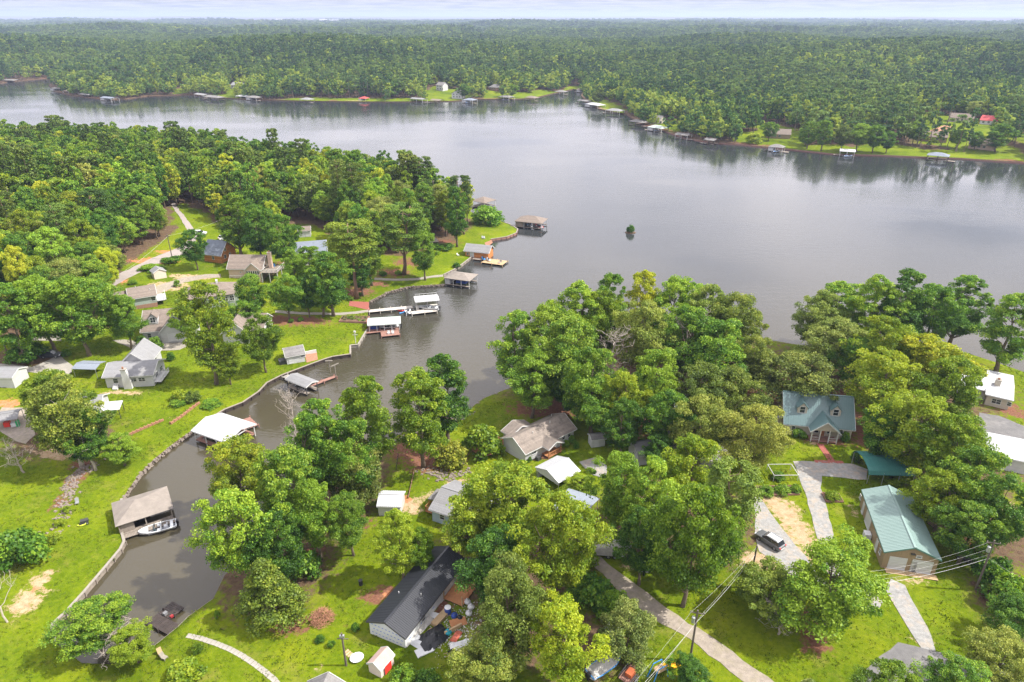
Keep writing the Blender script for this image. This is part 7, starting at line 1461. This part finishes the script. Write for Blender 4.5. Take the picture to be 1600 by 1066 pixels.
# ------------------------------------------------------------------ yard things
x, y, z = T(558, 1030); r = thing('satellite_dish', 'old satellite dish lying on the near lawn by the boards', 'dish', (x, y, z), .4); V = [(0, 0, .1)] + [(math.cos(a) * k, math.sin(a) * k * .9, .1 + .28 * k * k) for k in (.5, .95) for a in np.arange(0, 6.2, .52)]; n = 12
MB().add(V, [(0, 1 + i, 1 + (i + 1) % n) for i in range(n)] + [(1 + i, 1 + n + i, 1 + n + (i + 1) % n, 1 + (i + 1) % n) for i in range(n)]).build('dish', WHTPL, r, True); MB().bar((0, 0, .1), (0, -.3, .8), .06).build('feed_arm', STEEL, r)
x, y, z = T(540, 1018); r = thing('board_walk', 'short walk of pale boards between the pole and the dish', 'boards', (x, y, z), math.radians(-38))
for i in range(9): MB().box(i * .42, i * .42 + .3, -.4, .4, .02, .10).build('plank', WOODN, r)
# brush pile
rs_ = np.random.RandomState(8); mb = MB(); x, y, z = T(503, 968)
for i in range(420):
    a = rs_.rand() * 6.28; k = rs_.rand() ** .6 * 1.7; h_ = (1 - (k / 1.9) ** 2) * 1.7 * rs_.rand(); p = np.array((math.cos(a) * k, math.sin(a) * k, h_)); d = rs_.normal(size=3); d[2] *= .5; d /= np.linalg.norm(d); mb.tube([p - d * .5, p + d * rs_.uniform(.3, .8)], [.03, .012], 4, False)
o = mb.build('brush_pile', REDTWIG); o.location = (x, y, z); tag(o, 'red brown brush pile on the near lawn', 'brush pile', None, 'stuff')
# scrap yard right of the black roof
def yard(name, label, cat, px, ang=0): x, y, z = T(*px); return thing(name, label, cat, (x, y, z), ang)
r = yard('tarp_heap', 'heap of black plastic tarp beside the black roof', 'tarp', (678, 998), .7); V = []; rs_ = np.random.RandomState(3)
for j in range(7):
    for i in range(9): X, Y = (i - 4) * .55, (j - 3) * .5; V.append((X + rs_.uniform(-.1, .1), Y + rs_.uniform(-.1, .1), max(.03, 1.2 * math.exp(-(X * X / 3.2 + Y * Y / 1.6)) + rs_.uniform(-.16, .16))))
meshobj('sheet', V, [(j * 9 + i, j * 9 + i + 1, j * 9 + i + 10, j * 9 + i + 9) for j in range(6) for i in range(8)], BLKTARP, r)
r = yard('plywood_stack', 'stack of white insulation boards beside the black tarp', 'boards', (655, 1008), -.6); [MB().box(-1.2, 1.2, -.6 + .1 * i, .6 + .1 * i, .08 * i + .01, .08 * i + .08).build('sheet', WHTPL, r) for i in range(5)]
r = yard('lumber_stack', 'stack of new lumber against the unfinished wall', 'lumber', (688, 968), 1.0); [MB().box(-1.5 + .08 * (i % 3), 1.5 - .05 * (i % 2), -.5 + .15 * j, -.38 + .15 * j, .1 * i, .1 * i + .09).build('plank', WOODN, r) for i in range(5) for j in range(7)]
r = yard('plywood_stack', 'tilted brown plywood sheet near the new lumber', 'boards', (716, 975), .4); o = MB().box(-1.2, 1.2, -.6, .6, .0, .06).build('sheet', WOODO, r); o.rotation_euler = (.3, .1, 0); o.location = (0, 0, .3); MB().box(-1.0, 1.0, .2, .5, 0, .3).build('support', WOODN, r)
r = yard('wheelie_bin', 'dark blue covered barrel by the unfinished deck', 'barrel', (700, 958)); MB().tube([(0, 0, 0), (0, 0, .2), (0, 0, 1.0), (0, 0, 1.15)], [.42, .48, .48, .40], 12).build('barrel', BLUEPL, r); MB().tube([(0, 0, 1.15), (0, 0, 1.25)], [.5, .2], 12).build('lid', WHTPL, r)
r = yard('plastic_sheet', 'crumpled white plastic sheet near the scrap heap', 'sheet', (722, 1012), .3); V = [(X * .4, Y * .35, .06 + abs(rs_.normal(0, .14))) for Y in range(-3, 4) for X in range(-4, 5)]; meshobj('sheet', V, [(j * 9 + i, j * 9 + i + 1, j * 9 + i + 10, j * 9 + i + 9) for j in range(6) for i in range(8)], WHTPL, r)
r = yard('tarp_heap', 'grey plastic sheeting along the unfinished wall foot', 'tarp', (648, 985), .95); V = [(X * .7, Y * .4, .1 + .7 * math.exp(-Y * Y / 5) + rs_.uniform(-.12, .12)) for Y in range(-3, 4) for X in range(-4, 5)]; meshobj('sheet', V, [(j * 9 + i, j * 9 + i + 1, j * 9 + i + 10, j * 9 + i + 9) for j in range(6) for i in range(8)], TARP, r)
r = yard('barrow', 'black wheelbarrow near the pale olive tree', 'wheelbarrow', (706, 1024), .6); MB().add([(-.5, -.35, .75), (.5, -.35, .75), (.5, .35, .75), (-.5, .35, .75), (-.3, -.2, .4), (.35, -.2, .4), (.35, .2, .4), (-.3, .2, .4)], [(4, 5, 6, 7), (0, 1, 5, 4), (1, 2, 6, 5), (2, 3, 7, 6), (3, 0, 4, 7)]).build('tray', BLKTARP, r); MB().tube([(.65, -.05, .2), (.65, .05, .2)], .2, 10).build('wheel', RUBBER, r); MB().bar((.65, .1, .2), (-1.1, .3, .7), .05).bar((.65, -.1, .2), (-1.1, -.3, .7), .05).build('handles', WOODN, r)
rocks('gravel_spoil', 'grey rubble spread over the scrap yard', [(690, 1010), (715, 985), (725, 955), (700, 1025)], 520, .12, mat('rubble', (.34, .33, .32), .9, .35, 2), 1.6)
r = yard('fuel_can', 'red fuel can under the round dark oak', 'can', (798, 1028)); MB().box(-.3, .3, -.2, .2, 0, .6).box(-.1, .1, -.08, .08, .6, .78).build('body', REDP, r)
# garden frame and beds
a, W, ang = frame_of((1208, 752), (1246, 751)); r = thing('garden_trellis', 'white pipe frame round the vegetable plants', 'trellis', tuple(a), ang); mb = MB(); D = 3.4; [mb.bar(p, q, .09) for p, q in (((0, 0, 1.3), (W, 0, 1.3)), ((0, D, 1.3), (W, D, 1.3)), ((0, 0, 1.3), (0, D, 1.3)), ((W, 0, 1.3), (W, D, 1.3)), ((0, 0, -.2), (0, 0, 1.3)), ((W, 0, -.2), (W, 0, 1.3)), ((0, D, -.2), (0, D, 1.3)), ((W, D, -.2), (W, D, 1.3)))]; mb.build('pipe_frame', TRIM, r)
def bed(label, A, B, D): a, W, ang = frame_of(A, B); r = thing('raised_bed', label, 'garden bed', tuple(a), ang); [MB().box(*q, -.3, .4).build('board', WOODR, r) for q in ((0, W, 0, .1), (0, W, D - .1, D), (0, .1, .11, D - .11), (W - .1, W, .11, D - .11))]; MB().box(.12, W - .12, .12, D - .12, -.3, .3).build('soil', EARTH, r)
bed('raised garden bed of dark boards below the white pipe frame', (1188, 776), (1250, 774), 2.6); bed('raised garden bed beside the concrete drive by the garage', (1290, 785), (1318, 786), 2.4)
# lawn bits
def chair(label, px, m, ang=0): r = yard('lawn_chair', label, 'chair', px, ang); MB().box(-.3, .3, -.3, .3, .3, .38).build('seat', m, r); MB().add([(-.3, .28, .36), (.3, .28, .36), (.3, .55, 1.0), (-.3, .55, 1.0), (-.3, .33, .34), (.3, .33, .34), (.3, .6, .98), (-.3, .6, .98)], [(0, 1, 2, 3), (7, 6, 5, 4), (0, 4, 5, 1), (2, 6, 7, 3)]).build('backrest', m, r); posts(r, [(-.26, -.26), (.26, -.26), (-.26, .26), (.26, .26)], -.1, .3, m, .06, 'leg')
chair('dark garden chair on the left lawn by the rocky bed', (121, 788), STEEL, .4); chair('white garden chair on the lakeside lawn by the orange boathouse', (716, 400), TRIM, 1.0); chair('left grey lounge chair on the lawn tip', (754, 373), STEEL, .2); chair('right grey lounge chair on the lawn tip', (757, 373.5), STEEL, .3); chair('tan garden chair near the cove bank corner', (252, 1024), WOODN, .8); chair('pale garden chair near the cove bank corner', (258, 1030), PALESTONE, 1.2)
kayak('yellow green kayak lying on the left lawn', (122, 823), (137, 818), mat('lime_plastic', (.55, .62, .05), .4)); k_ = [o for o in COL.objects if o.get('label', '').startswith('yellow green kayak')][0]; k_.location = (*T(129, 821)[:2], T(129, 821)[2] + .02)
r = yard('cart', 'dark garden cart beside the yellow green kayak', 'cart', (133, 818), .5); MB().box(-.6, .6, -.4, .4, .4, .8).build('tray', DKTRIM, r); [wheel(r, s * .4, t, .22, .1) for s in (-1, 1) for t in (-.45, .45)]
r = yard('sunken_boards', 'old boards lying at the cove bank', 'boards', (316, 956), .3); [MB().box(-1.6, 1.4 - .2 * i, .25 * i, .25 * i + .2, -.45 + .02 * i, -.35 + .04 * i).build('board', WOODD, r) for i in range(3)]
r = yard('raised_planter', 'timber planter full of plants on the left green lawn', 'planter', (551, 505), -.05); [MB().box(*q, -.2, .55).build('board', WOODR, r) for q in ((-4, 4, 0, .2), (-4, 4, 3.8, 4), (-4, -3.8, .21, 3.79), (3.8, 4, .21, 3.79))]; MB().box(-3.78, 3.78, .22, 3.78, -.2, .4).build('soil', EARTH, r)
rs_ = np.random.RandomState(12); C = np.array([(rs_.uniform(-3.5, 3.5), rs_.uniform(.5, 3.5), .55) for i in range(24)]); lm = leaves_mesh('planting', C, np.full(24, .4), 30, .2, rs_); lm.materials.append(LEAF); link(bpy.data.objects.new('planting', lm), r)
for i in range(3): b_ = yard('bicycle', ['left bicycle leaning at the teal carport', 'middle bicycle at the teal carport', 'right bicycle at the teal carport'][i], 'bicycle', (1334 + 6 * i, 723 + i), 1.3 + .2 * i); [MB().tube([(s * .5 + math.cos(a) * .33, 0, .33 + math.sin(a) * .33) for a in np.arange(0, 6.6, .5)], .025, 4, False).build('wheel', RUBBER, b_) for s in (-1, 1)]; MB().bar((-.5, 0, .33), (-.1, 0, .8), .04).bar((-.1, 0, .8), (.35, 0, .85), .04).bar((.5, 0, .33), (.35, 0, .95), .04).bar((-.05, 0, .3), (.35, 0, .8), .04).bar((-.5, 0, .33), (-.05, 0, .3), .04).build('frame', CARDARK, b_); MB().box(-.25, .0, -.06, .06, .85, .92).build('saddle', RUBBER, b_); MB().bar((.35, -.25, 1.0), (.35, .25, 1.0), .04).build('handlebar', STEEL, b_)
# fence down the near lawn by the point
def fence(label, A, B, n, hgt, m): a, W, ang = frame_of(A, B); r = thing('fence', label, 'fence', tuple(a), ang); [MB().box(i * W / n - .06, i * W / n + .06, -.06, .06, -.4, hgt).build('post', m, r) for i in range(n + 1)]; [MB().box(i * W / n + .07, (i + 1) * W / n - .07, -.03, .03, .15, hgt - .1).build('panel', m, r) for i in range(n)]
fence('low timber edging running down the lawn from the mulch bed', (638, 779), (648, 735), 8, .45, WOODR); fence('dark timber edging left of the mulch bed', (619, 735), (622, 712), 5, .45, WOODD)
r = yard('stump', 'black burn barrel on the near lawn', 'barrel', (564, 914)); MB().tube([(0, 0, 0), (0, 0, .9)], .3, 12).build('barrel', RUBBER, r); MB().tube([(0, 0, .9), (0, 0, .94)], [.33, .33], 12).build('rim', DKTRIM, r)
# clutter of the building site
CL = [('plywood_stack', 'white foam board lying at the wall corner', (662, 1018), .5, WHTPL, (1.1, .7, .06)), ('plywood_stack', 'white foam board nearest the unfinished door', (676, 962), -.3, WHTPL, (1.2, .6, .08)), ('plywood_stack', 'tan plywood sheet by the black tarp', (668, 992), .9, WOODN, (1.0, .5, .06)), ('plywood_stack', 'long pale plank pile by the deck', (706, 986), .6, WOODN, (1.4, .2, .2)), ('plywood_stack', 'rusty red sheet by the gravel', (712, 996), 1.1, mat('rust_sheet', (.32, .08, .05), .7, .3), (.9, .5, .05)),
      ('rubbish_bag', 'white rubbish bag under the round dark oak, leftmost', (730, 942), 0, WHTPL, None), ('rubbish_bag', 'white rubbish bag under the round dark oak, middle', (736, 950), 0, WHTPL, None), ('rubbish_bag', 'white rubbish bag under the round dark oak, lowest', (733, 960), 0, WHTPL, None), ('rubbish_bag', 'blue rubbish bag beside the covered barrel', (710, 964), 0, BLUEPL, None), ('rubbish_bag', 'black rubbish bag at the deck foot', (718, 968), 0, BLKTARP, None), ('rubbish_bag', 'teal bundle on the black tarp edge', (700, 990), 0, TEALP, None)]
for nm, lab, px_, an, m_, dim in CL:
    r = yard(nm, lab, 'boards' if dim else 'bag', px_, an)
    if dim: [MB().box(-dim[0] + .1 * i, dim[0] + .07 * i, -dim[1], dim[1] - .08 * i, i * (dim[2] + .01), i * (dim[2] + .01) + dim[2]).build('sheet', m_, r) for i in range(3)]
    else:
        V = []; rs_ = np.random.RandomState(int(px_[0] + px_[1])); n = 9
        for zz, k in ((0, .42), (.25, .52), (.5, .42), (.66, .14), (.78, .2)): V += [(math.cos(6.283 * i / n) * k * rs_.uniform(.8, 1.15), math.sin(6.283 * i / n) * k * rs_.uniform(.8, 1.15), zz) for i in range(n)]
        meshobj('bag', V, [(j * n + i, j * n + (i + 1) % n, (j + 1) * n + (i + 1) % n, (j + 1) * n + i) for j in range(4) for i in range(n)] + [tuple(range(4 * n, 5 * n))], m_, r, True); MB().tube([(0, 0, .64), (0, 0, .70)], .17, 8).build('tie', STEEL, r)
